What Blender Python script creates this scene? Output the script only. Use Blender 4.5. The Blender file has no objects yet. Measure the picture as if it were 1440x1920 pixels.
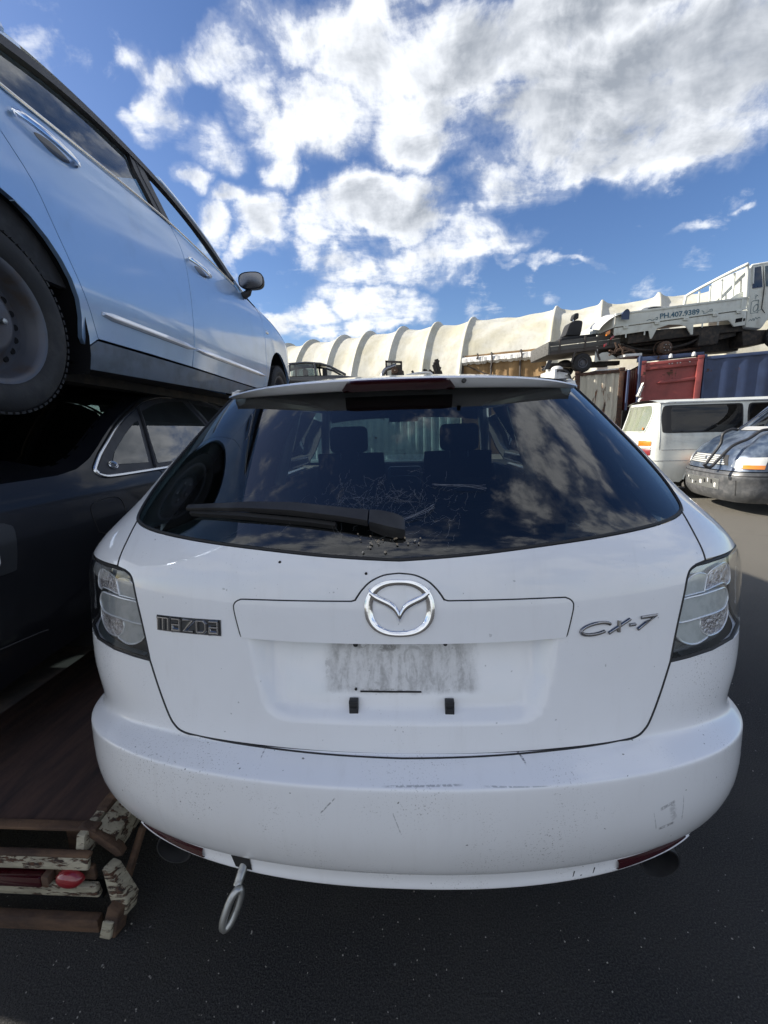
import bpy, bmesh, math, random
import numpy as np
from mathutils import Vector, Matrix

R = math.radians
scene = bpy.context.scene
COL = scene.collection

# ------------------------------------------------------------------ camera
CAM_H, PITCH, ROLL = 1.40, R(11.0), R(1.62)
_F = Vector((0, math.cos(PITCH), -math.sin(PITCH)))
_U = Vector((0, math.sin(PITCH), math.cos(PITCH)))
_X = Vector((1, 0, 0))
_R2 = math.cos(ROLL) * _X - math.sin(ROLL) * _U
_U2 = math.sin(ROLL) * _X + math.cos(ROLL) * _U
cam_data = bpy.data.cameras.new('camera')
cam = bpy.data.objects.new('camera', cam_data)
COL.objects.link(cam)
cam.matrix_world = Matrix(((_R2.x, _U2.x, -_F.x, 0), (_R2.y, _U2.y, -_F.y, 0), (_R2.z, _U2.z, -_F.z, CAM_H), (0, 0, 0, 1)))
cam_data.sensor_width = 36
cam_data.sensor_fit = 'AUTO'
cam_data.lens = 15.0
cam_data.clip_start = 0.02
cam_data.clip_end = 3000
scene.camera = cam

# ------------------------------------------------------------------ sky and sun
SUN_EL, SUN_AZ = R(29), R(-80)        # azimuth clockwise from +Y: the sun stands at the left
sun_dir = Vector((math.cos(SUN_EL) * math.sin(SUN_AZ), math.cos(SUN_EL) * math.cos(SUN_AZ), math.sin(SUN_EL)))
world = bpy.data.worlds.new('World')
scene.world = world
world.use_nodes = True
wn, wl = world.node_tree.nodes, world.node_tree.links
wn.clear()


def wnode(t, **kw):
    n = wn.new(t)
    for k, v in kw.items():
        if hasattr(n, k):
            setattr(n, k, v)
        else:
            n.inputs[k].default_value = v
    return n


def wmath(op, a, b=None, c=None, clamp=False):
    n = wn.new('ShaderNodeMath')
    n.operation = op
    n.use_clamp = clamp
    for i, x in enumerate((a, b, c)):
        if x is None:
            continue
        if isinstance(x, (int, float)):
            n.inputs[i].default_value = x
        else:
            wl.new(x, n.inputs[i])
    return n.outputs[0]


def wmap(x, a, b, c=0.0, d=1.0, smooth=True):
    n = wn.new('ShaderNodeMapRange')
    n.interpolation_type = 'SMOOTHSTEP' if smooth else 'LINEAR'
    n.clamp = True
    wl.new(x, n.inputs[0])
    for i, v in enumerate((a, b, c, d)):
        n.inputs[i + 1].default_value = v
    return n.outputs[0]


sky = wn.new('ShaderNodeTexSky')
sky.sky_type = 'NISHITA'
sky.sun_disc = False
sky.sun_elevation = SUN_EL
sky.sun_rotation = SUN_AZ
sky.altitude = 0
sky.air_density = 1.0
sky.dust_density = 0.7
sky.ozone_density = 3.0
tc = wn.new('ShaderNodeTexCoord')
sep = wn.new('ShaderNodeSeparateXYZ')
wl.new(tc.outputs['Generated'], sep.inputs[0])
dx, dy, dz = sep.outputs
# cloud deck: directions are put on a flat layer overhead, so clouds shrink towards the horizon
hh = wmath('ADD', wmath('MAXIMUM', dz, 0.0), 0.22)
comb = wn.new('ShaderNodeCombineXYZ')
wl.new(wmath('DIVIDE', dx, hh), comb.inputs[0])
wl.new(wmath('DIVIDE', dy, hh), comb.inputs[1])


def wnoise(vec, scale, detail, rough, dist=0.0, off=(0, 0, 0), rot=0.0, stretch=(1, 1, 1)):
    m = wn.new('ShaderNodeMapping')
    m.inputs['Location'].default_value = off
    m.inputs['Rotation'].default_value = (0, 0, rot)
    m.inputs['Scale'].default_value = stretch
    wl.new(vec, m.inputs[0])
    n = wn.new('ShaderNodeTexNoise')
    n.inputs['Scale'].default_value = scale
    n.inputs['Detail'].default_value = detail
    n.inputs['Roughness'].default_value = rough
    n.inputs['Distortion'].default_value = dist
    wl.new(m.outputs[0], n.inputs['Vector'])
    return n.outputs['Fac']


# where the cloud banks stand: (azimuth deg right of north, elevation deg, half-width deg, half-height deg, tilt deg, weight)
BANKS = [
    (30.5, 30.0, 12.2, 6.34, 0, 1.31), (20.7, 30.5, 10.8, 5.95, 0, 1.26), (36.6, 30.3, 8.2, 6.2, 0, 1.31), (17.7, 35.8, 12.9, 4.33, 0, 1.21), (26.2, 25.9, 9.6, 3.49, 0, 1.16), (34.3, 26.5, 6.8, 3.78, 0, 1.16),
    (15.3, 26.5, 7.3, 4.42, 0, 1.11), (6.2, 31.1, 7.2, 4.88, 0, 1.06), (9.2, 35.6, 8.2, 3.78, 0, 1.01), (27.4, 37.7, 17.6, 3.74, 0, 1.26), (6.3, 40.6, 10.0, 2.79, 0, 0.96), (0.2, 35.4, 6.2, 4.65, 0, 0.96),
    (-8.0, 36.9, 6.4, 3.47, 0, 0.92), (-4.9, 31.8, 5.7, 3.94, 0, 0.94), (-12.1, 31.4, 4.0, 3.93, 0, 0.92), (-17.4, 34.1, 5.8, 2.35, 25, 0.98), (-21.6, 30.5, 4.6, 2.15, 40, 0.98), (-22.6, 34.0, 3.0, 2.11, 0, 0.84),
    (-18.2, 28.5, 3.2, 2.79, 0, 0.92), (-11.8, 27.4, 2.3, 2.36, 0, 0.88), (-25.5, 28.6, 2.1, 1.33, 0, 0.72), (-21.2, 25.1, 2.4, 1.5, 20, 0.96), (-1.5, 24.5, 7.6, 3.35, 0, 1.14), (4.9, 23.8, 6.6, 3.82, 0, 1.11),
    (-3.7, 19.2, 5.9, 2.92, 0, 1.06), (2.2, 18.8, 6.0, 2.94, 0, 1.04), (10.6, 21.0, 7.4, 3.44, 0, 1.08), (15.8, 19.8, 4.2, 2.07, 0, 0.94), (-6.7, 24.0, 3.6, 3.0, 0, 0.96), (-12.7, 22.8, 4.2, 3.2, 0, 1.11),
    (-17.0, 24.0, 3.4, 1.58, 0, 0.96), (-19.2, 22.0, 2.4, 2.07, 0, 0.96), (-14.1, 20.1, 3.3, 1.86, 0, 0.96), (-4.6, 15.4, 5.5, 2.49, 0, 1.08), (2.1, 14.9, 6.3, 1.97, 0, 1.04), (-9.9, 13.2, 6.8, 1.81, 0, 1.04),
    (-1.3, 13.3, 4.8, 1.49, 0, 0.96), (-13.8, 13.2, 3.2, 1.58, 0, 0.94), (-6.6, 11.6, 4.8, 0.83, 0, 0.86), (16.5, 17.6, 1.8, 0.66, -10, 0.68), (19.8, 17.2, 2.2, 0.89, -5, 0.74), (24.8, 16.5, 3.2, 0.64, -10, 0.6),
    (33.9, 18.4, 2.8, 0.56, -15, 0.56), (38.0, 18.7, 1.4, 0.39, -15, 0.49), (74, 58, 13, 8, 0, 0.95), (84, 49, 12, 6, 20, 0.92), (62, 48, 14, 7, 0, 0.95), (96, 42, 12, 6, 0, 0.9),
    (-140, 48, 7, 4, 0, 0.9), (-52, 52, 8, 4, 0, 0.85), (20, 50, 24, 8, 0, 1.05), (-14, 46, 14, 6, 0, 0.9), (52, 53, 18, 8, 0, 1.05), (0, 56, 16, 6, 0, 0.85),  # the closing banks, above the frame, are added to brighten the shaded SUV
]
warp = wn.new('ShaderNodeTexNoise')
warp.inputs['Scale'].default_value = 8.0
warp.inputs['Detail'].default_value = 6.0
wl.new(tc.outputs['Generated'], warp.inputs['Vector'])
wsub = wn.new('ShaderNodeVectorMath'); wsub.operation = 'SUBTRACT'
wl.new(warp.outputs['Color'], wsub.inputs[0]); wsub.inputs[1].default_value = (.5, .5, .5)
wsc = wn.new('ShaderNodeVectorMath'); wsc.operation = 'SCALE'
wl.new(wsub.outputs[0], wsc.inputs[0]); wsc.inputs['Scale'].default_value = 0.17
wadd = wn.new('ShaderNodeVectorMath'); wadd.operation = 'ADD'
wl.new(tc.outputs['Generated'], wadd.inputs[0]); wl.new(wsc.outputs[0], wadd.inputs[1])
field = None
for az, el, hw, hh_, tilt, wt in BANKS:
    # rotate the direction so that the bank's centre lies on +Y, then measure it in ellipse units
    m = wn.new('ShaderNodeVectorRotate'); m.rotation_type = 'Z_AXIS'
    m.inputs['Angle'].default_value = R(az)
    wl.new(wadd.outputs[0], m.inputs['Vector'])
    m2 = wn.new('ShaderNodeVectorRotate'); m2.rotation_type = 'X_AXIS'
    m2.inputs['Angle'].default_value = R(-el)
    wl.new(m.outputs[0], m2.inputs['Vector'])
    m3 = wn.new('ShaderNodeVectorRotate'); m3.rotation_type = 'Y_AXIS'
    m3.inputs['Angle'].default_value = R(tilt)
    wl.new(m2.outputs[0], m3.inputs['Vector'])
    mul = wn.new('ShaderNodeVectorMath'); mul.operation = 'MULTIPLY'
    wl.new(m3.outputs[0], mul.inputs[0])
    mul.inputs[1].default_value = (1 / math.sin(R(hw)), 0.0, 1 / math.sin(R(hh_)))
    ln = wn.new('ShaderNodeVectorMath'); ln.operation = 'LENGTH'
    wl.new(mul.outputs[0], ln.inputs[0])
    sp = wn.new('ShaderNodeSeparateXYZ'); wl.new(m3.outputs[0], sp.inputs[0])
    front = wmap(sp.outputs[1], 0.0, 0.2)
    v = wmath('MULTIPLY', wmath('MULTIPLY', wmap(ln.outputs['Value'], 1.35, 0.25), wt), front)
    field = v if field is None else wmath('SMOOTH_MAX', field, v, 0.12)
# elsewhere, out of view, broken cloud goes on, denser to brighten the shaded SUV
away = wmap(dy, 0.30, -0.15)
broken = wmap(wnoise(comb.outputs[0], 0.55, 3, 0.5, 0.4, (3.1, 1.7, 0)), 0.34, 0.50)
broken = wmath('MULTIPLY', broken, wmap(dz, 0.975, 0.90))
field = wmath('MAXIMUM', field, wmath('MULTIPLY', wmath('MULTIPLY', broken, away), 0.95))
gen = tc.outputs['Generated']
n1 = wnoise(gen, 7.0, 9, 0.62, 0.2, (.4, .2, .1))
sunv = sun_dir * 0.022
n1s = wnoise(gen, 7.0, 5, 0.60, 0.2, (.4 + sunv.x, .2 + sunv.y, .1 + sunv.z + .012))
n2 = wnoise(comb.outputs[0], 3.6, 8, 0.64, 0.5, (5, 2, 0), R(35), (1, 1.8, 1))
dens = wmath('ADD', wmath('MULTIPLY', field, 1.0), wmath('ADD', wmath('MULTIPLY', wmath('SUBTRACT', n1, 0.5), 3.0), wmath('MULTIPLY', wmath('SUBTRACT', n2, 0.5), 1.7)))
cover = wmath('MAXIMUM', wmap(dens, 0.34, 1.12), wmath('MULTIPLY', wmath('MULTIPLY', wmap(dens, 0.05, 0.85), wmap(field, 0.12, 0.55)), 0.30))
thick = wmap(wmath('ADD', wmath('MULTIPLY', field, 0.9), wmath('MULTIPLY', wmath('SUBTRACT', n2, 0.5), 0.9)), 0.70, 1.25)
low = wmap(dz, 0.27, 0.46)
relief = wmath('MULTIPLY', wmath('SUBTRACT', n1s, n1), 5.0)
thick = wmath('MULTIPLY', wmath('MULTIPLY', thick, low), wmap(n1, 0.30, 0.66, 0.52, 1.0))
thick = wmath('ADD', thick, wmath('MULTIPLY', relief, 0.55), None, True)
ccol = wn.new('ShaderNodeMix'); ccol.data_type = 'RGBA'
wl.new(thick, ccol.inputs[0])
CLOUD_WHITE, CLOUD_GREY = (3.25, 3.35, 3.5, 1), (1.15, 1.27, 1.45, 1)
ccol.inputs[6].default_value = CLOUD_WHITE
ccol.inputs[7].default_value = CLOUD_GREY
hs = wn.new('ShaderNodeHueSaturation')
hs.inputs['Saturation'].default_value = 1.15
hs.inputs['Hue'].default_value = 0.510
hs.inputs['Value'].default_value = 0.46
wl.new(sky.outputs[0], hs.inputs['Color'])
mixc = wn.new('ShaderNodeMix'); mixc.data_type = 'RGBA'
wl.new(wmath('MULTIPLY', cover, 0.96), mixc.inputs[0])
wl.new(hs.outputs[0], mixc.inputs[6])
wl.new(ccol.outputs[2], mixc.inputs[7])
bg = wn.new('ShaderNodeBackground')
bg.inputs['Strength'].default_value = 0.078
wl.new(mixc.outputs[2], bg.inputs['Color'])
wo = wn.new('ShaderNodeOutputWorld')
wl.new(bg.outputs[0], wo.inputs[0])

sun_data = bpy.data.lights.new('sun', 'SUN')
sun_data.energy = 2.0
sun_data.angle = R(0.55)
sun_data.color = (1.0, 0.93, 0.82)
sun = bpy.data.objects.new('sun', sun_data)
COL.objects.link(sun)
sun.location = sun_dir * 50
sun.rotation_euler = sun_dir.to_track_quat('Z', 'Y').to_euler()

scene.view_settings.view_transform = 'Standard'
scene.view_settings.look = 'None'
scene.view_settings.exposure = 2.1
scene.view_settings.gamma = 1.0
scene.view_settings.use_curve_mapping = False
scene.render.engine = 'CYCLES'
scene.cycles.max_bounces = 8
scene.cycles.transparent_max_bounces = 12
scene.cycles.use_denoising = True
rng = random.Random(7)

# ------------------------------------------------------------------ helpers
def spline(xs, ys):
    xs = np.asarray(xs, float); ys = np.asarray(ys, float); n = len(xs)
    h = np.diff(xs); A = np.zeros((n, n)); b = np.zeros(n)
    A[0, 0] = A[-1, -1] = 1
    for i in range(1, n - 1):
        A[i, i - 1] = h[i - 1]; A[i, i] = 2 * (h[i - 1] + h[i]); A[i, i + 1] = h[i]
        b[i] = 6 * ((ys[i + 1] - ys[i]) / h[i] - (ys[i] - ys[i - 1]) / h[i - 1])
    Mm = np.linalg.solve(A, b)

    def f(x):
        x = np.asarray(x, float); i = np.clip(np.searchsorted(xs, x) - 1, 0, n - 2)
        t = x - xs[i]; s = xs[i + 1] - x; hq = h[i]
        r = (Mm[i] * s ** 3 + Mm[i + 1] * t ** 3) / (6 * hq) + (ys[i] / hq - Mm[i] * hq / 6) * s + (ys[i + 1] / hq - Mm[i + 1] * hq / 6) * t
        d0 = (ys[1] - ys[0]) / h[0] - h[0] * (2 * Mm[0] + Mm[1]) / 6
        d1 = (ys[-1] - ys[-2]) / h[-1] + h[-1] * (Mm[-2] + 2 * Mm[-1]) / 6
        r = np.where(x < xs[0], ys[0] + (x - xs[0]) * d0, r)
        return np.where(x > xs[-1], ys[-1] + (x - xs[-1]) * d1, r)
    return f


def lerp_tab(xs, ys):
    return lambda x: np.interp(x, xs, ys)


def sstep(x, a, b):
    t = np.clip((np.asarray(x, float) - a) / (b - a), 0, 1)
    return t * t * (3 - 2 * t)


def curve(pts, n=6, closed=False):
    """Catmull-Rom samples through the points (open unless closed)"""
    P = [np.asarray(p, float) for p in pts]
    m = len(P)
    out = []
    rngs = range(m) if closed else range(m - 1)
    for i in rngs:
        p1, p2 = P[i], P[(i + 1) % m]
        p0 = P[i - 1] if (closed or i > 0) else 2 * p1 - p2
        p3 = P[(i + 2) % m] if (closed or i + 2 < m) else 2 * p2 - p1
        for k in range(n):
            t = k / n
            out.append(0.5 * ((2 * p1) + (-p0 + p2) * t + (2 * p0 - 5 * p1 + 4 * p2 - p3) * t * t + (-p0 + 3 * p1 - 3 * p2 + p3) * t ** 3))
    if not closed:
        out.append(P[-1])
    return [tuple(p) for p in out]


def area2(poly):
    return sum(poly[i][0] * poly[(i + 1) % len(poly)][1] - poly[(i + 1) % len(poly)][0] * poly[i][1] for i in range(len(poly)))


def inset(poly, d, sx=1.0):
    """shift every vertex inwards by d (sx: metres per unit of the first coordinate)"""
    P = [np.array((p[0] * sx, p[1])) for p in poly]
    if area2(P) < 0:
        P.reverse()
    out = []
    n = len(P)
    for i in range(n):
        a, b, c = P[i - 1], P[i], P[(i + 1) % n]
        e1, e2 = b - a, c - b
        e1 = e1 / (np.linalg.norm(e1) + 1e-12); e2 = e2 / (np.linalg.norm(e2) + 1e-12)
        n1, n2 = np.array((-e1[1], e1[0])), np.array((-e2[1], e2[0]))
        m = n1 + n2
        m = m / (np.linalg.norm(m) + 1e-12)
        k = d / max(0.45, float(m @ n1))
        q = b + m * k
        out.append((q[0] / sx, q[1]))
    return out


def mirror(poly):
    return [(-p[0], p[1]) for p in reversed(poly)]


def finish(me, ob, auto=35):
    me.polygons.foreach_set('use_smooth', [True] * len(me.polygons))
    if auto is not None:
        me.set_sharp_from_angle(angle=R(auto))


def link(name, me, parent=None):
    o = bpy.data.objects.new(name, me)
    COL.objects.link(o)
    if parent is not None:
        o.parent = parent
    return o


def tag(o, label, cat, group=None, kind=None):
    if label: o['label'] = label
    if cat: o['category'] = cat
    if group: o['group'] = group
    if kind: o['kind'] = kind
    return o


def thing(name, label, cat, mat4=None, group=None):
    o = bpy.data.objects.new(name, None)
    o.empty_display_size = 0.1
    COL.objects.link(o)
    if mat4 is not None:
        o.matrix_world = mat4
    return tag(o, label, cat, group)


class MB:
    def __init__(self):
        self.v, self.f, self.mi = [], [], []
        self.cur = 0

    def add(self, vs, fs):
        o = len(self.v)
        self.v.extend([tuple(float(c) for c in p) for p in vs])
        for f in fs:
            self.f.append(tuple(i + o for i in f)); self.mi.append(self.cur)
        return self

    def box(self, c, s, rot=None):
        vs = []
        for sx in (-.5, .5):
            for sy in (-.5, .5):
                for sz in (-.5, .5):
                    p = Vector((sx * s[0], sy * s[1], sz * s[2]))
                    if rot is not None: p = rot @ p
                    vs.append((p[0] + c[0], p[1] + c[1], p[2] + c[2]))
        return self.add(vs, [(0, 1, 3, 2), (4, 6, 7, 5), (0, 4, 5, 1), (2, 3, 7, 6), (0, 2, 6, 4), (1, 5, 7, 3)])

    def bar(self, a, b, w, h=None, up=(0, 0, 1)):
        a, b = Vector(a), Vector(b)
        d = b - a
        h = h or w
        z = d.normalized(); x = Vector(up).cross(z)
        if x.length < 1e-4: x = Vector((1, 0, 0)).cross(z)
        x.normalize(); y = z.cross(x)
        return self.box((a + b) / 2, (w, h, d.length), Matrix((x, y, z)).transposed())

    def tube(self, pts, r, n=8, caps=True, closed=False):
        P = [Vector(p) for p in pts]
        m = len(P)
        rr = [r] * m if isinstance(r, (int, float)) else list(r)
        vs = []
        prev = None
        for i in range(m):
            if closed: t = P[(i + 1) % m] - P[i - 1]
            else: t = P[min(i + 1, m - 1)] - P[max(i - 1, 0)]
            t.normalize()
            if prev is None:
                x = t.cross(Vector((0, 0, 1)))
                if x.length < 1e-3: x = t.cross(Vector((0, 1, 0)))
            else:
                x = prev - t * prev.dot(t)
            x.normalize(); prev = x; y = t.cross(x)
            for k in range(n):
                a = 2 * math.pi * k / n
                vs.append(P[i] + (x * math.cos(a) + y * math.sin(a)) * rr[i])
        fs = []
        for i in range(m if closed else m - 1):
            j = (i + 1) % m
            for k in range(n):
                fs.append((i * n + k, i * n + (k + 1) % n, j * n + (k + 1) % n, j * n + k))
        if caps and not closed:
            fs.append(tuple(range(n - 1, -1, -1))); fs.append(tuple((m - 1) * n + k for k in range(n)))
        return self.add(vs, fs)

    def lathe(self, prof, n=32, axis='x', c=(0, 0, 0), closed=False):
        """prof: (radius, distance along the axis)"""
        vs = []
        for r, h in prof:
            for k in range(n):
                a = 2 * math.pi * k / n
                p = (h, r * math.cos(a), r * math.sin(a)) if axis == 'x' else ((r * math.cos(a), h, r * math.sin(a)) if axis == 'y' else (r * math.cos(a), r * math.sin(a), h))
                vs.append((p[0] + c[0], p[1] + c[1], p[2] + c[2]))
        m = len(prof)
        fs = []
        for i in range(m if closed else m - 1):
            j = (i + 1) % m
            for k in range(n):
                fs.append((i * n + k, i * n + (k + 1) % n, j * n + (k + 1) % n, j * n + k))
        return self.add(vs, fs)

    def grid(self, G, flip=False, closed_u=False):
        """G[i][j] points"""
        nu, nv = len(G), len(G[0])
        vs = [p for row in G for p in row]
        fs = []
        for i in range(nu if closed_u else nu - 1):
            k = (i + 1) % nu
            for j in range(nv - 1):
                q = (i * nv + j, i * nv + j + 1, k * nv + j + 1, k * nv + j)
                fs.append(q[::-1] if flip else q)
        return self.add(vs, fs)

    def prism(self, poly, F0, F1):
        """two copies of a polygon (mapped by F0 and F1) joined by walls"""
        n = len(poly)
        vs = [F0(*p) for p in poly] + [F1(*p) for p in poly]
        fs = [tuple(range(n)), tuple(range(2 * n - 1, n - 1, -1))]
        fs += [(i, n + i, n + (i + 1) % n, (i + 1) % n) for i in range(n)]
        return self.add(vs, fs)

    def build(self, name, mats, parent=None, bevel=0.0, auto=35, seg=2):
        bm = bmesh.new()
        vv = [bm.verts.new(p) for p in self.v]
        for f, mi in zip(self.f, self.mi):
            try:
                q = bm.faces.new([vv[i] for i in f]); q.material_index = mi
            except ValueError:
                pass
        bmesh.ops.recalc_face_normals(bm, faces=bm.faces)
        if bevel > 0:
            es = [e for e in bm.edges if len(e.link_faces) == 2 and e.calc_face_angle(0) > R(30)]
            if es:
                bmesh.ops.bevel(bm, geom=es, offset=bevel, offset_type='OFFSET', segments=seg, profile=0.5, affect='EDGES', clamp_overlap=True)
        me = bpy.data.meshes.new(name)
        bm.to_mesh(me); bm.free()
        for m in (mats if isinstance(mats, (list, tuple)) else [mats]):
            me.materials.append(m)
        o = link(name, me, parent)
        finish(me, o, auto)
        return o


def panel(name, poly, F, mat, parent, lines=(40, 40), depth=0.012, off=0.0, out=(0, 0, 1), centre=(0, 2, .8), rim=True, roll=0.0):
    """a sheet filling a polygon in parameter space, laid on the surface F, with its edge turned in by depth"""
    bm = bmesh.new()
    vs = [bm.verts.new((p[0], p[1], 0)) for p in poly]
    f = bm.faces.new(vs)
    us, ws = [p[0] for p in poly], [p[1] for p in poly]
    for ax, (lo, hi, n) in enumerate(((min(us), max(us), lines[0]), (min(ws), max(ws), lines[1]))):
        for k in range(1, n):
            c = lo + (hi - lo) * k / n + 1.3e-6
            co = (c, 0, 0) if ax == 0 else (0, c, 0)
            no = (1, 0, 0) if ax == 0 else (0, 1, 0)
            bmesh.ops.bisect_plane(bm, geom=bm.verts[:] + bm.edges[:] + bm.faces[:], dist=1e-7, plane_co=co, plane_no=no)
    bm.verts.index_update()
    pq = np.array([(v.co.x, v.co.y) for v in bm.verts])
    e = 1e-4

    def ev(p, q):
        r = F(p, q)
        return np.stack([np.broadcast_to(np.asarray(c, float), p.shape) for c in r], -1) if isinstance(r, tuple) else r
    P = ev(pq[:, 0], pq[:, 1])
    du = ev(pq[:, 0] + e, pq[:, 1]) - ev(pq[:, 0] - e, pq[:, 1])
    dv = ev(pq[:, 0], pq[:, 1] + e) - ev(pq[:, 0], pq[:, 1] - e)
    N = np.cross(du, dv)
    N /= np.linalg.norm(N, axis=1)[:, None] + 1e-12
    s = np.sum(N * (P - np.array(centre)), axis=1)
    if np.median(s) < 0:
        N = -N
    top = P + N * off
    faces = [[v.index for v in fc.verts] for fc in bm.faces]
    bnd = [(ed.verts[0].index, ed.verts[1].index) for ed in bm.edges if len(ed.link_faces) == 1]
    bm.free()
    # face winding must agree with N
    fl = []
    for fc in faces:
        a = top[fc]
        nn = np.zeros(3)
        for i in range(1, len(fc) - 1):
            nn += np.cross(a[i] - a[0], a[i + 1] - a[0])
        fl.append(fc if nn @ N[fc[0]] >= 0 else fc[::-1])
    verts = [tuple(p) for p in top]
    norms = [tuple(p) for p in N]
    if rim:
        ids = sorted({i for b in bnd for i in b})
        mp = {}
        ctr = top.mean(axis=0)
        nb = {i: np.zeros(3) for i in ids}
        for a, b in bnd:
            t = top[b] - top[a]
            q = np.cross(t, N[a]); q /= np.linalg.norm(q) + 1e-12
            # outward = away from the face that owns the edge
            own = next(fc for fc in fl if a in fc and b in fc)
            if q @ (top[own].mean(axis=0) - top[a]) > 0: q = -q
            nb[a] += q; nb[b] += q
        for i in ids:
            q = nb[i] / (np.linalg.norm(nb[i]) + 1e-12)
            k0 = len(verts)
            verts.append(tuple(top[i])); norms.append(tuple((N[i] + q) / np.linalg.norm(N[i] + q + 1e-9)))
            verts.append(tuple(top[i] - N[i] * min(depth, 0.0025) + q * 0.0008)); norms.append(tuple(q))
            verts.append(tuple(top[i] - N[i] * depth)); norms.append(tuple(q))
            mp[i] = k0
        for a, b in bnd:
            for k in (0, 1):
                q4 = [mp[a] + k, mp[b] + k, mp[b] + k + 1, mp[a] + k + 1]
                p4 = [np.array(verts[i]) for i in q4]
                nn = np.cross(p4[1] - p4[0], p4[2] - p4[0])
                fl.append(q4 if nn @ np.array(norms[mp[a] + 1]) >= 0 else q4[::-1])
    me = bpy.data.meshes.new(name)
    me.from_pydata(verts, [], fl)
    me.materials.append(mat)
    me.polygons.foreach_set('use_smooth', [True] * len(me.polygons))
    me.update()
    me.normals_split_custom_set_from_vertices(norms)
    return link(name, me, parent)


def ribbon(mb, pts, w, h, F, closed=False, taper=None):
    """flat stroke with sloping shoulders, laid on the surface F(u, v, lift); pts in surface metres"""
    P = [np.array(p, float) for p in pts]
    n = len(P)
    L, Rr = [], []
    for i in range(n):
        a = P[i - 1] if (i > 0 or closed) else P[i]
        b = P[(i + 1) % n] if (i < n - 1 or closed) else P[i]
        t = b - a; t /= np.linalg.norm(t) + 1e-12
        nn = np.array((-t[1], t[0]))
        k = 1.0
        if (0 < i < n - 1) or closed:
            t1 = P[i] - P[i - 1]; t1 /= np.linalg.norm(t1) + 1e-12
            k = 1 / max(0.5, abs(nn @ np.array((-t1[1], t1[0]))))
        ww = w[i] if isinstance(w, (list, tuple)) else w
        L.append(P[i] + nn * ww / 2 * k); Rr.append(P[i] - nn * ww / 2 * k)
    rows = []
    for i in range(n):
        m = (L[i] + Rr[i]) / 2
        l2, r2 = m + (L[i] - m) * .62, m + (Rr[i] - m) * .62
        rows.append([F(*L[i], 0), F(*L[i], h * .55), F(*l2, h), F(*r2, h), F(*Rr[i], h * .55), F(*Rr[i], 0)])
    mb.grid(rows, closed_u=closed)
    if not closed:
        o = len(mb.v) - 6 * n
        mb.f.append(tuple(o + k for k in range(6))); mb.mi.append(mb.cur)
        mb.f.append(tuple(o + 6 * (n - 1) + k for k in range(5, -1, -1))); mb.mi.append(mb.cur)


def pose(th, lat, along, z0, pitch=0.0):
    """frame whose +Y points th to the right of the view; pitch > 0 is nose down"""
    c, s = math.cos(th), math.sin(th)
    m = Matrix(((c, s, 0, c * lat + s * along), (-s, c, 0, -s * lat + c * along), (0, 0, 1, z0), (0, 0, 0, 1)))
    return m @ Matrix.Rotation(-pitch, 4, 'X')


def copy_tree(o, parent=None):
    c = o.copy(); COL.objects.link(c)
    c.parent = parent
    for ch in list(o.children):
        copy_tree(ch, c)
    return c

# ------------------------------------------------------------------ materials
def new_mat(name):
    m = bpy.data.materials.new(name)
    m.use_nodes = True
    nt = m.node_tree
    b = nt.nodes['Principled BSDF']
    return m, nt, b


def N(nt, t, **kw):
    n = nt.nodes.new(t)
    for k, v in kw.items():
        if hasattr(n, k): setattr(n, k, v)
        else: n.inputs[k].default_value = v
    return n


def nmath(nt, op, a, b=None, clamp=False):
    n = nt.nodes.new('ShaderNodeMath'); n.operation = op; n.use_clamp = clamp
    for i, x in enumerate((a, b)):
        if x is None: continue
        if isinstance(x, (int, float)): n.inputs[i].default_value = x
        else: nt.links.new(x, n.inputs[i])
    return n.outputs[0]


def nmap(nt, x, a, b, c=0.0, d=1.0, smooth=True):
    n = nt.nodes.new('ShaderNodeMapRange'); n.clamp = True
    n.interpolation_type = 'SMOOTHSTEP' if smooth else 'LINEAR'
    nt.links.new(x, n.inputs[0])
    for i, v in enumerate((a, b, c, d)): n.inputs[i + 1].default_value = v
    return n.outputs[0]


def nnoise(nt, scale, detail=4, rough=.55, dist=0, stretch=(1, 1, 1), rot=(0, 0, 0), off=(0, 0, 0)):
    t = nt.nodes.new('ShaderNodeTexCoord')
    m = nt.nodes.new('ShaderNodeMapping')
    m.inputs['Scale'].default_value = stretch; m.inputs['Rotation'].default_value = rot; m.inputs['Location'].default_value = off
    nt.links.new(t.outputs['Object'], m.inputs[0])
    n = nt.nodes.new('ShaderNodeTexNoise')
    for k, v in (('Scale', scale), ('Detail', detail), ('Roughness', rough), ('Distortion', dist)): n.inputs[k].default_value = v
    nt.links.new(m.outputs[0], n.inputs['Vector'])
    return n.outputs['Fac']


def nmix(nt, fac, a, b):
    n = nt.nodes.new('ShaderNodeMix'); n.data_type = 'RGBA'
    for i, x in ((0, fac), (6, a), (7, b)):
        if isinstance(x, (int, float)): n.inputs[i].default_value = x
        elif isinstance(x, tuple): n.inputs[i].default_value = (*x, 1) if len(x) == 3 else x
        else: nt.links.new(x, n.inputs[i])
    return n.outputs[2]


def nbump(nt, b, h, strength=.3, dist=.01):
    n = nt.nodes.new('ShaderNodeBump')
    n.inputs['Strength'].default_value = strength; n.inputs['Distance'].default_value = dist
    nt.links.new(h, n.inputs['Height']); nt.links.new(n.outputs[0], b.inputs['Normal'])


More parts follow.
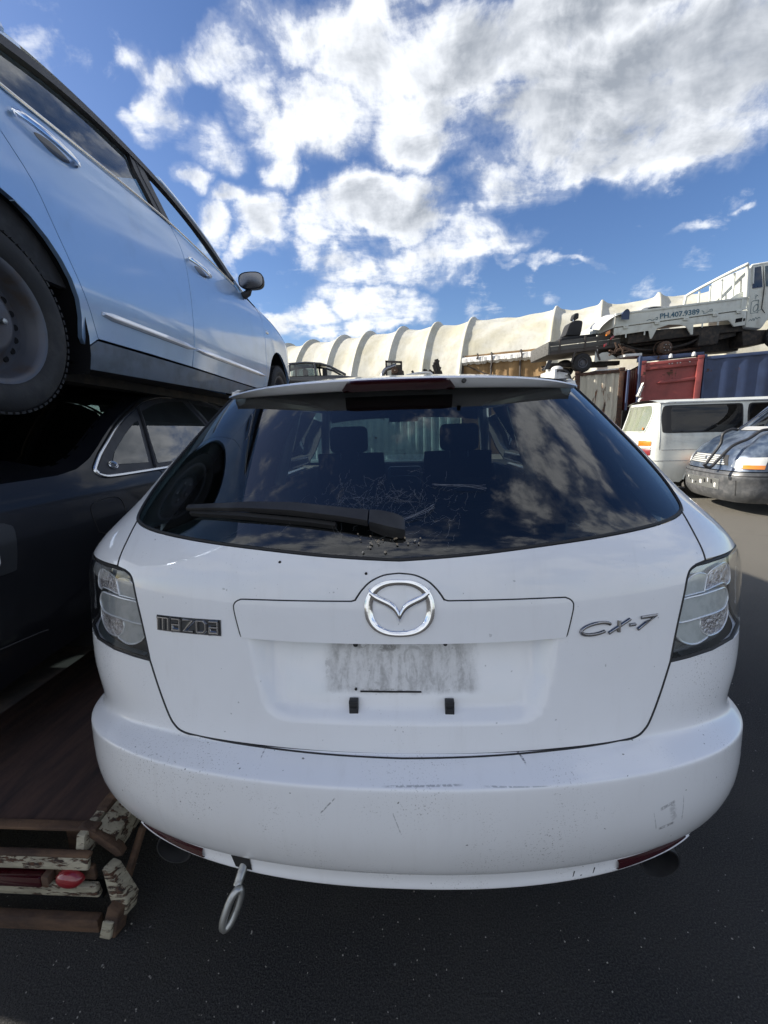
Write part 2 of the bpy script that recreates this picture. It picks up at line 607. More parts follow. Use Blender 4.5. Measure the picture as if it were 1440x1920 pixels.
def pmat(name, col, rough=.5, metal=0., coat=0., spec=.5, col2=None, vs=6., lo=.4, hi=.7, stretch=(1, 1, 1), bump=0., bs=60., rough2=None, detail=5, coat_rough=.05, bdist=.004):
    m, nt, b = new_mat(name)
    b.inputs['Roughness'].default_value = rough
    b.inputs['Metallic'].default_value = metal
    b.inputs['Coat Weight'].default_value = coat
    b.inputs['Coat Roughness'].default_value = coat_rough
    b.inputs['Specular IOR Level'].default_value = spec
    if col2 is not None:
        f = nmap(nt, nnoise(nt, vs, detail, .6, .2, stretch), lo, hi)
        nt.links.new(nmix(nt, f, col, col2), b.inputs['Base Color'])
        if rough2 is not None:
            r = nmap(nt, f, 0, 1, rough, rough2, False); nt.links.new(r, b.inputs['Roughness'])
    else:
        b.inputs['Base Color'].default_value = (*col, 1)
    if bump:
        nbump(nt, b, nnoise(nt, bs, 4, .6), bump, bdist)
    return m


def segdist(nt, pos, a, b_, width):
    """soft mask of a short line from a to b in the x/z plane (a mark on the paint)"""
    ax, az = a; bx, bz = b_
    L = math.hypot(bx - ax, bz - az); ang = math.atan2(bz - az, bx - ax)
    mp = nt.nodes.new('ShaderNodeMapping'); mp.vector_type = 'TEXTURE'
    mp.inputs['Location'].default_value = ((ax + bx) / 2, 0, (az + bz) / 2)
    mp.inputs['Rotation'].default_value = (0, -ang, 0)
    nt.links.new(pos, mp.inputs[0])
    s = nt.nodes.new('ShaderNodeSeparateXYZ'); nt.links.new(mp.outputs[0], s.inputs[0])
    u = nmap(nt, nmath(nt, 'ABSOLUTE', s.outputs[0]), L / 2, L / 2 * .7)
    v = nmap(nt, nmath(nt, 'ABSOLUTE', s.outputs[2]), width, width * .3)
    return nmath(nt, 'MULTIPLY', u, v)


def white_paint(name, marks=(), stain=False, speck=.5, dust=.5):
    m, nt, b = new_mat(name)
    b.inputs['Roughness'].default_value = .42
    b.inputs['Coat Weight'].default_value = 1.0
    b.inputs['Coat IOR'].default_value = 1.5
    b.inputs['Specular IOR Level'].default_value = .35
    tcn = nt.nodes.new('ShaderNodeTexCoord'); pos = tcn.outputs['Object']
    base = nmix(nt, nmap(nt, nnoise(nt, 2.2, 5, .6), .35, .75), (.83, .835, .845), (.78, .78, .785))
    # rain-washed dust, in faint vertical runs
    runs = nmap(nt, nnoise(nt, 9, 5, .65, .1, (3.2, 1, .5)), .52, .78)
    base = nmix(nt, nmath(nt, 'MULTIPLY', runs, .30 * min(dust, .4)), base, (.50, .48, .45))
    # fine specks
    sp = nmath(nt, 'MULTIPLY', nmap(nt, nnoise(nt, 260, 2, .5), .66 - .05 * (speck > .9), .74 - .04 * (speck > .9)), nmap(nt, nnoise(nt, 5, 3, .6, 0, (1, 1, 1), (0, 0, 0), (3, 1, 2)), .42, .7))
    base = nmix(nt, nmath(nt, 'MULTIPLY', sp, speck * .7), base, (.22, .21, .20))
    big = nmap(nt, nnoise(nt, 90, 1, .4, 0, (1, 1, 1), (0, 0, 0), (7, 2, 1)), .775, .80)
    base = nmix(nt, nmath(nt, 'MULTIPLY', big, .8 * speck), base, (.05, .05, .05))
    msk = None
    for a, c, w, k in marks:
        q = nmath(nt, 'MULTIPLY', segdist(nt, pos, a, c, w), k)
        msk = q if msk is None else nmath(nt, 'MAXIMUM', msk, q)
    if msk is not None:
        rag = nmap(nt, nnoise(nt, 120, 3, .6), .36, .55)
        base = nmix(nt, nmath(nt, 'MULTIPLY', msk, rag), base, (.10, .10, .11))
    if stain:
        # the dirty rectangle that the number plate left behind
        s = nt.nodes.new('ShaderNodeSeparateXYZ'); nt.links.new(pos, s.inputs[0])
        wob = nmath(nt, 'MULTIPLY', nmath(nt, 'SUBTRACT', nnoise(nt, 30, 3, .6), .5), .016)
        xx = nmath(nt, 'ADD', s.outputs[0], wob); zz = nmath(nt, 'ADD', s.outputs[2], wob)
        inx = nmap(nt, nmath(nt, 'ABSOLUTE', xx), .184, .150); inz = nmap(nt, nmath(nt, 'ABSOLUTE', nmath(nt, 'SUBTRACT', zz, .877)), .064, .050)
        rect = nmath(nt, 'MULTIPLY', inx, inz)
        grime = nmap(nt, nnoise(nt, 26, 6, .7, .3, (2.2, 1, .55)), .34, .72)
        fine = nmap(nt, nnoise(nt, 150, 4, .7), .35, .7)
        g = nmath(nt, 'MULTIPLY', rect, nmath(nt, 'ADD', nmath(nt, 'MULTIPLY', grime, .42), nmath(nt, 'ADD', nmath(nt, 'MULTIPLY', fine, .16), .16)))
        top = nmath(nt, 'MULTIPLY', nmap(nt, zz, .885, .936), rect)
        g = nmath(nt, 'MAXIMUM', g, nmath(nt, 'MULTIPLY', top, nmap(nt, nnoise(nt, 22, 5, .7, 0, (1, 1, .6), (0, 0, 0), (2, 0, 0)), .40, .58, 0, .95)))
        for cx, cz, rx, rz, kk in ((-.028, .914, .030, .012, .9), (-.088, .918, .020, .008, .8), (.055, .924, .045, .006, .7), (-.03, .824, .075, .004, .8), (-.168, .87, .006, .03, .45), (.135, .86, .03, .03, .25)):
            q = nmath(nt, 'ADD', nmath(nt, 'POWER', nmath(nt, 'DIVIDE', nmath(nt, 'ABSOLUTE', nmath(nt, 'SUBTRACT', xx, cx)), rx), 2.0), nmath(nt, 'POWER', nmath(nt, 'DIVIDE', nmath(nt, 'ABSOLUTE', nmath(nt, 'SUBTRACT', zz, cz)), rz), 2.0))
            blot = nmath(nt, 'MULTIPLY', nmap(nt, q, 1.5, .2, 0, kk), nmap(nt, nnoise(nt, 70, 5, .7), .34, .55))
            g = nmath(nt, 'MAXIMUM', g, blot)
        # ghosts of pressed characters: two rounded outlines and stems
        for cx, hw in ((.083, .022), (.030, .021), (-.045, .024)):
            ex = nmath(nt, 'POWER', nmath(nt, 'DIVIDE', nmath(nt, 'ABSOLUTE', nmath(nt, 'SUBTRACT', xx, cx)), hw), 3.0)
            ez = nmath(nt, 'POWER', nmath(nt, 'DIVIDE', nmath(nt, 'ABSOLUTE', nmath(nt, 'SUBTRACT', zz, .876)), .037), 3.0)
            d = nmath(nt, 'ABSOLUTE', nmath(nt, 'SUBTRACT', nmath(nt, 'ADD', ex, ez), 1.0))
            ring = nmath(nt, 'MULTIPLY', nmap(nt, d, .55, .12), nmap(nt, nnoise(nt, 35, 4, .6), .36, .6, .15, .55))
            g = nmath(nt, 'MAXIMUM', g, nmath(nt, 'MULTIPLY', ring, rect))
        base = nmix(nt, g, base, (.17, .165, .155))
        rr = nmap(nt, g, 0, .5, .0, .45, False)
        nt.links.new(nmath(nt, 'ADD', rr, .025), b.inputs['Coat Roughness'])
    else:
        nt.links.new(nmap(nt, nnoise(nt, 14, 5, .65), .3, .75, .02, .02 + .16 * dust, False), b.inputs['Coat Roughness'])
    nt.links.new(base, b.inputs['Base Color'])
    nbump(nt, b, nnoise(nt, 420, 2, .5), .05, .0006)
    return m


def glass_mat(name, tint, ior=1.5, rough=0.0, dirt=.12, boost=1.0):
    m, nt, b = new_mat(name)
    nt.nodes.remove(b)
    out = nt.nodes['Material Output']
    tr = N(nt, 'ShaderNodeBsdfTransparent'); tr.inputs[0].default_value = (*tint, 1)
    gl = N(nt, 'ShaderNodeBsdfGlossy'); gl.inputs['Roughness'].default_value = rough
    gl.inputs['Color'].default_value = (1, 1, 1, 1)
    fr = N(nt, 'ShaderNodeFresnel')
    geo_ = N(nt, 'ShaderNodeNewGeometry')      # a thin pane reflects alike from both sides
    nt.links.new(nmap(nt, geo_.outputs['Backfacing'], 0, 1, ior, 1 / ior, False), fr.inputs['IOR'])
    mx = N(nt, 'ShaderNodeMixShader')
    nt.links.new(nmath(nt, 'MULTIPLY', fr.outputs[0], boost, True), mx.inputs[0])
    nt.links.new(tr.outputs[0], mx.inputs[1]); nt.links.new(gl.outputs[0], mx.inputs[2])
    df = N(nt, 'ShaderNodeBsdfDiffuse'); df.inputs[0].default_value = (.35, .35, .33, 1)
    mx2 = N(nt, 'ShaderNodeMixShader')
    f = nmath(nt, 'MULTIPLY', nmap(nt, nnoise(nt, 7, 6, .7), .4, .8, .25, 1.0), dirt)
    nt.links.new(f, mx2.inputs[0]); nt.links.new(mx.outputs[0], mx2.inputs[1]); nt.links.new(df.outputs[0], mx2.inputs[2])
    nt.links.new(mx2.outputs[0], out.inputs[0])
    return m


def rust_paint(name, paint, rust=(.085, .038, .020), amount=.5, scale=9., stretch=(1, 1, 1), dark=(.03, .022, .018)):
    m, nt, b = new_mat(name)
    n = nnoise(nt, scale, 8, .68, .35, stretch)
    f = nmap(nt, n, .62 - amount * .35, .68 - amount * .30)
    base = nmix(nt, nmap(nt, nnoise(nt, scale * .6, 5, .6, 0, stretch, (0, 0, 0), (4, 1, 2)), .35, .7), paint, tuple(c * .62 for c in paint))
    rr = nmix(nt, nmap(nt, nnoise(nt, scale * 2.5, 5, .65), .35, .65), rust, dark)
    nt.links.new(nmix(nt, f, base, rr), b.inputs['Base Color'])
    nt.links.new(nmap(nt, f, 0, 1, .5, .9, False), b.inputs['Roughness'])
    nbump(nt, b, nmath(nt, 'ADD', nmath(nt, 'MULTIPLY', f, -.6), nnoise(nt, scale * 6, 4, .7)), .5, .004)
    return m


M = {}
M['suv'] = white_paint('suv_white_paint', speck=.35, dust=.5)
M['tailgate'] = white_paint('suv_tailgate_paint', stain=True, speck=.45, dust=.6)
M['bumper'] = white_paint('suv_bumper_paint', speck=.95, dust=1.0, marks=[
    ((-.17, .628), (-.135, .668), .0022, .7), ((-.045, .6900), (.13, .6915), .0010, .55), ((.16, .6905), (.30, .687), .0010, .5), ((-.02, .640), (-.002, .585), .0016, .5),
    ((.24, .715), (.262, .70), .002, .9), ((-.31, .70), (-.30, .715), .002, .8), ((.50, .712), (.515, .704), .002, .9), ((-.12, .455), (.12, .448), .0025, .6),
    ((.545, .590), (.585, .600), .006, .55), ((.575, .598), (.590, .545), .011, .33), ((.550, .535), (.592, .540), .006, .7), ((.53, .59), (.545, .535), .0015, .5), ((.605, .61), (.612, .535), .0015, .5)])
M['silver_blue'] = pmat('light_blue_metallic_paint', (.34, .51, .76), .36, .55, 1.0, .5, (.27, .40, .60), 3, .45, .8, (1, 1, 1), .04, 300, coat_rough=.07)
M['charcoal'] = pmat('charcoal_metallic_paint', (.005, .006, .009), .4, .0, .5, .2, (.014, .014, .016), 5, .5, .8, coat_rough=.08)
M['black_paint'] = pmat('black_car_paint', (.012, .013, .016), .3, 0, 1.0)
M['plastic'] = pmat('black_plastic', (.018, .018, .020), .48, col2=(.035, .035, .036), vs=14, bump=.1, bs=500)
M['seal'] = pmat('rubber_seal', (.012, .012, .013), .6)
M['dark'] = pmat('dark_underside', (.012, .012, .013), .9, spec=.1)
M['tyre'] = pmat('tyre_rubber', (.011, .011, .012), .75, col2=(.030, .029, .028), vs=12, lo=.42, hi=.75, bump=.2, bs=120)
M['steel_rim'] = pmat('dark_steel_rim', (.085, .088, .102), .45, .4, 0, .5, (.085, .065, .052), 10, .5, .75)
M['grey_sill'] = pmat('stone_chip_grey_sill', (.13, .16, .20), .6, .1, .2, .5, (.09, .11, .13), 8)
M['bright_trim'] = pmat('bright_trim_strip', (.82, .84, .87), .25, .35, 1.0)
M['chrome'] = pmat('chrome', (.86, .87, .89), .07, 1.0)
M['dark_chrome'] = pmat('smoked_chrome', (.20, .205, .22), .12, 1.0)
M['dull_chrome'] = pmat('dull_bright_trim', (.72, .74, .77), .22, 1.0)
M['galv'] = pmat('worn_steel', (.42, .43, .42), .38, .9, col2=(.20, .18, .15), vs=30, lo=.5, hi=.75, rough2=.6)
M['tint'] = glass_mat('privacy_glass', (.24, .31, .33), 1.70, 0, .006, 1.15)
M['dark_tint'] = glass_mat('dark_privacy_glass', (.05, .055, .06), 1.6, 0, .01, 1.1)
M['window'] = glass_mat('window_glass', (.42, .48, .47), 1.75, 0, .06, 1.2)
M['clear'] = glass_mat('clear_glass', (.88, .92, .90), 1.5, 0, .04)
M['dirty_glass'] = glass_mat('dusty_glass', (.55, .58, .48), 1.5, .02, .45)
M['lens'] = glass_mat('lamp_cover', (.93, .94, .94), 1.45, .01, .012)
M['frost'] = pmat('frosted_lamp_lens', (.56, .60, .60), .22, .0, 1.0, .5, (.44, .48, .48), 30)
M['frost_grey'] = pmat('darker_frosted_lamp_lens', (.34, .36, .37), .22, .0, 1.0, .5, (.27, .29, .30), 30)  # darker lens colour, for the left tail lamp only
M['crystal'] = pmat('faceted_reflector', (.74, .72, .74), .16, .85, 0, .5, (.48, .45, .48), 60, .4, .6, (1, 1, 2.2), 1.0, 70, bdist=.01)
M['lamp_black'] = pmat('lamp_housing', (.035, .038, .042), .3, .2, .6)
M['lamp_chrome'] = pmat('lamp_housing_bright', (.40, .43, .45), .22, .7, .6)
M['red_lens'] = pmat('red_lens', (.038, .004, .007), .12, 0, 1.0)
M['red_bright'] = pmat('red_reflector', (.22, .010, .016), .3, 0, 1.0)
M['amber'] = pmat('amber_lens', (.75, .23, .02), .2, 0, 1.0)
M['white_lens'] = pmat('white_lens', (.72, .72, .68), .15, .2, 1.0)
M['interior'] = pmat('dark_interior', (.022, .022, .024), .8, col2=(.04, .04, .042), vs=20)
M['seat'] = pmat('seat_fabric', (.020, .021, .024), .9, bump=.3, bs=300)
M['screen_frame'] = pmat('satin_silver_trim', (.50, .52, .54), .35, .6)
M['web'] = pmat('spider_silk', (.34, .35, .37), .7)
M['leaf'] = pmat('dry_leaf', (.30, .24, .17), .8, col2=(.5, .46, .4), vs=40)
M['deck'] = pmat('oiled_steel_deck', (.085, .050, .040), .7, .2, 0, .4, (.030, .022, .022), 3.5, .35, .7, (3.5, .55, 1), .35, 40, rough2=.9)
M['trailer_white'] = rust_paint('flaking_white_paint', (.42, .38, .28), amount=.34, scale=38, stretch=(.45, 1, 1.8))
M['trailer_rust'] = pmat('rusted_steel', (.135, .078, .045), .85, .1, col2=(.045, .027, .020), vs=17, lo=.33, hi=.70, stretch=(.35, 1, 1.2), bump=.6, bs=70, bdist=.006)
M['canvas'] = None
M['brown_tarp'] = pmat('brown_tarp', (.30, .19, .085), .8, col2=(.22, .135, .06), vs=1.6, lo=.35, hi=.7, bump=.35, bs=2.2, bdist=.12)
M['pole'] = pmat('dark_pole', (.06, .05, .045), .7)
M['cont_red'] = rust_paint('faded_red_container_paint', (.27, .055, .050), amount=.05, scale=3)
M['cont_blue'] = rust_paint('dark_blue_container_paint', (.030, .050, .115), amount=.05, scale=3)
M['cont_cream'] = rust_paint('stained_cream_container_paint', (.50, .47, .38), (.16, .06, .022), .20, 2.4, (2.2, 1, .35))
M['cont_green'] = rust_paint('pale_green_container_paint', (.24, .34, .32), amount=.1, scale=2)
M['cont_rust'] = rust_paint('rusty_corner_steel', (.11, .055, .035), amount=.75, scale=6)
M['van_white'] = pmat('chalky_white_van_paint', (.62, .64, .60), .5, 0, .35, .5, (.44, .44, .40), 4, .45, .8, (1, 1, .6), coat_rough=.25)
M['truck_white'] = pmat('weathered_white_truck_paint', (.56, .58, .53), .55, 0, .2, .5, (.38, .37, .32), 3.5, .45, .78, (1, 1, .6), coat_rough=.3)
M['wood'] = pmat('grey_weathered_boards', (.10, .098, .092), .85, col2=(.055, .053, .05), vs=6, stretch=(.4, 1, 5), bump=.4, bs=40)
M['grease'] = pmat('greasy_chassis', (.020, .018, .016), .7, .2, col2=(.06, .045, .033), vs=9)
M['rusty_part'] = pmat('rusty_machine_parts', (.12, .07, .045), .85, .2, col2=(.05, .04, .035), vs=14, bump=.4, bs=60)
M['dark_blue_paint'] = pmat('dusty_dark_blue_paint', (.035, .055, .095), .38, .3, .8, .5, (.16, .20, .25), 5, .40, .75, coat_rough=.2)
M['grey_trim'] = pmat('grey_bumper_plastic', (.055, .058, .062), .38, 0, .3, .5, (.11, .11, .112), 10, coat_rough=.25)
M['grille'] = pmat('bright_grille', (.62, .63, .60), .3, .3, .4)
M['letter_blue'] = pmat('blue_lettering', (.05, .12, .17), .6)
M['letter_grey'] = pmat('grey_lettering', (.12, .17, .18), .6)
M['pearl'] = pmat('scuffed_white_paint', (.68, .68, .66), .45, 0, .5, col2=(.5, .5, .48), vs=6, coat_rough=.2)
M['debris'] = pmat('pale_grit', (.42, .40, .36), .9, col2=(.2, .19, .17), vs=40)
M['shred'] = pmat('torn_white_sheet', (.72, .71, .68), .8, col2=(.5, .49, .46), vs=12)


def canvas_mat():
    m, nt, b = new_mat('weathered_white_canvas')
    s1 = nmap(nt, nnoise(nt, .55, 6, .65, .3), .38, .68)
    s2 = nmap(nt, nnoise(nt, 2.2, 6, .7, .2, (2.5, 2.5, .5)), .45, .75)
    base = nmix(nt, nmath(nt, 'MULTIPLY', s1, .85), (.55, .54, .48), (.46, .43, .32))
    base = nmix(nt, nmath(nt, 'MULTIPLY', s2, .35), base, (.30, .28, .21))
    nt.links.new(base, b.inputs['Base Color'])
    b.inputs['Roughness'].default_value = .7
    b.inputs['Specular IOR Level'].default_value = .25
    nbump(nt, b, nnoise(nt, 1.6, 5, .6, .8, (1, 1, .35)), .16, .14)
    return m


def asphalt_mat():
    m, nt, b = new_mat('worn_asphalt')
    g = nnoise(nt, 210, 3, .7)
    base = nmix(nt, nmap(nt, g, .38, .68), (.011, .012, .014), (.058, .057, .057))
    big = nmap(nt, nnoise(nt, .55, 6, .62, .4), .36, .68)
    base = nmix(nt, big, base, nmix(nt, .5, base, (.075, .070, .062)))
    # further out the yard is dusty and worn pale
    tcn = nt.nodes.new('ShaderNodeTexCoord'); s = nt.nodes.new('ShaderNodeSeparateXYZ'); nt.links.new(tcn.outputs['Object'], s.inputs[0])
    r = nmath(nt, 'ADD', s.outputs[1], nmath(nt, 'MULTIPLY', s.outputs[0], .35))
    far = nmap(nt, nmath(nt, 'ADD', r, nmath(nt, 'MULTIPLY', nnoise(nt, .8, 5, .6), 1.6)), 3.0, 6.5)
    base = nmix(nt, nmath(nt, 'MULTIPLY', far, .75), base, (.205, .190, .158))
    # oil patches
    oil = nmap(nt, nnoise(nt, 1.3, 4, .6, .3, (1, 1, 1), (0, 0, 0), (5, 3, 0)), .60, .74)
    base = nmix(nt, nmath(nt, 'MULTIPLY', oil, .6), base, (.022, .021, .020))
    # light grit and chips
    grit = nmap(nt, nnoise(nt, 75, 1, .4, 0, (1, 1, 1), (0, 0, 0), (1, 7, 0)), .765, .79)
    base = nmix(nt, nmath(nt, 'MULTIPLY', grit, .6), base, (.40, .39, .36))
    # hairline cracks
    v = nt.nodes.new('ShaderNodeTexVoronoi'); v.feature = 'DISTANCE_TO_EDGE'; v.inputs['Scale'].default_value = .75
    wv = nt.nodes.new('ShaderNodeVectorMath'); wv.operation = 'ADD'
    nz = nt.nodes.new('ShaderNodeTexNoise'); nz.inputs['Scale'].default_value = 3.5; nz.inputs['Detail'].default_value = 4
    nt.links.new(tcn.outputs['Object'], nz.inputs['Vector'])
    sc = nt.nodes.new('ShaderNodeVectorMath'); sc.operation = 'SCALE'; sc.inputs['Scale'].default_value = .35
    nt.links.new(nz.outputs['Color'], sc.inputs[0])
    nt.links.new(tcn.outputs['Object'], wv.inputs[0]); nt.links.new(sc.outputs[0], wv.inputs[1]); nt.links.new(wv.outputs[0], v.inputs['Vector'])
    crack = nmath(nt, 'MULTIPLY', nmap(nt, v.outputs['Distance'], .007, .002), nmap(nt, nnoise(nt, 1.1, 3, .6, 0, (1, 1, 1), (0, 0, 0), (9, 9, 0)), .56, .66))
    base = nmix(nt, nmath(nt, 'MULTIPLY', crack, .45), base, (.012, .012, .012))
    nt.links.new(base, b.inputs['Base Color'])
    nt.links.new(nmap(nt, oil, 0, 1, .85, .55, False), b.inputs['Roughness'])
    b.inputs['Specular IOR Level'].default_value = .35
    h = nmath(nt, 'ADD', nmath(nt, 'ADD', g, nmath(nt, 'MULTIPLY', nnoise(nt, 95, 2, .6), .8)), nmath(nt, 'MULTIPLY', crack, -1.5))
    nbump(nt, b, h, .9, .010)
    return m


M['canvas'] = canvas_mat()
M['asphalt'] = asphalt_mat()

# ------------------------------------------------------------------ ground
def ground():
    g = MB()
    xs = [-400, -60, -12, -3, 0, 3, 8, 20, 60, 400]; ys = [-400, -60, -8, -1, 1, 3, 6, 12, 30, 80, 400]
    g.grid([[(x, y, 0) for y in ys] for x in xs])
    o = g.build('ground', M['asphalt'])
    o['kind'] = 'structure'


ground()

# ------------------------------------------------------------------ white SUV seen from behind
SUV = thing('white_suv', 'white SUV with tinted rear window and grimy empty number plate recess, nearest to the viewer', 'car',
            pose(R(3.3), 0, 0, 0))
SUV.matrix_world = Matrix(((math.cos(R(3.3)), math.sin(R(3.3)), 0, .02), (-math.sin(R(3.3)), math.cos(R(3.3)), 0, .735), (0, 0, 1, 0), (0, 0, 0, 1)))

_Z = [.66, .74, .82, .90, .98, 1.06, 1.12, 1.20, 1.30, 1.40, 1.50, 1.58]
fy = spline(_Z, [.066, .080, .098, .114, .130, .148, .172, .235, .335, .440, .550, .640])
fw = spline(_Z, [.925, .932, .942, .952, .957, .949, .909, .842, .783, .718, .650, .590])
fb = spline(_Z, [.42, .42, .42, .43, .43, .43, .43, .43, .42, .40, .38, .36])
NU = 2.25


def contour(a, yc, W, B):
    s, t = np.sign(a), np.abs(a)
    th = np.minimum(t, 1) * np.pi / 2
    x = W * np.sin(th) ** (2 / NU)
    y = yc + B * (1 - np.maximum(np.cos(th), 0) ** (2 / NU)) + np.maximum(t - 1, 0) * 4.0
    return s * x, y


def S(a, z):
    a, z = np.broadcast_arrays(np.asarray(a, float), np.asarray(z, float))
    x, y = contour(a, fy(z), fw(z), fb(z))
    return np.stack([x, y, z], -1)


def a_of_x(x, z):
    return np.sign(x) * np.arcsin(np.clip(np.abs(x) / fw(z), 0, 1) ** (NU / 2)) * 2 / np.pi


def SX(x, z):
    return S(a_of_x(np.asarray(x, float), np.asarray(z, float)), z)


def pocket(x, z):
    hw = np.interp(z, [.76, .80, .86, .93, .96], [.27, .305, .325, .338, .342])
    mx = sstep(hw - np.abs(x), -.012, .045)
    mz = sstep(z, .764, .796) * (z < .958)
    return .044 * mx * mz * (.55 + .45 * sstep(z, .77, .95))


def ST(a, z):
    p = S(a, z)
    p = p.copy()
    p[..., 1] += pocket(p[..., 0], p[..., 2])
    return p


_rows = [(1.06, 0.148, 0.949, 0, 0.43), (0.98, 0.13, 0.957, 0, 0.43), (0.9, 0.114, 0.952, 0, 0.43), (0.82, 0.098, 0.942, 0, 0.42), (0.76, 0.085, 0.93, -0.01, 0.42), (0.715, 0.076, 0.914, -0.03, 0.42), (0.704, 0.058, 0.908, -0.055, 0.43), (0.697, 0.03, 0.9, -0.055, 0.43), (0.69, 0.004, 0.908, -0.055, 0.44), (0.667, -0.0045, 0.912, -0.058, 0.45), (0.58, -0.007, 0.912, -0.06, 0.45), (0.5, 0.006, 0.906, -0.065, 0.45), (0.447, 0.026, 0.891, -0.07, 0.45), (0.438, 0.044, 0.888, -0.07, 0.45), (0.395, 0.052, 0.873, -0.07, 0.44), (0.371, 0.066, 0.853, -0.07, 0.43), (0.375, 0.2, 0.788, -0.06, 0.38)]
_r = np.arange(float(len(_rows)))
gz, gy, gw, gd, gb = [spline(_r, q) for q in zip(*_rows)]


def SBm(a, r):
    a, r = np.broadcast_arrays(np.asarray(a, float), np.asarray(r, float))
    x, y = contour(a, gy(r), gw(r), gb(r))
    z = gz(r) + gd(r) * np.minimum(np.abs(x) / .94, 1) ** 4
    return np.stack([x, y, z], -1)


def row_of_z(a, z):
    rr = np.linspace(0, 8, 801)
    zz = SBm(np.full_like(rr, a), rr)[:, 2]
    return float(np.interp(-z, -zz, rr))


# outlines in (a, z)
glass_low = curve([(-.607, 1.172), (-.56, 1.165), (-.49, 1.158), (-.37, 1.149), (-.21, 1.136), (-.09, 1.123), (0, 1.1145)], 6)
glass_low = glass_low + [(-a, z) for a, z in reversed(glass_low[:-1])]
glass_side = curve([(.607, 1.172), (.628, 1.178), (.655, 1.192), (.69, 1.22), (.712, 1.25), (.718, 1.29), (.722, 1.34), (.732, 1.40), (.745, 1.46), (.75, 1.53)], 4)
lamp_in = curve([(.503, 1.066), (.482, 1.059), (.468, 1.047), (.456, 1.022), (.441, .967), (.429, .915), (.4195, .862)], 5)
tg_side = curve([(.4195, .862), (.400, .800), (.379, .745), (.366, .724), (.348, .712), (.31, .7085), (.2, .7075), (.1, .706), (0, .705)], 5)
right_edge = curve([(.607, 1.172), (.566, 1.125), (.538, 1.070)], 5) + lamp_in + tg_side[1:]
tailgate_poly = glass_low + right_edge[1:] + [(-a, z) for a, z in reversed(right_edge[1:-1])]
SXM = 1.3
panel('tailgate', inset(tailgate_poly, .0027, SXM), ST, M['tailgate'], SUV, (110, 90), .02)
gl_poly = glass_low + glass_side[1:] + [(-a, z) for a, z in reversed(glass_side[1:])]
rear_glass = panel('rear_window', inset(gl_poly, .003, SXM), S, M['tint'], SUV, (60, 40), .004, off=-.002)
# black ceramic band and rubber along the lower and side edges of the glass
band = MB()
for seg in (glass_low, glass_side, [(-a, z) for a, z in glass_side]):
    band.tube([tuple(S(a, z) + np.array((0, .004, 0))) for a, z in seg], .0042, 6)
band.build('window_seal', M['seal'], SUV)

for sd in (1, -1):
    top = [(.607 + .006, 1.174)] + [(a + .004, z) for a, z in glass_side[2:]]
    q = [(.607, 1.172), (.566, 1.125), (.541, 1.071), (.70, 1.069), (1.0, 1.069), (1.30, 1.069), (1.30, 1.53)] + list(reversed(top))
    q = inset(q, .0027, SXM)
    panel('quarter_panel', q if sd > 0 else mirror(q), S, M['suv'], SUV, (50, 40), .02)
    # flank ahead of the quarter panel: doors and front wing, with wheel arches
    y0 = lambda y: 1.3 + (y - 1.75) / 4

    def arch(cy, r=.40, n=12):
        return [(y0(cy - r * math.cos(math.pi * k / n)), .36 + r * math.sin(math.pi * k / n)) for k in range(n + 1)]
    fl = [(y0(.80), .45)] + [p for p in arch(1.25) if p[1] > .45] + [(y0(1.72), .32), (y0(3.48), .32)] + [p for p in arch(3.95) if p[1] > .36] + [(y0(4.42), .45), (y0(4.42), .85), (y0(3.6), 1.0), (y0(3.2), 1.08), (y0(1.75), 1.09), (y0(1.75), 1.06), (y0(.85), 1.06)]

    def SF(a, z):
        a, z = np.broadcast_arrays(np.asarray(a, float), np.asarray(z, float))
        y = 1.75 + (np.abs(a) - 1.3) * 4
        w = fw(np.minimum(z, 1.09)) - .10 * sstep(y, 3.7, 4.6) - .03 * sstep(z, .55, .3)
        return np.stack([np.sign(a) * w, y, z], -1)
    panel('side_panel', fl if sd > 0 else mirror(fl), SF, M['suv'], SUV, (30, 10), .02, off=-.003)
    sw = [(1.31, 1.10), (1.68, 1.10), (1.60, 1.30), (1.53, 1.46), (1.31, 1.50)]
    panel('side_window', sw if sd > 0 else mirror(sw), S, M['dark_tint'], SUV, (10, 10), .004, off=-.006)

# bumper with the skirt under the tail lamps
tops = []
for a in (1.30, 1.1, .95, .8, .65, .5, .424):
    tops.append((a, row_of_z(a, .8585)))
for a, z in tg_side[1:]:
    tops.append((a, row_of_z(a, z) if a > .36 else min(5.3, row_of_z(a, z) + .05)))
left = [(-a, r) for a, r in tops[:-1]]
tops = [(a, r) for a, r in tops]
bp = left + list(reversed(tops)) + [(1.30, 15.9), (-1.30, 15.9)]
panel('bumper', bp, SBm, M['bumper'], SUV, (90, 120), .015, centre=(0, 1.2, .6))

# shut line round the lower tailgate
for sd in (1, -1):
    pts = []
    for a, z in right_edge + [(-a, z) for a, z in reversed(tg_side[8:-1])] if sd > 0 else [(-a, z) for a, z in right_edge]:
        p = S(a, z)
        if z < .86:
            q = SBm(a, row_of_z(a, z))
            if q[1] < p[1]: p = q
        pts.append((float(p[0]), float(p[1]) - .0002, float(p[2])))
    mb = MB(); mb.tube(pts, .0021, 6); mb.build('shut_line', M['seal'], SUV)

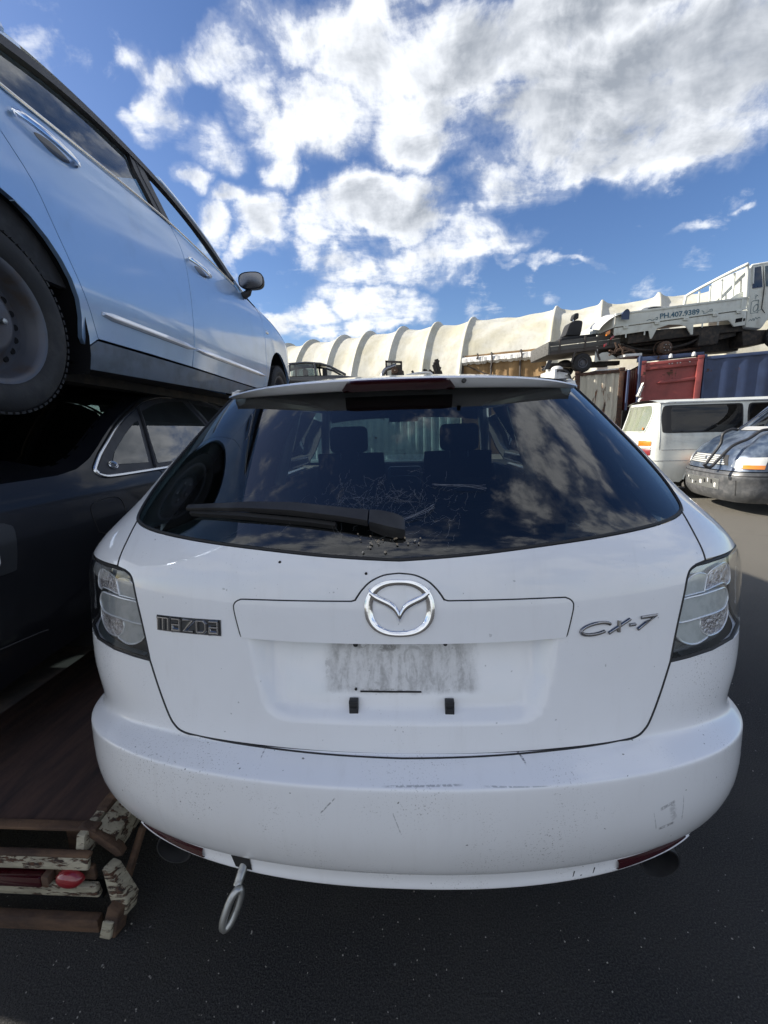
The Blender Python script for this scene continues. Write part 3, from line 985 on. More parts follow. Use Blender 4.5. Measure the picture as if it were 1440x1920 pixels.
# plate recess furniture: garnish, clips, slots, screw holes
half = curve([(.2165, .9435), (.2225, .975), (.2275, 1.006), (.2265, 1.018), (.219, 1.0255), (.205, 1.0275), (.12, 1.0285), (.053, 1.029)], 4) + \
    curve([(.0475, 1.032), (.0435, 1.043), (.038, 1.056), (.029, 1.071), (.015, 1.083), (0, 1.087)], 4)
garnish = [(a, z) for a, z in half] + [(-a, z) for a, z in reversed(half[:-1])] + [(-a, .9435 - .0035 * (1 - (a / .2165) ** 2)) for a in (.16, .1, .05, 0, -.05, -.1, -.16)]
gap = inset(garnish, -.0034, SXM)
gap = [(a, max(z, .9448)) for a, z in gap]
panel('garnish_gap', gap, S, M['seal'], SUV, (40, 12), .002, off=.0009, rim=False)
garn = panel('garnish', garnish, S, M['suv'], SUV, (50, 16), .03, off=.0022)


def lift(p, off, F=SX):
    x, z = p
    e = 1e-4
    a, b, c, d = F(x - e, z), F(x + e, z), F(x, z - e), F(x, z + e)
    n = np.cross(b - a, d - c); n /= np.linalg.norm(n)
    if n[1] > 0: n = -n
    return tuple(F(x, z) + n * off)


def on(off0=.002, cx=0., cz=0.):
    return lambda u, v, h: lift((u + cx, v + cz), off0 + h)


def pocket_point(x, z, off):
    p = SX(x, z); y = p[1] + float(pocket(np.array(x), np.array(z)))
    return (float(p[0]), float(y) - off, float(p[2]))


for x in (-.106, .106):
    m = MB()
    c = pocket_point(x, .796, .007)
    m.box(c, (.020, .016, .030)); m.box((c[0], c[1] - .009, c[2] - .001), (.016, .004, .004)); m.box((c[0], c[1] - .009, c[2] + .009), (.018, .003, .002))
    m.build('plate_clip', M['plastic'], SUV, bevel=.0022)
for x0, x1, z in ((.012, .108, .9275), (-.108, -.062, .9275), (-.092, .045, .822)):
    m = MB(); n = 5
    for k in range(n):
        p = pocket_point(x0 + (x1 - x0) * (k + .5) / n, z, .0012)
        m.box(p, ((x1 - x0) / n, .003, .0026))
    m.build('plate_slot', M['seal'], SUV)
for x, z, r in ((-.103, .918, .0055), (.101, .919, .0045), (-.102, .826, .003)):
    m = MB()
    p = pocket_point(x, z, .0005)
    m.lathe([(0.0001, -.003), (r * .55, -.003), (r, -.0018), (r, .003)], 14, 'y', p)
    m.build('screw_hole', M['seal'], SUV)
for x, z in ((-.0725, 1.0885), (-.27, 1.11)):
    m = MB(); p = lift((x, z), .0)
    m.lathe([(0.0001, -.001), (.0032, -.001), (.0034, .002)], 10, 'y', p)
    m.build('drilled_hole', M['seal'], SUV)

# emblem: ring with a pair of wings
def ering(w, h, n=64, p=2.35):
    out = []
    for k in range(n):
        t = 2 * math.pi * k / n
        c, s = math.cos(t), math.sin(t)
        out.append((w * math.copysign(abs(c) ** (2 / p), c), h * math.copysign(abs(s) ** (2 / p), s)))
    return out


EMB = on(.0028, 0, 1.0165)
ow, oh = .0765, .0600
outer, inner = ering(ow, oh), ering(ow - .0185, oh - .0125)
rows = []
for (a, b), (c, d) in zip(outer, inner):
    rows.append([EMB(a, b, 0), EMB(a, b, .004), EMB(a * .95 + c * .05, b * .95 + d * .05, .0062), EMB(a * .55 + c * .45, b * .55 + d * .45, .0072),
                 EMB(a * .1 + c * .9, b * .1 + d * .9, .0046), EMB(c, d, .003), EMB(c, d, 0)])
emb = MB(); emb.grid(rows, closed_u=True)
emb_o = emb.build('emblem', M['chrome'], SUV, auto=50)
for sd in (1, -1):
    up = curve([(0.0005, -.0065), (.008, .007), (.020, .0165), (.038, .0245), (.054, .0325), (.0655, .0435)], 5)
    lo = curve([(0.0005, -.0300), (.009, -.0150), (.018, -.0045), (.034, .0050), (.050, .0125), (.0645, .0215)], 5)
    rws = []
    for (a, b), (c, d) in zip(up, lo):
        rws.append([EMB(sd * a, b, 0), EMB(sd * a, b, .0045), EMB(sd * (a * .8 + c * .2), b * .8 + d * .2, .0076), EMB(sd * (a * .45 + c * .55), b * .45 + d * .55, .0082), EMB(sd * (a * .2 + c * .8), b * .2 + d * .8, .0058), EMB(sd * c, d, .003), EMB(sd * c, d, 0)])
    w = MB(); w.grid(rws)
    w.build('wing', M['chrome'], emb_o, auto=50)

# lettering: chunky strokes
def badge(name, strokes, w, h, F, mat, parent):
    o = None
    for letter in strokes:
        mb = MB()
        for st in letter:
            ribbon(mb, st, w, h, F)
        o = mb.build(name, mat, parent, auto=25)
    return o


LH = .030
def lm(x):   # lower-case m
    return [[(x, 0), (x, LH * .96)], [(x - .003, LH * .93), (x + .030, LH * .93)], [(x + .015, 0), (x + .015, LH * .9)], [(x + .030, 0), (x + .030, LH * .94)]]


def la(x):
    return [[(x, LH * .93), (x + .0235, LH * .93)], [(x + .022, 0), (x + .022, LH * .94)], [(x + .021, LH * .50), (x + .001, LH * .50), (x + .001, LH * .08), (x + .021, LH * .08)]]


def lz(x):
    return [[(x, LH * .93), (x + .026, LH * .93), (x + .001, LH * .08), (x + .027, LH * .08)]]


def ld(x):
    return [[(x, LH * .08), (x, LH * .93), (x + .017, LH * .93), (x + .023, LH * .72), (x + .023, LH * .28), (x + .017, LH * .08), (x, LH * .08)]]


tilt = lambda F, ox, oz, ang: (lambda u, v, hh: F(ox + u * math.cos(ang) - v * math.sin(ang), oz + u * math.sin(ang) + v * math.cos(ang), hh))
BF = tilt(lambda u, v, hh: lift((u, v), .0005 + hh), -.581, .9425, R(1.3))
bk = MB()
rws = []
for k in range(15):
    u = -.006 + (.176) * k / 14
    rws.append([BF(u, -.003, 0), BF(u, -.003, .0012), BF(u, LH + .003, .0012), BF(u, LH + .003, 0)])
bk.grid(rws)
word = bk.build('maker_badge', M['lamp_black'], SUV)
for letter in (lm(0), la(.040), lz(.072), ld(.109), la(.141)):
    badge('letter', [letter], .0078, .0045, tilt(BF, 0, 0, 0), M['dark_chrome'], word)
    badge('letter_highlight', [letter], .0028, .0056, tilt(BF, 0, .0006, 0), M['chrome'], word)

CF = tilt(lambda u, v, hh: lift((u, v), .0005 + hh), .388, .9435, R(1.0))
sl = lambda pts: [(x + y * .85, y * .95) for x, y in pts]
arc = lambda cx, cy, rx, ry, a0, a1, n=14: [(cx + rx * math.cos(R(a0 + (a1 - a0) * k / n)), cy + ry * math.sin(R(a0 + (a1 - a0) * k / n))) for k in range(n + 1)]
model = None
cx7 = [[sl(arc(.030, .0135, .033, .0125, 32, 322))], [sl([(.070, 0.0), (.100, .026)]), sl([(.074, .0262), (.094, 0.0)])], [sl([(.110, .0125), (.124, .0125)])], [sl([(.128, .0255), (.166, .0255), (.150, .012), (.140, .0)])]]
model = thing('model_badge', None, None); model.parent = SUV
for q in cx7:
    badge('letter', [q], .0072, .0042, CF, M['dark_chrome'], model)
    badge('letter_highlight', [q], .0034, .0056, tilt(CF, .0004, .0009, 0), M['chrome'], model)

# spoiler with the high brake lamp
def spoiler_section(s, k=1.0):
    yf = .515 + .17 * abs(s) ** 2.6
    zt = 1.541 - .010 * s * s - .012 * abs(s) ** 6
    th = .029 * (1 - .72 * abs(s) ** 4)
    x = s * .560
    yy = lambda d: yf + d
    return [(x, yy(.34), zt + .046), (x, yy(.16), zt + .020), (x, yy(.03), zt + .005), (x, yy(.007), zt), (x, yy(.0), zt - .004), (x, yy(.010), zt - th * .5), (x, yy(.026), zt - th + .003), (x, yy(.036), zt - th), (x, yy(.06), zt - th + .004), (x, yy(.16), zt - th + .014)]


sp = MB()
SN = 40
sp.grid([spoiler_section(-1 + 2 * i / SN) for i in range(SN + 1)])
for s in (-1, 1):
    q = spoiler_section(s)
    sp.add(q, [tuple(range(len(q)))])
spo = sp.build('spoiler', M['suv'], SUV, auto=40)
hl = MB()
n = 24
rws = []
for i in range(n + 1):
    x = -.160 + .320 * i / n
    s = x / .560
    u = min(1.0, (0.160 - abs(x)) / .035)
    e = math.sqrt(max(0, 1 - (1 - u) ** 2))
    yf = .515 + .17 * abs(s) ** 2.6; zt = 1.541 - .010 * s * s
    zb = zt - .033
    t = zt - .0035 - .025 * (1 - e)
    rws.append([(x, yf + .02, t), (x, yf - .001, t), (x, yf - .004, t - .004 * e), (x, yf + .012, zb + (t - zb) * .25), (x, yf + .024, zb), (x, yf + .035, zb + .004)])
hl.grid(rws)
hl.build('brake_lamp', M['red_lens'], SUV, auto=40)
m = MB(); m.lathe([(.0001, -.0045), (.0055, -.0045), (.0065, -.002), (.0065, .01)], 14, 'y', (.185, .517, 1.527)); m.build('washer_jet', M['plastic'], SUV)

# wiper
def off_glass(a, z, off):
    e = 1e-4
    n = np.cross(S(a + e, z) - S(a - e, z), S(a, z + e) - S(a, z - e)); n /= np.linalg.norm(n)
    if n[1] > 0: n = -n
    return S(a, z) + n * off, n


def wiper_bar(path, mat, name, parent):
    mb = MB()
    rws = []
    for (a, zc, w, o0, o1) in path:
        p0, n = off_glass(a, zc - w / 2, o0); p1, _ = off_glass(a, zc + w / 2, o0)
        q0, _ = off_glass(a, zc - w / 2 * .72, o1); q1, _ = off_glass(a, zc + w / 2 * .72, o1)
        m0, _ = off_glass(a, zc - w / 2 * .95, o0 + (o1 - o0) * .6); m1, _ = off_glass(a, zc + w / 2 * .95, o0 + (o1 - o0) * .6)
        rws.append([tuple(x) for x in (p0, m0, q0, q1, m1, p1)])
    mb.grid([r + [r[0]] for r in rws])
    mb.add(rws[0], [tuple(range(6))]); mb.add(rws[-1], [tuple(range(5, -1, -1))])
    return mb.build(name, mat, parent, auto=40)


wip = wiper_bar([(-.408, 1.2045, .010, .016, .024), (-.34, 1.208, .013, .016, .026), (-.25, 1.2095, .018, .018, .032), (-.16, 1.204, .022, .022, .040), (-.08, 1.193, .023, .024, .042), (-.045, 1.1865, .026, .026, .044), (-.036, 1.1845, .027, .026, .044)], M['plastic'], 'wiper', SUV)
wiper_bar([(-.034, 1.1840, .030, .012, .044), (-.02, 1.180, .035, .004, .046), (-.004, 1.175, .036, .002, .044), (.003, 1.172, .032, .002, .040), (.0065, 1.170, .022, .002, .032)], M['plastic'], 'pivot_cover', wip)
wiper_bar([(-.40, 1.1985, .008, .001, .014), (-.27, 1.1975, .010, .001, .016), (-.13, 1.187, .010, .001, .016), (-.085, 1.180, .010, .001, .016)], M['seal'], 'blade', wip)

# tail lamps
def lamp_poly(out_a=.93):
    return [(.503, 1.066)] + lamp_in[1:-1] + [(.4195, .862)] + [(.47, .8622), (.55, .8618), (.66, .861), (.80, .860), (out_a - .03, .862), (out_a, .88), (out_a + .01, .97), (out_a, 1.055), (out_a - .02, 1.066), (.80, 1.0665), (.65, 1.067), (.55, 1.0668)]


def lamp_shape(name, poly, off, mat, parent, sd, lines=(14, 10), depth=.02, ring=None):
    q = poly if sd > 0 else mirror(poly)
    panel(name, q, S, mat, parent, lines, depth, off=off)
    if ring:
        mb = MB()
        mb.tube([tuple(off_glass(a, z, off + .0005)[0]) for a, z in q], ring[0], 6, closed=True)
        mb.build(name + '_rim', ring[1], parent)


for sd in (1, -1):
    lp = inset(lamp_poly(), .0015, SXM)
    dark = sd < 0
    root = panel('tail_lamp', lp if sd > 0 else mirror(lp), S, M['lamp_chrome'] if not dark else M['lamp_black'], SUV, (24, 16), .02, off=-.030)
    if dark: root['label'] = 'tail lamp with dark housing'
    else: root['label'] = 'tail lamp with clear bright housing'
    dp = .012
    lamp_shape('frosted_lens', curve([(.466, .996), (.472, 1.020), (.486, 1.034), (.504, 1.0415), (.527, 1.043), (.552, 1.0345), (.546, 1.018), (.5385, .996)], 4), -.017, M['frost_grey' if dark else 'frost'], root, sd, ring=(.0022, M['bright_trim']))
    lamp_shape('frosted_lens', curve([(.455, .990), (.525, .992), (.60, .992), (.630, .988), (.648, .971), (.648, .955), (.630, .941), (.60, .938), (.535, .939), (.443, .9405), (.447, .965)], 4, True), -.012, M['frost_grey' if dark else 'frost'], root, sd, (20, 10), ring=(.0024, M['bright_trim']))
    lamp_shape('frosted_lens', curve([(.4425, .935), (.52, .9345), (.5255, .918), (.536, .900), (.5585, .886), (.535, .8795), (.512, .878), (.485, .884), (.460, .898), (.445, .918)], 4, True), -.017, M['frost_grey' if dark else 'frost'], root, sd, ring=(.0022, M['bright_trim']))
    lamp_shape('reflector', curve([(.545, .997), (.556, 1.024), (.585, 1.040), (.64, 1.046), (.69, 1.043), (.72, 1.02), (.725, .99), (.68, .985), (.655, .995), (.61, .998)], 4, True), -.022, M['crystal'], root, sd, ring=(.0018, M['bright_trim']))
    lamp_shape('reflector', curve([(.530, .932), (.58, .932), (.635, .934), (.67, .944), (.70, .935), (.705, .905), (.67, .886), (.62, .879), (.57, .884), (.543, .902)], 4, True), -.022, M['crystal'], root, sd, ring=(.0018, M['bright_trim']))
    cov = inset(lamp_poly(), .003, SXM)
    panel('cover', cov if sd > 0 else mirror(cov), S, M['lens'], root, (30, 20), .004, off=.001)
    mb = MB()
    mb.tube([tuple(off_glass(sd * a, z, -.003)[0]) for a, z in inset(lamp_poly(), .0005, SXM)], .0045, 6, closed=True)
    mb.build('seal', M['seal'], root)

# bumper details
def bpt(a, r, off=0.):
    e = 1e-4
    n = np.cross(SBm(a + e, r) - SBm(a - e, r), SBm(a, r + e) - SBm(a, r - e)); n /= np.linalg.norm(n)
    if n[1] > 0: n = -n
    return tuple(SBm(a, r) + n * off)


for sd in (1, -1):
    mb = MB(); rws = []
    for k in range(13):
        t = k / 12
        a = sd * (.352 + .215 * t)
        w = .40 * (1 - t) ** .8 + .08
        c = 14.0 - .1 * t
        rws.append([bpt(a, c - w * .5, .0005), bpt(a, c - w * .4, .006), bpt(a, c + w * .4, .007), bpt(a, c + w * .5, .0005)])
    mb.grid(rws)
    mb.build('reflector_strip', M['red_lens'], SUV)
    # flared lip under the reflector, beside the tailpipe
    mb = MB(); rws = []
    for k in range(17):
        t = k / 16
        a = sd * (.345 + .26 * t)
        b = math.sin(math.pi * min(1, t * 1.0)) ** .6 if 0 < t < 1 else 0
        p0 = np.array(bpt(a, 14.3, .003)); p1 = np.array(bpt(a, 15.2, .004))
        rws.append([tuple(p0 + np.array((0, .01, 0))), tuple(p0), tuple((p0 + p1) / 2 + np.array((0, -.010 * b, -.004 * b))), tuple(p1 + np.array((0, -.004 * b, -.014 * b))), tuple(p1 + np.array((0, .05, -.016 * b)))])
    mb.grid(rws)
    mb.build('lower_lip', M['suv'], SUV, auto=60)
    # tailpipe
    mb = MB()
    rr = .047
    tx = sd * .635 - (.0 if sd > 0 else -.02)
    mb.lathe([(rr - .006, .34), (rr - .005, .02), (rr - .003, 0), (rr, 0), (rr + .001, .01), (rr, .40)], 28, 'y', (0, 0, 0))
    mb.lathe([(0.0001, .09), (rr - .005, .09)], 28, 'y')
    o = mb.build('tailpipe', M['plastic'], SUV, auto=50)
    o.location = (tx, .175, .318); o.rotation_euler = (R(3), 0, 0)
for a0, r0, a1, r1 in ((.262, 13.9, .259, 15.3), (.303, 13.9, .300, 15.3)):
    m = MB(); m.bar(bpt(a0, r0, 0), bpt((a0 + a1) / 2, (r0 + r1) / 2, 0), .0018); m.bar(bpt((a0 + a1) / 2, (r0 + r1) / 2, 0), bpt(a1, r1, 0), .0018); m.build('cover_seam', M['seal'], SUV)
m = MB()
m.grid([[bpt(-.283, 13.62, .001), bpt(-.278, 14.3, .001), bpt(-.276, 15.2, .001)], [bpt(-.243, 13.62, .001), bpt(-.243, 14.3, .001), bpt(-.243, 15.2, .001)]])
m.build('towing_slot', M['seal'], SUV)
tow = MB()
pc = np.array(bpt(-.262, 14.3, .0))
tow.tube([tuple(pc + np.array((.006, .08, .03))), tuple(pc + np.array((.0, -.006, .0))), tuple(pc + np.array((-.006, -.026, -.020)))], .0105, 12)
loop = []
for k in range(24):
    t = 2 * math.pi * k / 24
    u, v = .0150 * math.cos(t), -.036 + .036 * math.copysign(abs(math.sin(t)) ** .75, math.sin(t))
    q = np.array((u * .75 + v * .33, -.035 + v * .45 + u * .5, -.018 + v * .95))
    loop.append(tuple(pc + q))
tow.tube(loop, .0086, 10, closed=True)
tow.build('towing_eye', M['galv'], SUV, auto=60)

# roof, windscreen, bonnet, floor and cabin
m = MB()
rws = []
for i in range(15):
    y = .80 + 1.95 * i / 14
    zc = 1.560 + .052 * math.sin(math.pi * min(1, (y - .80) / 2.6 + .08))
    w = .60 + .02 * math.sin(math.pi * (y - .8) / 1.95)
    rws.append([(s * w, y, zc - .03 * abs(s) ** 3) for s in np.linspace(-1, 1, 13)])
m.grid(rws)
m.build('roof', M['suv'], SUV, auto=60)
m = MB(); m.grid([[(x, y, z - .018) for x, y, z in r] for r in rws[1:]] + [[(x, 2.86, z - .10) for x, y, z in rws[-1]]]); m.build('headlining', M['interior'], SUV)
m = MB()
m.grid([[(s * (.60 + .18 * t), 2.72 + .85 * t - .10 * s * s, 1.585 - .50 * t - .03 * s * s * (1 - t)) for s in np.linspace(-1, 1, 9)] for t in np.linspace(0, 1, 7)])
m.build('windscreen', M['clear'], SUV)
for sx in (-1, 1):
    m = MB()
    m.tube([(sx * .60, 2.62, 1.56), (sx * .78, 3.47, 1.06)], .04, 8)
    m.tube([(sx * .78, 1.9, 1.08), (sx * .63, 1.85, 1.54)], .035, 8)
    m.tube([(sx * .61, .9, 1.53), (sx * .61, 2.65, 1.56)], .03, 8)
    m.build('pillar', M['suv'], SUV)
m = MB()
m.grid([[(s * (.82 - .1 * t), 3.50 + .92 * t - .12 * s * s * t, 1.075 - .20 * t * t - .05 * s * s) for s in np.linspace(-1, 1, 11)] for t in np.linspace(0, 1, 8)])
m.grid([[(s * .74, 4.42 - .14 * s * s + .06 * math.sin(math.pi * t), .875 - .05 * s * s - .50 * t) for s in np.linspace(-1, 1, 11)] for t in np.linspace(0, 1, 6)])
m.build('bonnet', M['suv'], SUV, auto=60)
m = MB()
m.box((0, 2.3, .40), (1.6, 4.0, .05)); m.box((0, .60, .56), (1.5, .75, .05)); m.box((0, 3.75, .70), (1.5, .06, .65))
m.grid([[(s * .90, y, z) for y, z in ((.45, .60), (1.9, .60), (1.9, 1.05), (.8, 1.07))] for s in (-1, -.985)]); m.grid([[(s * .90, y, z) for y, z in ((.45, .60), (1.9, .60), (1.9, 1.05), (.8, 1.07))] for s in (1, .985)])
m.box((-.89, 2.7, .72), (.04, 1.7, .66)); m.box((.89, 2.7, .72), (.04, 1.7, .66))
m.build('cabin_floor', M['interior'], SUV)
m = MB()
m.grid([[(s * .78, y, z - .02 * s * s) for y, z in ((2.95, .55), (2.92, .80), (2.98, .98), (3.10, 1.10), (3.45, 1.085))] for s in np.linspace(-1, 1, 9)])
dash = m.build('dashboard', M['interior'], SUV)
m = MB()
m.tube([(-.13, 2.93, .93), (-.135, 2.93, 1.065), (-.12, 2.93, 1.075), (.12, 2.93, 1.075), (.135, 2.93, 1.065), (.13, 2.93, .93)], .008, 8); m.box((0, 2.94, 1.0), (.24, .01, .003))
m.build('screen_surround', M['screen_frame'], dash)
m = MB()
for z, hgt, w in ((.60, .2, .5),):
    pass
def seat(x, y, name):
    m = MB()
    m.grid([[(x + s * .25 * (1 - .15 * abs(t - .4)), y - .05 - .22 * t + .05 * s * s, .62 + .62 * t) for s in np.linspace(-1, 1, 9)] for t in np.linspace(0, 1, 8)])
    m.grid([[(x + s * .25 * (1 - .15 * abs(t - .4)), y - .05 - .22 * t + .14 - .05 * s * s, .62 + .62 * t) for s in np.linspace(-1, 1, 9)] for t in np.linspace(0, 1, 8)])
    m.box((x, y + .15, .55), (.50, .50, .16))
    s = m.build(name, M['seat'], SUV, bevel=0)
    h = MB()
    h.box((x, y - .27, 1.335), (.255, .10, .175))
    h.build('headrest', M['seat'], s, bevel=.035, seg=3)
    h = MB()
    for q in (-.06, .06): h.tube([(x + q, y - .26, 1.20), (x + q, y - .265, 1.27)], .007, 6)
    h.build('headrest_post', M['dull_chrome'], s)


seat(-.37, 2.45, 'front_seat'); seat(.37, 2.45, 'front_seat')
m = MB()
m.box((0, 1.42, .80), (1.3, .16, .45)); m.box((0, 1.62, .60), (1.3, .45, .16))
rs = m.build('rear_bench', M['seat'], SUV, bevel=.03)
m = MB(); m.box((-.25, 1.40, 1.09), (.22, .09, .12)); m.build('headrest', M['seat'], rs, bevel=.03)
m = MB(); m.box((.36, 1.40, 1.09), (.22, .09, .12)); m.build('headrest', M['seat'], rs, bevel=.03)
m = MB(); m.lathe([(.185 + .014 * math.cos(t), .014 * math.sin(t)) for t in np.linspace(0, 2 * math.pi, 9)], 28, 'y'); m.box((0, 0, 0), (.34, .02, .03))
o = m.build('steering_wheel', M['interior'], SUV); o.location = (.37, 2.80, 1.02); o.rotation_euler = (R(-25), 0, 0)
for sx in (-1, 1):
    m = MB(); m.grid([[(sx * (.90 - .30 * t),   .75 + .35 * t + 1.45 * q * (1 - .2 * t), 1.04 + .48 * t) for q in (0, .5, 1)] for t in (0, .5, 1)]); m.build('cabin_trim', M['interior'], SUV)
m = MB(); m.box((0, 2.55, 1.48), (.22, .03, .06)); m.build('rear_view_mirror', M['interior'], SUV, bevel=.012)

# wheels
def wheel(parent, c, r, w, rim_mat, rim_r, side=1, holes=0, tread=False, loc_only=False):
    """axle along x; side=+1 shows its face towards +x"""
    root = MB()
    h = w / 2
    prof = [(rim_r - .004, h * .80), (rim_r + .008, h * .96), (rim_r + (r - rim_r) * .45, h * 1.06), (rim_r + (r - rim_r) * .80, h * .98), (r - .006, h * .84), (r, h * .62), (r + .001, 0),
            (r, -h * .62), (r - .006, -h * .84), (rim_r + (r - rim_r) * .5, -h * 1.04), (rim_r - .004, -h * .8)]
    root.lathe(prof, 56, 'x')
    if tread:
        for k in range(72):
            a = 2 * math.pi * k / 72
            root.box((side * h * .70, (r - .0035) * math.cos(a), (r - .0035) * math.sin(a)), (h * .44, .017, .008), Matrix.Rotation(a - math.pi / 2, 3, 'X'))
    t = thing('wheel', None, None); t.parent = parent; t.location = c
    root.build('tyre', M['tyre'], t, auto=50)
    rb = MB()
    s = side
    rb.lathe([(rim_r + .003, s * h * .92), (rim_r - .012, s * h * .90), (rim_r - .022, s * h * .74), (rim_r - .034, s * h * .40), (rim_r * .80, s * h * .26), (rim_r * .70, s * h * .30), (rim_r * .58, s * h * .42), (rim_r * .50, s * h * .62), (rim_r * .44, s * h * .66), (rim_r * .22, s * h * .62), (rim_r * .16, s * h * .74), (rim_r * .13, s * h * .84), (.001, s * h * .86)], 48, 'x')
    rb.lathe([(rim_r - .004, -h * .8), (rim_r - .03, 0), (rim_r - .034, s * h * .40)], 40, 'x')
    ro = rb.build('rim', rim_mat, t, auto=60)
    if holes:
        hb = MB()
        for k in range(holes):
            a = 2 * math.pi * k / holes
            rh = rim_r * .685
            hb.lathe([(.0001, .004), (rim_r * .052, .004), (rim_r * .056, -.003)] if s > 0 else [(.0001, -.004), (rim_r * .052, -.004), (rim_r * .056, .003)], 12, 'x', (s * h * .305, rh * math.cos(a), rh * math.sin(a)))
        hb.build('vent_hole', M['dark'], t)
    nb = MB()
    for k in range(5):
        a = 2 * math.pi * k / 5
        nb.lathe([(.0105, s * .0), (.0105, s * .012), (.004, s * .016), (.0001, s * .016)], 6, 'x', (s * h * .63, rim_r * .30 * math.cos(a), rim_r * .30 * math.sin(a)))
    nb.build('wheel_nut', M['galv'], t)
    return t


for sx in (-1, 1):
    for y in (1.25, 3.95):
        wheel(SUV, (sx * .80, y, .365), .365, .225, M['steel_rim'], .235, sx)

# spider web on the rear window and the bits caught in it
webr = random.Random(4)
wb = MB()
def thread(a0, z0, a1, z1, r, sag=.006):
    pts = []
    for k in range(5):
        t = k / 4
        a, z = a0 + (a1 - a0) * t, z0 + (z1 - z0) * t
        p, _ = off_glass(a, z, .003 + .010 * math.sin(math.pi * t) + webr.uniform(0, .004))
        p = p + np.array((webr.uniform(-.003, .003), 0, webr.uniform(-.003, .003) - sag * math.sin(math.pi * t)))
        pts.append(tuple(p))
    wb.tube(pts, r, 3, caps=False)


for k in range(200):
    a0 = webr.gauss(-.03, .055); z0 = webr.gauss(1.222, .024)
    a0 = min(.12, max(-.22, a0)); z0 = min(1.31, max(1.145, z0))
    an = webr.choice([R(55), R(125), R(70), R(20), R(160)]) + webr.gauss(0, .25); L = webr.uniform(.010, .036)
    thread(a0, z0, a0 + L * math.cos(an) * .8, z0 + L * math.sin(an), webr.uniform(.00007, .00013))
for k in range(26):
    a0 = webr.gauss(.0, .03); z0 = webr.gauss(1.165, .02)
    an = webr.uniform(0, math.pi); L = webr.uniform(.01, .04)
    thread(a0, z0, a0 + L * math.cos(an) * .8, z0 + L * math.sin(an), webr.uniform(.00009, .00018))
for q in range(5):
    thread(.003 + webr.uniform(-.003, .003), 1.190, .048, 1.218 + webr.uniform(-.004, .004), .00026)
    thread(.05, 1.262 + webr.uniform(-.003, .003), .14, 1.252 + webr.uniform(-.004, .006), .00018)
w_o = wb.build('spider_web', M['web'], None, auto=None)
w_o.matrix_world = SUV.matrix_world
tag(w_o, 'torn grey spider web stretched over the SUV rear window above the wiper pivot', 'spider web')
lf = MB()
for k in range(26):
    a, z = webr.gauss(-.012, .025), webr.gauss(1.150, .012)
    p, _ = off_glass(a, max(1.13, z), .006)
    s = webr.uniform(.0015, .005)
    lf.box(tuple(p), (s, s * .4, s * webr.uniform(.5, 1.2)), Matrix.Rotation(webr.uniform(0, 3), 3, 'Y'))
l_o = lf.build('leaf_litter', M['leaf'], None)
l_o.matrix_world = SUV.matrix_world
l_o['kind'] = 'stuff'

# ------------------------------------------------------------------ sedans stacked on the left
class Side:
    """flank of a saloon: half width as a function of the distance along it and of the height"""
    def __init__(s, W, D, e_tab, c_tab):
        s.W, s.D = spline(*W), spline(*D)
        s.e, s.c = spline(*e_tab), spline(*c_tab)

    def x(s, y, z): return s.W(y) - s.D(z)

    def F(s, sd):
        def f(y, z):
            y, z = np.broadcast_arrays(np.asarray(y, float), np.asarray(z, float))
            return np.stack([sd * s.x(y, z), y, z], -1)
        return f

    def T(s, sw, y):
        """upper surfaces: sw runs from -1 to 1 across the car"""
        e, c = float(s.e(y)), float(s.c(y))
        return (sw * float(s.x(y, e)), y, e + (c - e) * (1 - abs(sw) ** 2.6))


def arch_pts(cy, cz, r, zlow, n=16, sq=1.0):
    out = []
    for k in range(n + 1):
        t = math.pi * k / n
        z = cz + r * math.sin(t) * sq
        if z > zlow: out.append((cy - r * math.cos(t), z))
    return out


def top_strip(sd, y0, y1, name, mat, parent, n=10, off=0.0, w=1.0, m=15, thick=.0):
    mb = MB()
    rows = []
    for i in range(n + 1):
        y = y0 + (y1 - y0) * i / n
        rows.append([tuple(np.array(sd.T(s, y)) + np.array((0, 0, off))) for s in np.linspace(-w, w, m)])
    mb.grid(rows)
    return mb.build(name, mat, parent, auto=60)


# ---- light blue saloon, lifted onto the charcoal one
BS = Side(([-1.08, -.98, -.8, -.5, 0, 1.2, 2.4, 3.1, 3.5, 3.8, 3.95], [.56, .70, .80, .86, .885, .89, .888, .88, .86, .80, .70]),
          ([.16, .28, .36, .46, .62, .80, .94, 1.04, 1.12, 1.25, 1.38, 1.50], [.09, .045, .03, .008, 0, .004, .012, .026, .046, .084, .126, .17]),
          ([-1.1, -1.0, -.8, -.5, -.3, 0, .35, .62, .96, 1.41, 1.85, 2.21, 2.45, 3.1, 3.6, 3.9], [.86, .96, 1.02, 1.06, 1.12, 1.27, 1.395, 1.44, 1.462, 1.44, 1.325, 1.15, 1.08, 1.02, .92, .80]),
          ([-1.1, -1.0, -.8, -.5, -.3, 0, .35, .62, .96, 1.41, 1.85, 2.21, 2.45, 3.1, 3.6, 3.9], [.90, 1.02, 1.08, 1.12, 1.20, 1.38, 1.49, 1.515, 1.525, 1.51, 1.43, 1.25, 1.14, 1.07, .97, .82]))
BLUE = thing('blue_saloon', 'light blue saloon with chrome handles and steel wheel, stacked on top of the charcoal saloon', 'car', pose(R(3.7), -1.34 - .89, 1.42, 1.485, R(.6)))
RD = [(-.02, 1.105), (.07, 1.02), (.14, .938), (.24, .831), (.31, .70), (.40, .533), (.475, .40), (.505, .345)]
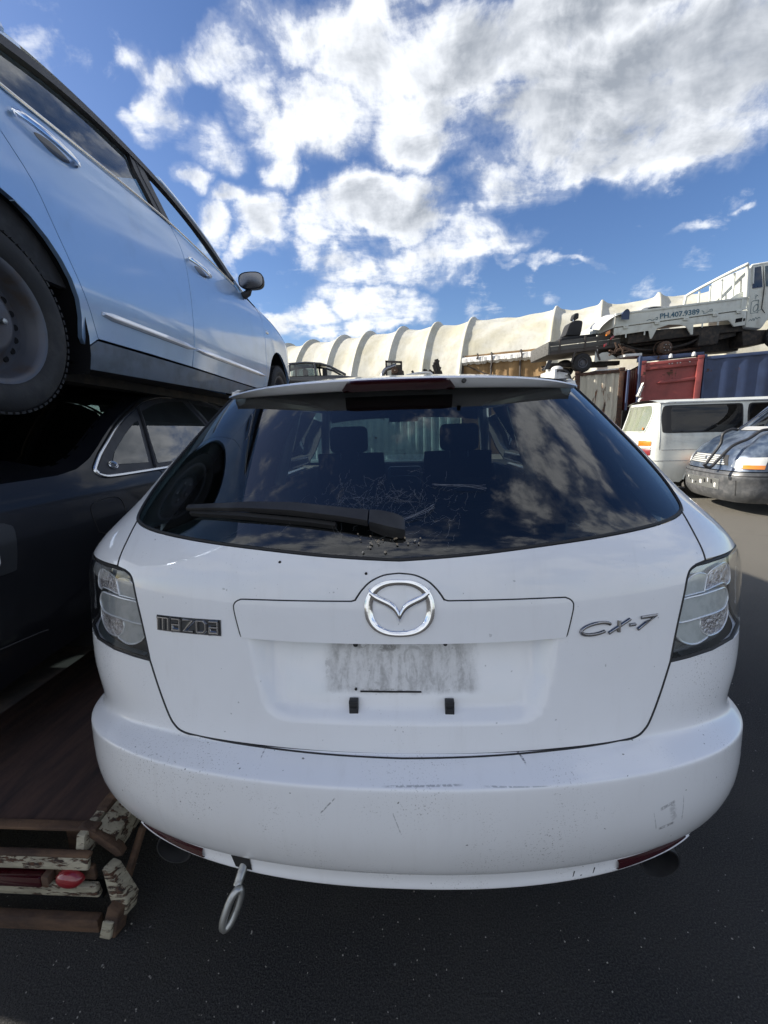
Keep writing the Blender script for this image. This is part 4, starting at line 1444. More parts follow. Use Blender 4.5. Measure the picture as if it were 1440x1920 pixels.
for sd in (1, -1):
    F = BS.F(sd)
    P = dict(centre=(0, 1.2, .8))
    paint = M['silver_blue']
    arc = arch_pts(0, .335, .418, .24, 18, 1.0)
    arc = [(y if y < 0 else y * (1 - .03 * y), z) for y, z in arc]
    C = lambda pts, n=3: curve(pts, n)
    # rear wing with the rear pillar
    wing = [(-1.03, .28)] + arc + [(.435, .30), (.500, .345)] + list(reversed(C(RD, 3))) + [(-.16, 1.105)] + C([(-.16, 1.105), (-.05, 1.18), (.10, 1.255), (.29, 1.325), (.44, 1.365)], 3)[1:] + [(.44, float(BS.e(.44)))] + [(y, float(BS.e(y))) for y in (.2, 0, -.15, -.3, -.5, -.65, -.8, -.9, -1.0)] + [(-1.05, .86)]
    panel('rear_wing', wing, F, paint, BLUE, (26, 22), .02, **P)
    # rear door
    rd = C(RD, 3) + [(.515, .345), (.9, .348), (1.338, .347)] + C([(1.338, .347), (1.338, .503), (1.355, .762), (1.345, 1.0), (1.285, 1.148)], 3)[1:] + [(1.0, 1.142), (.55, 1.126), (.2, 1.108)]
    rear_door = panel('rear_door', inset(rd, .0045), F, paint, BLUE, (24, 16), .02, **P)
    fd = [(1.338, .347)] + C([(1.338, .347), (1.338, .503), (1.355, .762), (1.345, 1.0), (1.285, 1.148)], 3)[1:] + [(1.7, 1.128), (2.12, 1.092), (2.5, 1.055)] + C([(2.62, 1.04), (2.74, .98), (2.76, .8), (2.72, .55), (2.70, .335)], 3) + [(2.2, .338)]
    front_door = panel('front_door', inset(fd, .0045), F, paint, BLUE, (24, 16), .02, **P)
    farc = arch_pts(3.2, .335, .42, .24, 16)
    fw_ = [(2.70, .335), (2.77, .30)] + farc + [(3.90, .28), (3.93, .75), (3.88, .80)] + [(y, float(BS.e(y))) for y in (3.75, 3.5, 3.2, 2.9, 2.6)] + list(C([(2.62, 1.04), (2.74, .98), (2.76, .8), (2.72, .55), (2.70, .335)], 3))[:-1]
    panel('front_wing', inset(fw_, .0045), F, paint, BLUE, (20, 16), .02, **P)
    sill = [(.44, .215), (2.80, .255), (2.76, .325), (2.70, .329), (1.34, .340), (.51, .339), (.45, .30)]
    panel('sill', sill, F, M['grey_sill'], BLUE, (20, 3), .12, off=-.002, **P)
    # glass, with the dark frames around it
    frame = [(-.14, 1.115)] + C([(-.14, 1.115), (-.04, 1.185), (.10, 1.262), (.29, 1.335), (.62, 1.405), (.96, 1.428), (1.41, 1.405), (1.85, 1.295), (2.21, 1.118)], 3)[1:] + [(2.12, 1.097), (1.7, 1.133), (1.285, 1.153), (1.0, 1.147), (.55, 1.131), (.2, 1.113)]
    rwin = [(-.06, 1.128)] + C([(.0, 1.175), (.12, 1.236), (.29, 1.300), (.62, 1.370), (.95, 1.393), (1.04, 1.394)], 3) + [(1.075, 1.31), (1.14, 1.158), (.8, 1.148), (.4, 1.134)]
    fwin = [(1.305, 1.164), (1.235, 1.30), (1.195, 1.392)] + C([(1.41, 1.374), (1.62, 1.328), (1.85, 1.255), (2.05, 1.165), (2.12, 1.115)], 3) + [(1.7, 1.146)]
    mb = MB()
    # frame strips: roof rail, pillars
    rail_hi = C([(-.14, 1.118), (-.04, 1.19), (.10, 1.268), (.29, 1.343), (.62, 1.412), (.96, 1.436), (1.41, 1.413), (1.85, 1.302), (2.19, 1.128)], 4)
    rail_lo = C([(-.08, 1.122), (.0, 1.177), (.12, 1.238), (.29, 1.302), (.62, 1.372), (.96, 1.396), (1.41, 1.373), (1.85, 1.255), (2.11, 1.116)], 4)
    rows = []
    for (a, b), (c, d) in zip(rail_hi, rail_lo):
        p, q = F(a, b), F(c, d)
        o = np.array((sd * .012, 0, .003)); i_ = np.array((-sd * .02, 0, 0))
        rows.append([tuple(p + i_), tuple(p + o), tuple(q + o * .8), tuple(q + i_)])
    mb.grid(rows)
    mb.build('roof_rail', M['plastic'], BLUE, auto=40)
    pil = [(1.075, 1.40), (1.07, 1.32), (1.145, 1.152), (1.298, 1.152), (1.23, 1.30), (1.195, 1.40)]
    panel('pillar_trim', pil, F, M['plastic'], BLUE, (3, 4), .02, off=.004, **P)
    panel('pillar_trim', [(1.125, 1.40), (1.123, 1.32), (1.205, 1.156), (1.214, 1.156), (1.133, 1.32), (1.136, 1.40)], F, M['seal'], BLUE, (2, 4), .004, off=.0065, **P)
    panel('rear_door_window', rwin, F, M['window'], BLUE, (12, 6), .004, off=-.012, **P)
    panel('front_quarter_glass', [(2.12, 1.10), (2.21, 1.115), (2.0, 1.21)], F, M['plastic'], BLUE, (3, 3), .01, off=.002, **P)
    # bright belt moulding
    mb = MB()
    belt = C([(-.14, 1.110), (.2, 1.116), (.55, 1.134), (1.0, 1.150), (1.285, 1.156), (1.7, 1.136), (2.15, 1.098)], 4)
    mb.tube([tuple(F(a, b - .004) + np.array((sd * .006, 0, 0))) for a, b in belt], .0065, 6)
    mb.build('belt_moulding', M['dull_chrome'], BLUE)
    # rubbing strips along the doors
    for y0_, y1_, par in ((.515, 1.325, rear_door), (1.362, 2.66, front_door)):
        mb = MB()
        rows = []
        for k in range(13):
            y = y0_ + (y1_ - y0_) * k / 12
            zc = .455 + .004 * (y - .5)
            h = .0165 if 0 < k < 12 else .008
            p = lambda z, o: tuple(F(y, z) + np.array((sd * o, 0, 0)))
            rows.append([p(zc - h, .001), p(zc - h * .95, .012), p(zc - h * .55, .020), p(zc - h * .2, .020), p(zc + h * .5, .011), p(zc + h, .004), p(zc + h, .001)])
        mb.grid(rows)
        for q in (rows[0], rows[-1]): mb.add(q, [tuple(range(7))])
        mb.build('trim_strip', M['bright_trim'], par, auto=30)
    # handles
    for y0_, y1_, z0_, par in ((.205, .515, 1.042, rear_door), (1.375, 1.685, 1.000, front_door)):
        mb = MB(); rows = []
        for k in range(17):
            t = k / 16
            y = y0_ + (y1_ - y0_) * t
            o = .012 + .026 * math.sin(math.pi * t) ** .5
            h = .0125 + .003 * math.sin(math.pi * t) if k not in (0, 16) else .006
            p = lambda z, o: tuple(F(y, z) + np.array((sd * o, 0, 0)))
            z = z0_ - .012 * t
            rows.append([p(z - h, o - .010), p(z - h * .8, o), p(z, o + .004), p(z + h * .8, o), p(z + h, o - .010), p(z, o - .014)])
        mb.grid([r + [r[0]] for r in rows])
        for q in (rows[0], rows[-1]): mb.add(q, [tuple(range(6))])
        for y in (y0_ + .012, y1_ - .015):
            mb.tube([tuple(F(y, z0_ - .006)), tuple(F(y, z0_ - .006) + np.array((sd * .016, 0, 0)))], .011, 8)
        hd = mb.build('handle', M['chrome'], par, auto=45)
        cup = curve([(y0_ + .10, z0_ - .012), (y0_ + .13, z0_ - .034), (y0_ + .185, z0_ - .045), (y0_ + .24, z0_ - .037), (y0_ + .262, z0_ - .016), (y0_ + .18, z0_ + .004)], 4, True)
        panel('handle_cup', cup, F, M['lamp_black'], par, (6, 5), .004, off=.0008, **P)
    # door mirror
    mc = F(2.32, 1.13) + np.array((sd * .11, .02, .035))
    mb = MB()
    prof = []
    for i in range(9):
        t = i / 8
        rr_ = math.sin(math.pi * (.10 + .86 * (1 - t) * .55 + .0)) if 0 else (1 - .0) * math.sqrt(max(0, 1 - (t) ** 2.4)) * .98 + .02
        prof.append([(mc[0] + sd * .105 * rr_ * math.copysign(abs(math.cos(q)) ** .7, math.cos(q)), mc[1] - .05 + .13 * t, mc[2] + .066 * rr_ * math.copysign(abs(math.sin(q)) ** .7, math.sin(q))) for q in np.linspace(0, 2 * math.pi, 21)])
    mb.grid(prof)
    mir = mb.build('door_mirror', M['silver_blue'] if sd < 0 else M['plastic'], BLUE, auto=50)
    mb = MB(); mb.add([(mc[0] + .098 * math.copysign(abs(math.cos(q)) ** .7, math.cos(q)), mc[1] - .046, mc[2] + .06 * math.copysign(abs(math.sin(q)) ** .7, math.sin(q))) for q in np.linspace(0, 2 * math.pi, 20, endpoint=False)], [tuple(range(20))])
    mb.build('mirror_glass', M['dark_chrome'], mir)
    mb = MB(); mb.tube([tuple(F(2.34, 1.06)), tuple(F(2.34, 1.085) + np.array((sd * .05, 0, 0))), tuple(mc + np.array((-sd * .03, 0, -.045)))], [.03, .028, .022], 10)
    mb.build('mirror_arm', M['plastic'], mir)
    # side repeater / badge on the wing
    mb = MB(); mb.box(tuple(F(2.84, .885) + np.array((sd * .003, 0, 0))), (.008, .06, .03)); mb.build('side_repeater', M['dull_chrome'], BLUE, bevel=.003)
    for cy in (0, 3.2):
        wheel(BLUE, (sd * .770, cy, .315), .315, .21, M['steel_rim'], .212, sd, holes=20, tread=True)
        # inner wheel arch
        mb = MB()
        mb.grid([[(sd * xx, cy - .43 * math.cos(t), .335 + .43 * math.sin(t)) for xx in (.45, .60, .80, BS.x(cy, .7) - .012)] for t in np.linspace(-.35, math.pi + .35, 22)])
        mb.grid([[(sd * .46, cy - q * .43 * math.cos(t), .335 + q * .43 * math.sin(t)) for q in (.01, 1)] for t in np.linspace(0, 2 * math.pi, 22)])
        mb.build('wheel_arch_liner', M['dark'], BLUE, auto=60)

# tops
top_strip(BS, -1.0, -.42, 'boot_lid', M['silver_blue'], BLUE)
top_strip(BS, -.40, .36, 'rear_screen', M['tint'], BLUE, w=.94)
top_strip(BS, .33, 1.42, 'roof', M['silver_blue'], BLUE, 14)
top_strip(BS, 1.42, 2.40, 'windscreen', M['clear'], BLUE, w=.96)
top_strip(BS, 2.40, 3.9, 'bonnet', M['silver_blue'], BLUE, 14)
for s in (-1, 1):
    mb = MB(); mb.tube([BS.T(s * .97, y) for y in np.linspace(1.40, 2.42, 9)], .028, 8); mb.build('roof_pillar', M['silver_blue'], BLUE)
    mb = MB(); mb.tube([BS.T(s * .97, y) for y in np.linspace(.36, -.42, 9)], .03, 8); mb.build('roof_pillar', M['silver_blue'], BLUE)


def end_face(sd, y, sgn, mat, name, parent, zlo=.25, bulge=.10, n=9):
    mb = MB()
    rows = []
    zs = np.linspace(zlo, float(sd.e(y)), n)
    for z in zs:
        w = float(sd.x(y, z))
        rows.append([(q * w, y + sgn * (bulge * (1 - abs(q) ** 2.5) + .04 * math.sin(math.pi * (z - zlo) / (zs[-1] - zlo))), z + (float(sd.c(y)) - float(sd.e(y))) * (1 - abs(q) ** 2.6) * (z - zlo) / (zs[-1] - zlo)) for q in np.linspace(-1, 1, 15)])
    mb.grid(rows)
    return mb.build(name, mat, parent, auto=60)


bb = end_face(BS, -1.03, -1, M['silver_blue'], 'rear_bumper', BLUE)
for s in (-1, 1):
    mb = MB(); mb.box((s * .52, -1.10, .86), (.28, .06, .16)); mb.build('tail_lamp', M['red_lens'], BLUE, bevel=.02)
end_face(BS, 3.9, 1, M['silver_blue'], 'front_bumper', BLUE)
mb = MB()
mb.grid([[(q * .80, y, .24 + .02 * math.cos(5 * y) * .3) for q in (-1, -.5, 0, .5, 1)] for y in np.linspace(-1.0, 3.85, 20)])
mb.tube([(.25, -.9, .20), (.25, .8, .20), (.05, 1.4, .19), (.05, 3.2, .19)], .03, 8)
mb.box((-.1, 1.35, .215), (.25, 3.0, .06)); mb.box((.55, 1.4, .215), (.10, 2.2, .05)); mb.box((0, 0, .24), (1.3, .12, .10)); mb.box((0, 3.2, .24), (1.3, .20, .12))
mb.build('underbody', M['grease'], BLUE)
mb = MB(); mb.box((0, 1.35, .45), (1.5, 3.3, .05)); mb.box((0, -.3, .75), (1.5, .05, .6)); mb.box((0, 2.55, .75), (1.5, .1, .6)); mb.box((0, .55, .75), (1.4, .2, .6)); mb.box((-.84, 1.2, .80), (.03, 2.4, .60)); mb.box((.82, 1.2, .78), (.03, 2.4, .52))
for x in (-.38, .38): mb.box((x, 1.55, .85), (.48, .18, .7))
mb.build('cabin', M['interior'], BLUE)

# ---- charcoal saloon on the trailer
DS = Side(([-1.02, -.92, -.7, -.4, 0, 1.2, 2.4, 3.1, 3.5, 3.75, 3.9], [.60, .74, .83, .88, .90, .905, .90, .87, .80, .70, .55]),
          ([.16, .26, .36, .46, .60, .74, .86, .93, 1.0, 1.12, 1.25, 1.40], [.10, .05, .025, .008, 0, .006, .03, .06, .10, .175, .26, .37]),
          ([-1.05, -.95, -.75, -.5, -.3, -.12, .1, .36, .63, 1.04, 1.5, 1.95, 2.4, 2.7, 3.3, 3.8], [.82, .90, .955, .965, .985, 1.06, 1.17, 1.275, 1.355, 1.400, 1.385, 1.24, 1.0, .95, .90, .78]),
          ([-1.05, -.95, -.75, -.5, -.3, -.12, .1, .36, .63, 1.04, 1.5, 1.95, 2.4, 2.7, 3.3, 3.8], [.85, .98, 1.03, 1.05, 1.075, 1.14, 1.25, 1.345, 1.405, 1.425, 1.41, 1.29, 1.06, 1.0, .95, .80]))
DARK = thing('charcoal_saloon', 'charcoal saloon with chrome framed quarter window, on the trailer under the blue saloon', 'car', pose(R(3.7), -1.30 - .905, 2.02, .285))
for sd in (1, -1):
    F = DS.F(sd)
    P = dict(centre=(0, 1.2, .7))
    C = lambda pts, n=4: curve(pts, n)
    win = C([(-.20, .972), (-.12, 1.022), (-.01, 1.080), (.16, 1.165), (.36, 1.243), (.63, 1.326), (1.04, 1.368), (1.5, 1.350), (1.95, 1.205), (2.36, .975)], 4)
    wlow = [(2.0, .955), (1.3, .945), (.7, .945), (.25, .945), (.0, .945), (-.14, .945), (-.20, .952)]
    arc = arch_pts(0, .33, .385, .20, 16)
    farc = arch_pts(2.8, .33, .385, .20, 16)
    body = [(-.98, .22)] + arc + [(.40, .17), (2.40, .17)] + farc + [(3.75, .22), (3.80, .70)] + [(y, float(DS.e(y))) for y in (3.7, 3.4, 3.0, 2.7, 2.5, 2.4, 2.2, 1.95, 1.7, 1.5, 1.25, 1.04, .8, .63, .5, .36, .22, .1, -.02, -.12, -.2, -.3, -.4, -.5, -.62, -.75, -.85, -.95)] + [(-1.02, .80)]
    panel('flank', body, F, M['charcoal'], DARK, (60, 30), .02, **P)
    # quarter window, door windows and bright surround: they sit in the flank
    qw = [(-.155, .975)] + C([(-.14, 1.0), (-.02, 1.062), (.16, 1.148), (.36, 1.225), (.405, 1.243)], 3) + [(.395, 1.235), (.30, 1.10), (.205, .966)]
    panel('window_frame', win + wlow[::1], F, M['plastic'], DARK, (40, 14), .004, off=.002, **P)
    qi = [(-.095, .985), (-.02, 1.040), (.14, 1.118), (.30, 1.186), (.345, 1.196), (.25, 1.075), (.175, .975)]
    panel('quarter_window', qi, F, M['window'], DARK, (8, 8), .003, off=.0045, **P)
    di = [(.245, .965), (.33, 1.09), (.455, 1.255)] + C([(.63, 1.300), (.85, 1.333), (1.04, 1.342)], 3) + [(1.10, 1.2), (1.14, .962)]
    panel('rear_door_window', di, F, M['window'], DARK, (10, 8), .003, off=.0045, **P)
    panel('front_door_window', [(1.24, .962), (1.20, 1.2), (1.17, 1.335), (1.5, 1.318), (1.9, 1.18), (2.2, .985)], F, M['window'], DARK, (10, 8), .003, off=.0045, **P)
    mb = MB()
    for q0, q1 in (((.205, .955), (.445, 1.275)), ((1.19, .955), (1.135, 1.36))):
        mb.tube([tuple(F(q0[0] + (q1[0] - q0[0]) * t, q0[1] + (q1[1] - q0[1]) * t) + np.array((sd * .006, 0, 0))) for t in np.linspace(0, 1, 6)], .010, 6)
    mb.build('window_divider', M['plastic'], DARK)
    mb = MB(); rows = []
    path = [(2.3, .948), (1.3, .938), (.7, .938), (.25, .938), (.0, .938), (-.13, .939), (-.175, .942), (-.205, .953), (-.214, .968), (-.205, .984)] + [(y - .012, z + .010) for y, z in win[4:]]
    path = curve(path, 2)
    for i, (y, z) in enumerate(path):
        a = path[max(0, i - 1)]; b = path[min(len(path) - 1, i + 1)]
        t = np.array((b[0] - a[0], b[1] - a[1])); t /= np.linalg.norm(t) + 1e-9
        nn = np.array((-t[1], t[0]))
        wd = .0085 * (1.0 if y < .6 else max(.25, 1 - (y - .6) * .9)) if z > .96 else .0095
        p = lambda k, o: tuple(F(y + nn[0] * k, z + nn[1] * k) + np.array((sd * o, 0, o * .4)))
        rows.append([p(-wd, .001), p(-wd * .6, .008), p(wd * .6, .008), p(wd, .001)])
    mb.grid(rows)
    mb.build('window_surround', M['dull_chrome'], DARK, auto=60)
    if sd > 0:
        mb = MB()
        cc = F(-.105, .9765) + np.array((.008, 0, 0))
        mb.tube([tuple(F(-.093 + .026 * math.cos(t), .986 + .016 * math.sin(t)) + np.array((.008, 0, 0))) for t in np.linspace(0, 2 * math.pi, 25)[:-1]], .0022, 5, closed=True)
        mb.tube([tuple(F(-.093 + .019 * math.cos(t), .986 + .010 * math.sin(t)) + np.array((.008, 0, 0))) for t in np.linspace(0, 2 * math.pi, 21)[:-1]], .0016, 5, closed=True)
        for k in (-.004, 0, .004):
            mb.bar(tuple(F(-.105, .986 + k) + np.array((.008, 0, 0))), tuple(F(-.081, .986 + k) + np.array((.008, 0, 0))), .0016)
        mb.build('round_sticker', M['dull_chrome'], DARK)
        # fuel flap
        fl = C([(-.335, .72), (-.345, .80), (-.325, .838), (-.27, .850), (-.20, .850), (-.165, .835), (-.155, .80), (-.165, .72), (-.20, .705), (-.30, .705)], 4)
        mb = MB(); mb.tube([tuple(F(y, z) + np.array((.0004, 0, 0))) for y, z in fl], .0022, 5, closed=True); mb.build('fuel_flap', M['seal'], DARK)
        # door cut behind the rear door
        mb = MB(); mb.tube([tuple(F(y, z)) for y, z in C([(.222, .94), (.245, .90), (.30, .82), (.38, .68), (.43, .50), (.44, .35)], 4)], .0028, 5); mb.build('door_gap', M['seal'], DARK)
        # bumper crease
        mb = MB(); mb.tube([tuple(F(y, z)) for y, z in C([(-.98, .425), (-.8, .418), (-.64, .41), (-.60, .405)], 3)], .003, 5); mb.build('bumper_gap', M['plastic'], DARK)
    lamp = C([(-.985, .685), (-.80, .672), (-.695, .668), (-.675, .69), (-.650, .80), (-.665, .828), (-.72, .838), (-.985, .850)], 3)
    lr = panel('tail_lamp', lamp, F, M['lamp_black'], DARK, (8, 6), .006, off=.003, **P)
    li = C([(-.985, .70), (-.80, .690), (-.735, .695), (-.722, .75), (-.722, .80), (-.76, .815), (-.985, .83)], 3)
    panel('lamp_lens', li, F, M['white_lens'], lr, (8, 6), .004, off=.0055, **P)
    for cy in (0, 2.8):
        wheel(DARK, (sd * .80, cy, .33), .325, .215, M['steel_rim'], .22, sd)
        mb = MB()
        mb.grid([[(sd * xx, cy - .39 * math.cos(t), .33 + .39 * math.sin(t)) for xx in (.45, .60, .80, .875)] for t in np.linspace(-.3, math.pi + .3, 18)])
        mb.build('wheel_arch_liner', M['dark'], DARK, auto=60)
top_strip(DS, -.97, -.36, 'boot_lid', M['charcoal'], DARK, 12)
top_strip(DS, -.36, .46, 'rear_screen', M['tint'], DARK, w=.90)
for s in (-1, 1):
    mb = MB(); mb.grid([[DS.T(s * q, y) for q in (.88, .92, .96, 1.0)] for y in np.linspace(-.38, .50, 12)]); mb.build('roof_pillar', M['charcoal'], DARK, auto=60)
    mb = MB(); mb.grid([[DS.T(s * q, y) for q in (.94, .97, 1.0)] for y in np.linspace(1.5, 2.5, 12)]); mb.build('roof_pillar', M['charcoal'], DARK, auto=60)
top_strip(DS, .44, 1.55, 'roof', M['charcoal'], DARK, 14)
top_strip(DS, 1.53, 2.44, 'windscreen', M['clear'], DARK, w=.96)
top_strip(DS, 2.42, 3.76, 'bonnet', M['charcoal'], DARK, 14)
end_face(DS, -1.0, -1, M['charcoal'], 'rear_bumper', DARK, .22, .10)
end_face(DS, 3.76, 1, M['charcoal'], 'front_bumper', DARK, .22, .10)
mb = MB()
mb.grid([[(q * .80, y, .20) for q in (-1, 0, 1)] for y in (-.95, 1, 3.7)])
mb.build('underbody', M['grease'], DARK)
mb = MB(); mb.box((0, 1.2, .40), (1.5, 3.0, .05)); mb.box((0, -.2, .60), (1.5, .05, .6)); mb.box((0, 2.45, .62), (1.4, .1, .6)); mb.box((0, .45, .70), (1.3, .2, .5))
for x in (-.38, .38): mb.box((x, 1.4, .80), (.48, .16, .6))
mb.build('cabin', M['interior'], DARK)

# ------------------------------------------------------------------ low steel trailer under the charcoal saloon
TR = thing('flatbed_trailer', 'rusty low flatbed trailer with flaking white tail bar, its back end resting on the asphalt', 'trailer', pose(R(3.7), -.035, -.055, 0))
XR, XL, YB = -.93, -3.05, 1.02
mb = MB()
mb.box(((XR + XL) / 2, 3.6, .272), (XR - XL, 5.1, .012))
tr_deck = mb.build('deck', M['deck'], TR)
mb = MB()
for x in np.linspace(XL + .1, XR - .08, 5): mb.box((x, 3.6, .20), (.07, 5.0, .12))
mb.build('chassis_rail', M['trailer_rust'], TR)
def trbox(name, mat, c, s, rot=None, bev=.004):
    mb = MB(); mb.box(c, s, rot); return mb.build(name, mat, TR, bevel=bev)


LXc, LXs = (XL + XR + .08) / 2, (XR - XL)
trbox('rear_lip', M['trailer_rust'], (LXc, 1.052, .281), (LXs, .028, .012))
trbox('tail_bar', M['trailer_rust'], (LXc, 1.00, .245), (LXs + .02, .020, .014), None, .007)
trbox('tail_bar', M['trailer_white'], (LXc, 1.0, .216), (LXs, .016, .038), Matrix.Rotation(R(-12), 3, 'X'), .006)
trbox('lamp_channel', M['trailer_rust'], (LXc, 1.015, .168), (LXs, .012, .05))
trbox('tail_bar', M['trailer_white'], (LXc, 1.0, .124), (LXs + .03, .020, .046), Matrix.Rotation(R(8), 3, 'X'), .007)
trbox('tail_bar', M['dark'], (LXc, 1.03, .085), (LXs, .02, .05))
trbox('ground_bar', M['trailer_rust'], (LXc, .985, .026), (LXs + .03, .026, .046), None, .006)
mb = MB(); mb.lathe([(.0001, -.030), (.020, -.029), (.034, -.022), (.040, -.010), (.041, 0)], 28, 'y'); o = mb.build('round_reflector', M['red_bright'], TR, auto=60); o.location = (-.945, .992, .176); o.scale = (1.0, .8, .62)
trbox('tail_lamp', M['red_lens'], (-1.10, .990, .170), (.15, .030, .034), None, .004)
trbox('tail_lamp', M['rusty_part'], (-1.03, .992, .170), (.05, .026, .030), None, .004)
# corner: sloping gusset, end plates and side rail
mb = MB(); mb.prism([(1.02, .285), (1.16, .285), (1.06, .215), (1.0, .215)], lambda y, z: (XR - .005, y, z), lambda y, z: (XR + .020, y, z)); mb.build('corner_gusset', M['trailer_white'], TR, bevel=.003)
mb = MB(); mb.prism([(-.945, .29), (-.925, .30), (-.83, .225), (-.82, .20), (-.84, .195)], lambda x, z: (x, 1.035, z), lambda x, z: (x, 1.06, z)); mb.build('corner_gusset', M['trailer_rust'], TR, bevel=.003)
mb = MB(); mb.prism([(-.845, .215), (-.825, .205), (-.785, .105), (-.80, .05), (-.835, .085)], lambda x, z: (x, .985, z), lambda x, z: (x + .012, 1.02, z)); mb.build('end_plate', M['trailer_white'], TR, bevel=.003)
mb = MB(); mb.prism([(-.83, .11), (-.80, .09), (-.825, .0), (-.87, .0)], lambda x, z: (x, .965, z), lambda x, z: (x + .01, 1.0, z)); mb.build('end_plate', M['trailer_rust'], TR, bevel=.003)
mb = MB(); mb.prism([(-.845, .07), (-.82, .06), (-.835, .004), (-.865, .01)], lambda x, z: (x, .958, z), lambda x, z: (x + .004, .966, z)); mb.build('end_plate', M['trailer_white'], TR, bevel=.002)
mb = MB(); mb.bar((XR + .012, 1.10, .286), (XR + .012, 6.0, .286), .035, .02); mb.build('side_rail', M['trailer_rust'], TR, bevel=.006)
mb = MB(); mb.grid([[(XR + .03, y, .28), (XR + .085, y, .25), (XR + .09, y, .20)] for y in np.linspace(1.05, 6.0, 12)]); mb.build('side_skirt', M['trailer_white'], TR)
mb = MB(); mb.tube([(XR + .10, 1.02, .075), (XR + .115, 1.12, .20), (XR + .118, 1.4, .235), (XR + .118, 6, .235)], .012, 8); mb.build('edge_rod', M['trailer_rust'], TR)
trbox('side_board', M['trailer_rust'], (XL + .03, 3.6, .40), (.05, 5.1, .24))  # unseen far board, added to keep sun from slipping under the charcoal saloon
for x in (XL + .5, -1.6):
    wheel(TR, (x, 4.1, .17), .17, .16, M['steel_rim'], .09, 1)

# ------------------------------------------------------------------ canvas tunnel shed across the back
TA, TE, TN = np.array((-6.25, 31.1)), np.array((.889, -.4576)), np.array((-.4576, -.889))
TW = 3.4
ribs_t = [-7.4, -4.9, -2.4, .15, 2.25, 4.70, 6.57, 8.83, 10.97, 13.03, 17.27, 19.31, 21.60, 23.85, 26.2, 28.6, 31]
TH = lambda t: 7.2 - .012 * max(0, t - 8)
trng = random.Random(11)


def tent_pt(t, ph, k=1.0):
    s = TW * k * math.sin(ph); z = TH(t) * math.cos(ph) * (1 + (k - 1) * 1.0)
    q = TA + TE * t + TN * s
    return (float(q[0]), float(q[1]), float(z))


TENT = thing('tunnel_shed', 'long arched shed of dirty white canvas over ribs, across the back of the yard', 'shed', Matrix.Translation((0, 0, 0)))
for i in range(len(ribs_t) - 1):
    t0, t1 = ribs_t[i], ribs_t[i + 1]
    crumple = i >= 9
    cut = R(49) if 9 <= i <= 9 else R(86)
    nt_, npn = 26, 46
    rows = []
    seed = trng.uniform(0, 10)
    for a in range(nt_ + 1):
        u = a / nt_
        t = t0 + (t1 - t0) * u
        row = []
        for b in range(npn + 1):
            ph = R(-62) + (cut - R(-62)) * b / npn
            d0, d1 = (t - t0), (t1 - t)
            lift_ = .022 * math.exp(-(d0 / .16) ** 2) + .022 * math.exp(-(d1 / .10) ** 2)
            sag = -.020 * math.sin(math.pi * u)
            wr = 0
            if crumple:
                wr = .0055 * math.sin(14 * ph * (1.0 + .3 * u) + 2.5 * t + seed) * math.sin(math.pi * u) + .004 * math.sin(27 * ph - 2.0 * t + seed * 2) * math.sin(math.pi * u) ** .5
            else:
                g = max(0, math.degrees(ph) - 25) / 40
                wr = .004 * g * math.sin(7 * (t * 1.3 + ph * 4.2) + seed) * math.sin(math.pi * u) + .0022 * math.sin(3 * ph + 5 * t + seed)
            row.append(tent_pt(t, ph, 1 + lift_ + sag + wr))
        rows.append(row)
    mb = MB(); mb.grid(rows)
    mb.build('canvas_panel', M['canvas'], TENT, auto=80)
for t in ribs_t:
    mb = MB(); mb.tube([tent_pt(t, ph, 1.012) for ph in np.linspace(R(-62), R(88), 30)], .09, 6)
    mb.build('rib', M['canvas'], TENT, auto=60)
# brown tarpaulin wall under the raised edge, with its posts
tp = lambda t, z, k=.985: tuple(np.append(TA + TE * t + TN * TW * k * math.sin(math.acos(min(1, 4.85 / TH(t)))), z))
mb = MB()
mb.grid([[tuple(np.array(tp(t, z)) + np.append(TN * (.05 * math.sin(9 * t) * math.sin(2 * z) + .03 * math.sin(3.1 * t + z)), 0)) for z in np.linspace(0, 4.95, 16)] for t in np.linspace(13.1, 18.0, 40)])
mb.build('brown_tarpaulin', M['brown_tarp'], TENT, auto=80)
for t in (13.1, 14.55, 15.95, 17.3):
    mb = MB(); p = np.array(tp(t, 0, 1.0)); mb.tube([tuple(p), tuple(p + np.array((0, 0, 4.95)))], .05, 8); mb.build('post', M['pole'], TENT)
mb = MB(); mb.tube([tp(13.1, 4.55, 1.0), tp(14.55, 3.85, 1.0)], .03, 6); mb.tube([tp(15.95, 3.6, 1.0), tp(17.9, 3.75, 1.0)], .025, 6); mb.build('brace', M['pole'], TENT)
mb = MB()
fr = []
for k in range(140):
    t = 13.1 + (17.5 - 13.1) * k / 139
    w = .05 * abs(math.sin(k * .31)) + .06 * abs(math.sin(k * .13 + 1)) + trng.uniform(0, .04)
    p = np.array(tent_pt(t, R(48.2), 1.0)); o = np.append(TN, 0)
    fr.append([tuple(p + np.array((0, 0, .10))), tuple(p + o * (.10 + w * .5) + np.array((0, 0, .02))), tuple(p + o * (.14 + w * .4) + np.array((0, 0, -.12 - w * .5))), tuple(p + o * .02 + np.array((0, 0, -.18 - w)))])
mb.grid(fr)
mb.build('rolled_hem', M['shred'], TENT, auto=50)
for t, L in ((14.6, .75), (16.0, .55), (13.9, .25)):
    mb = MB(); p = np.array(tent_pt(t, R(49), 1.06)); mb.tube([tuple(p), tuple(p + np.array((.05, 0, -L * .5))), tuple(p + np.array((-.03, 0, -L)))], .04, 5); mb.build('hem_tie', M['pole'], TENT)

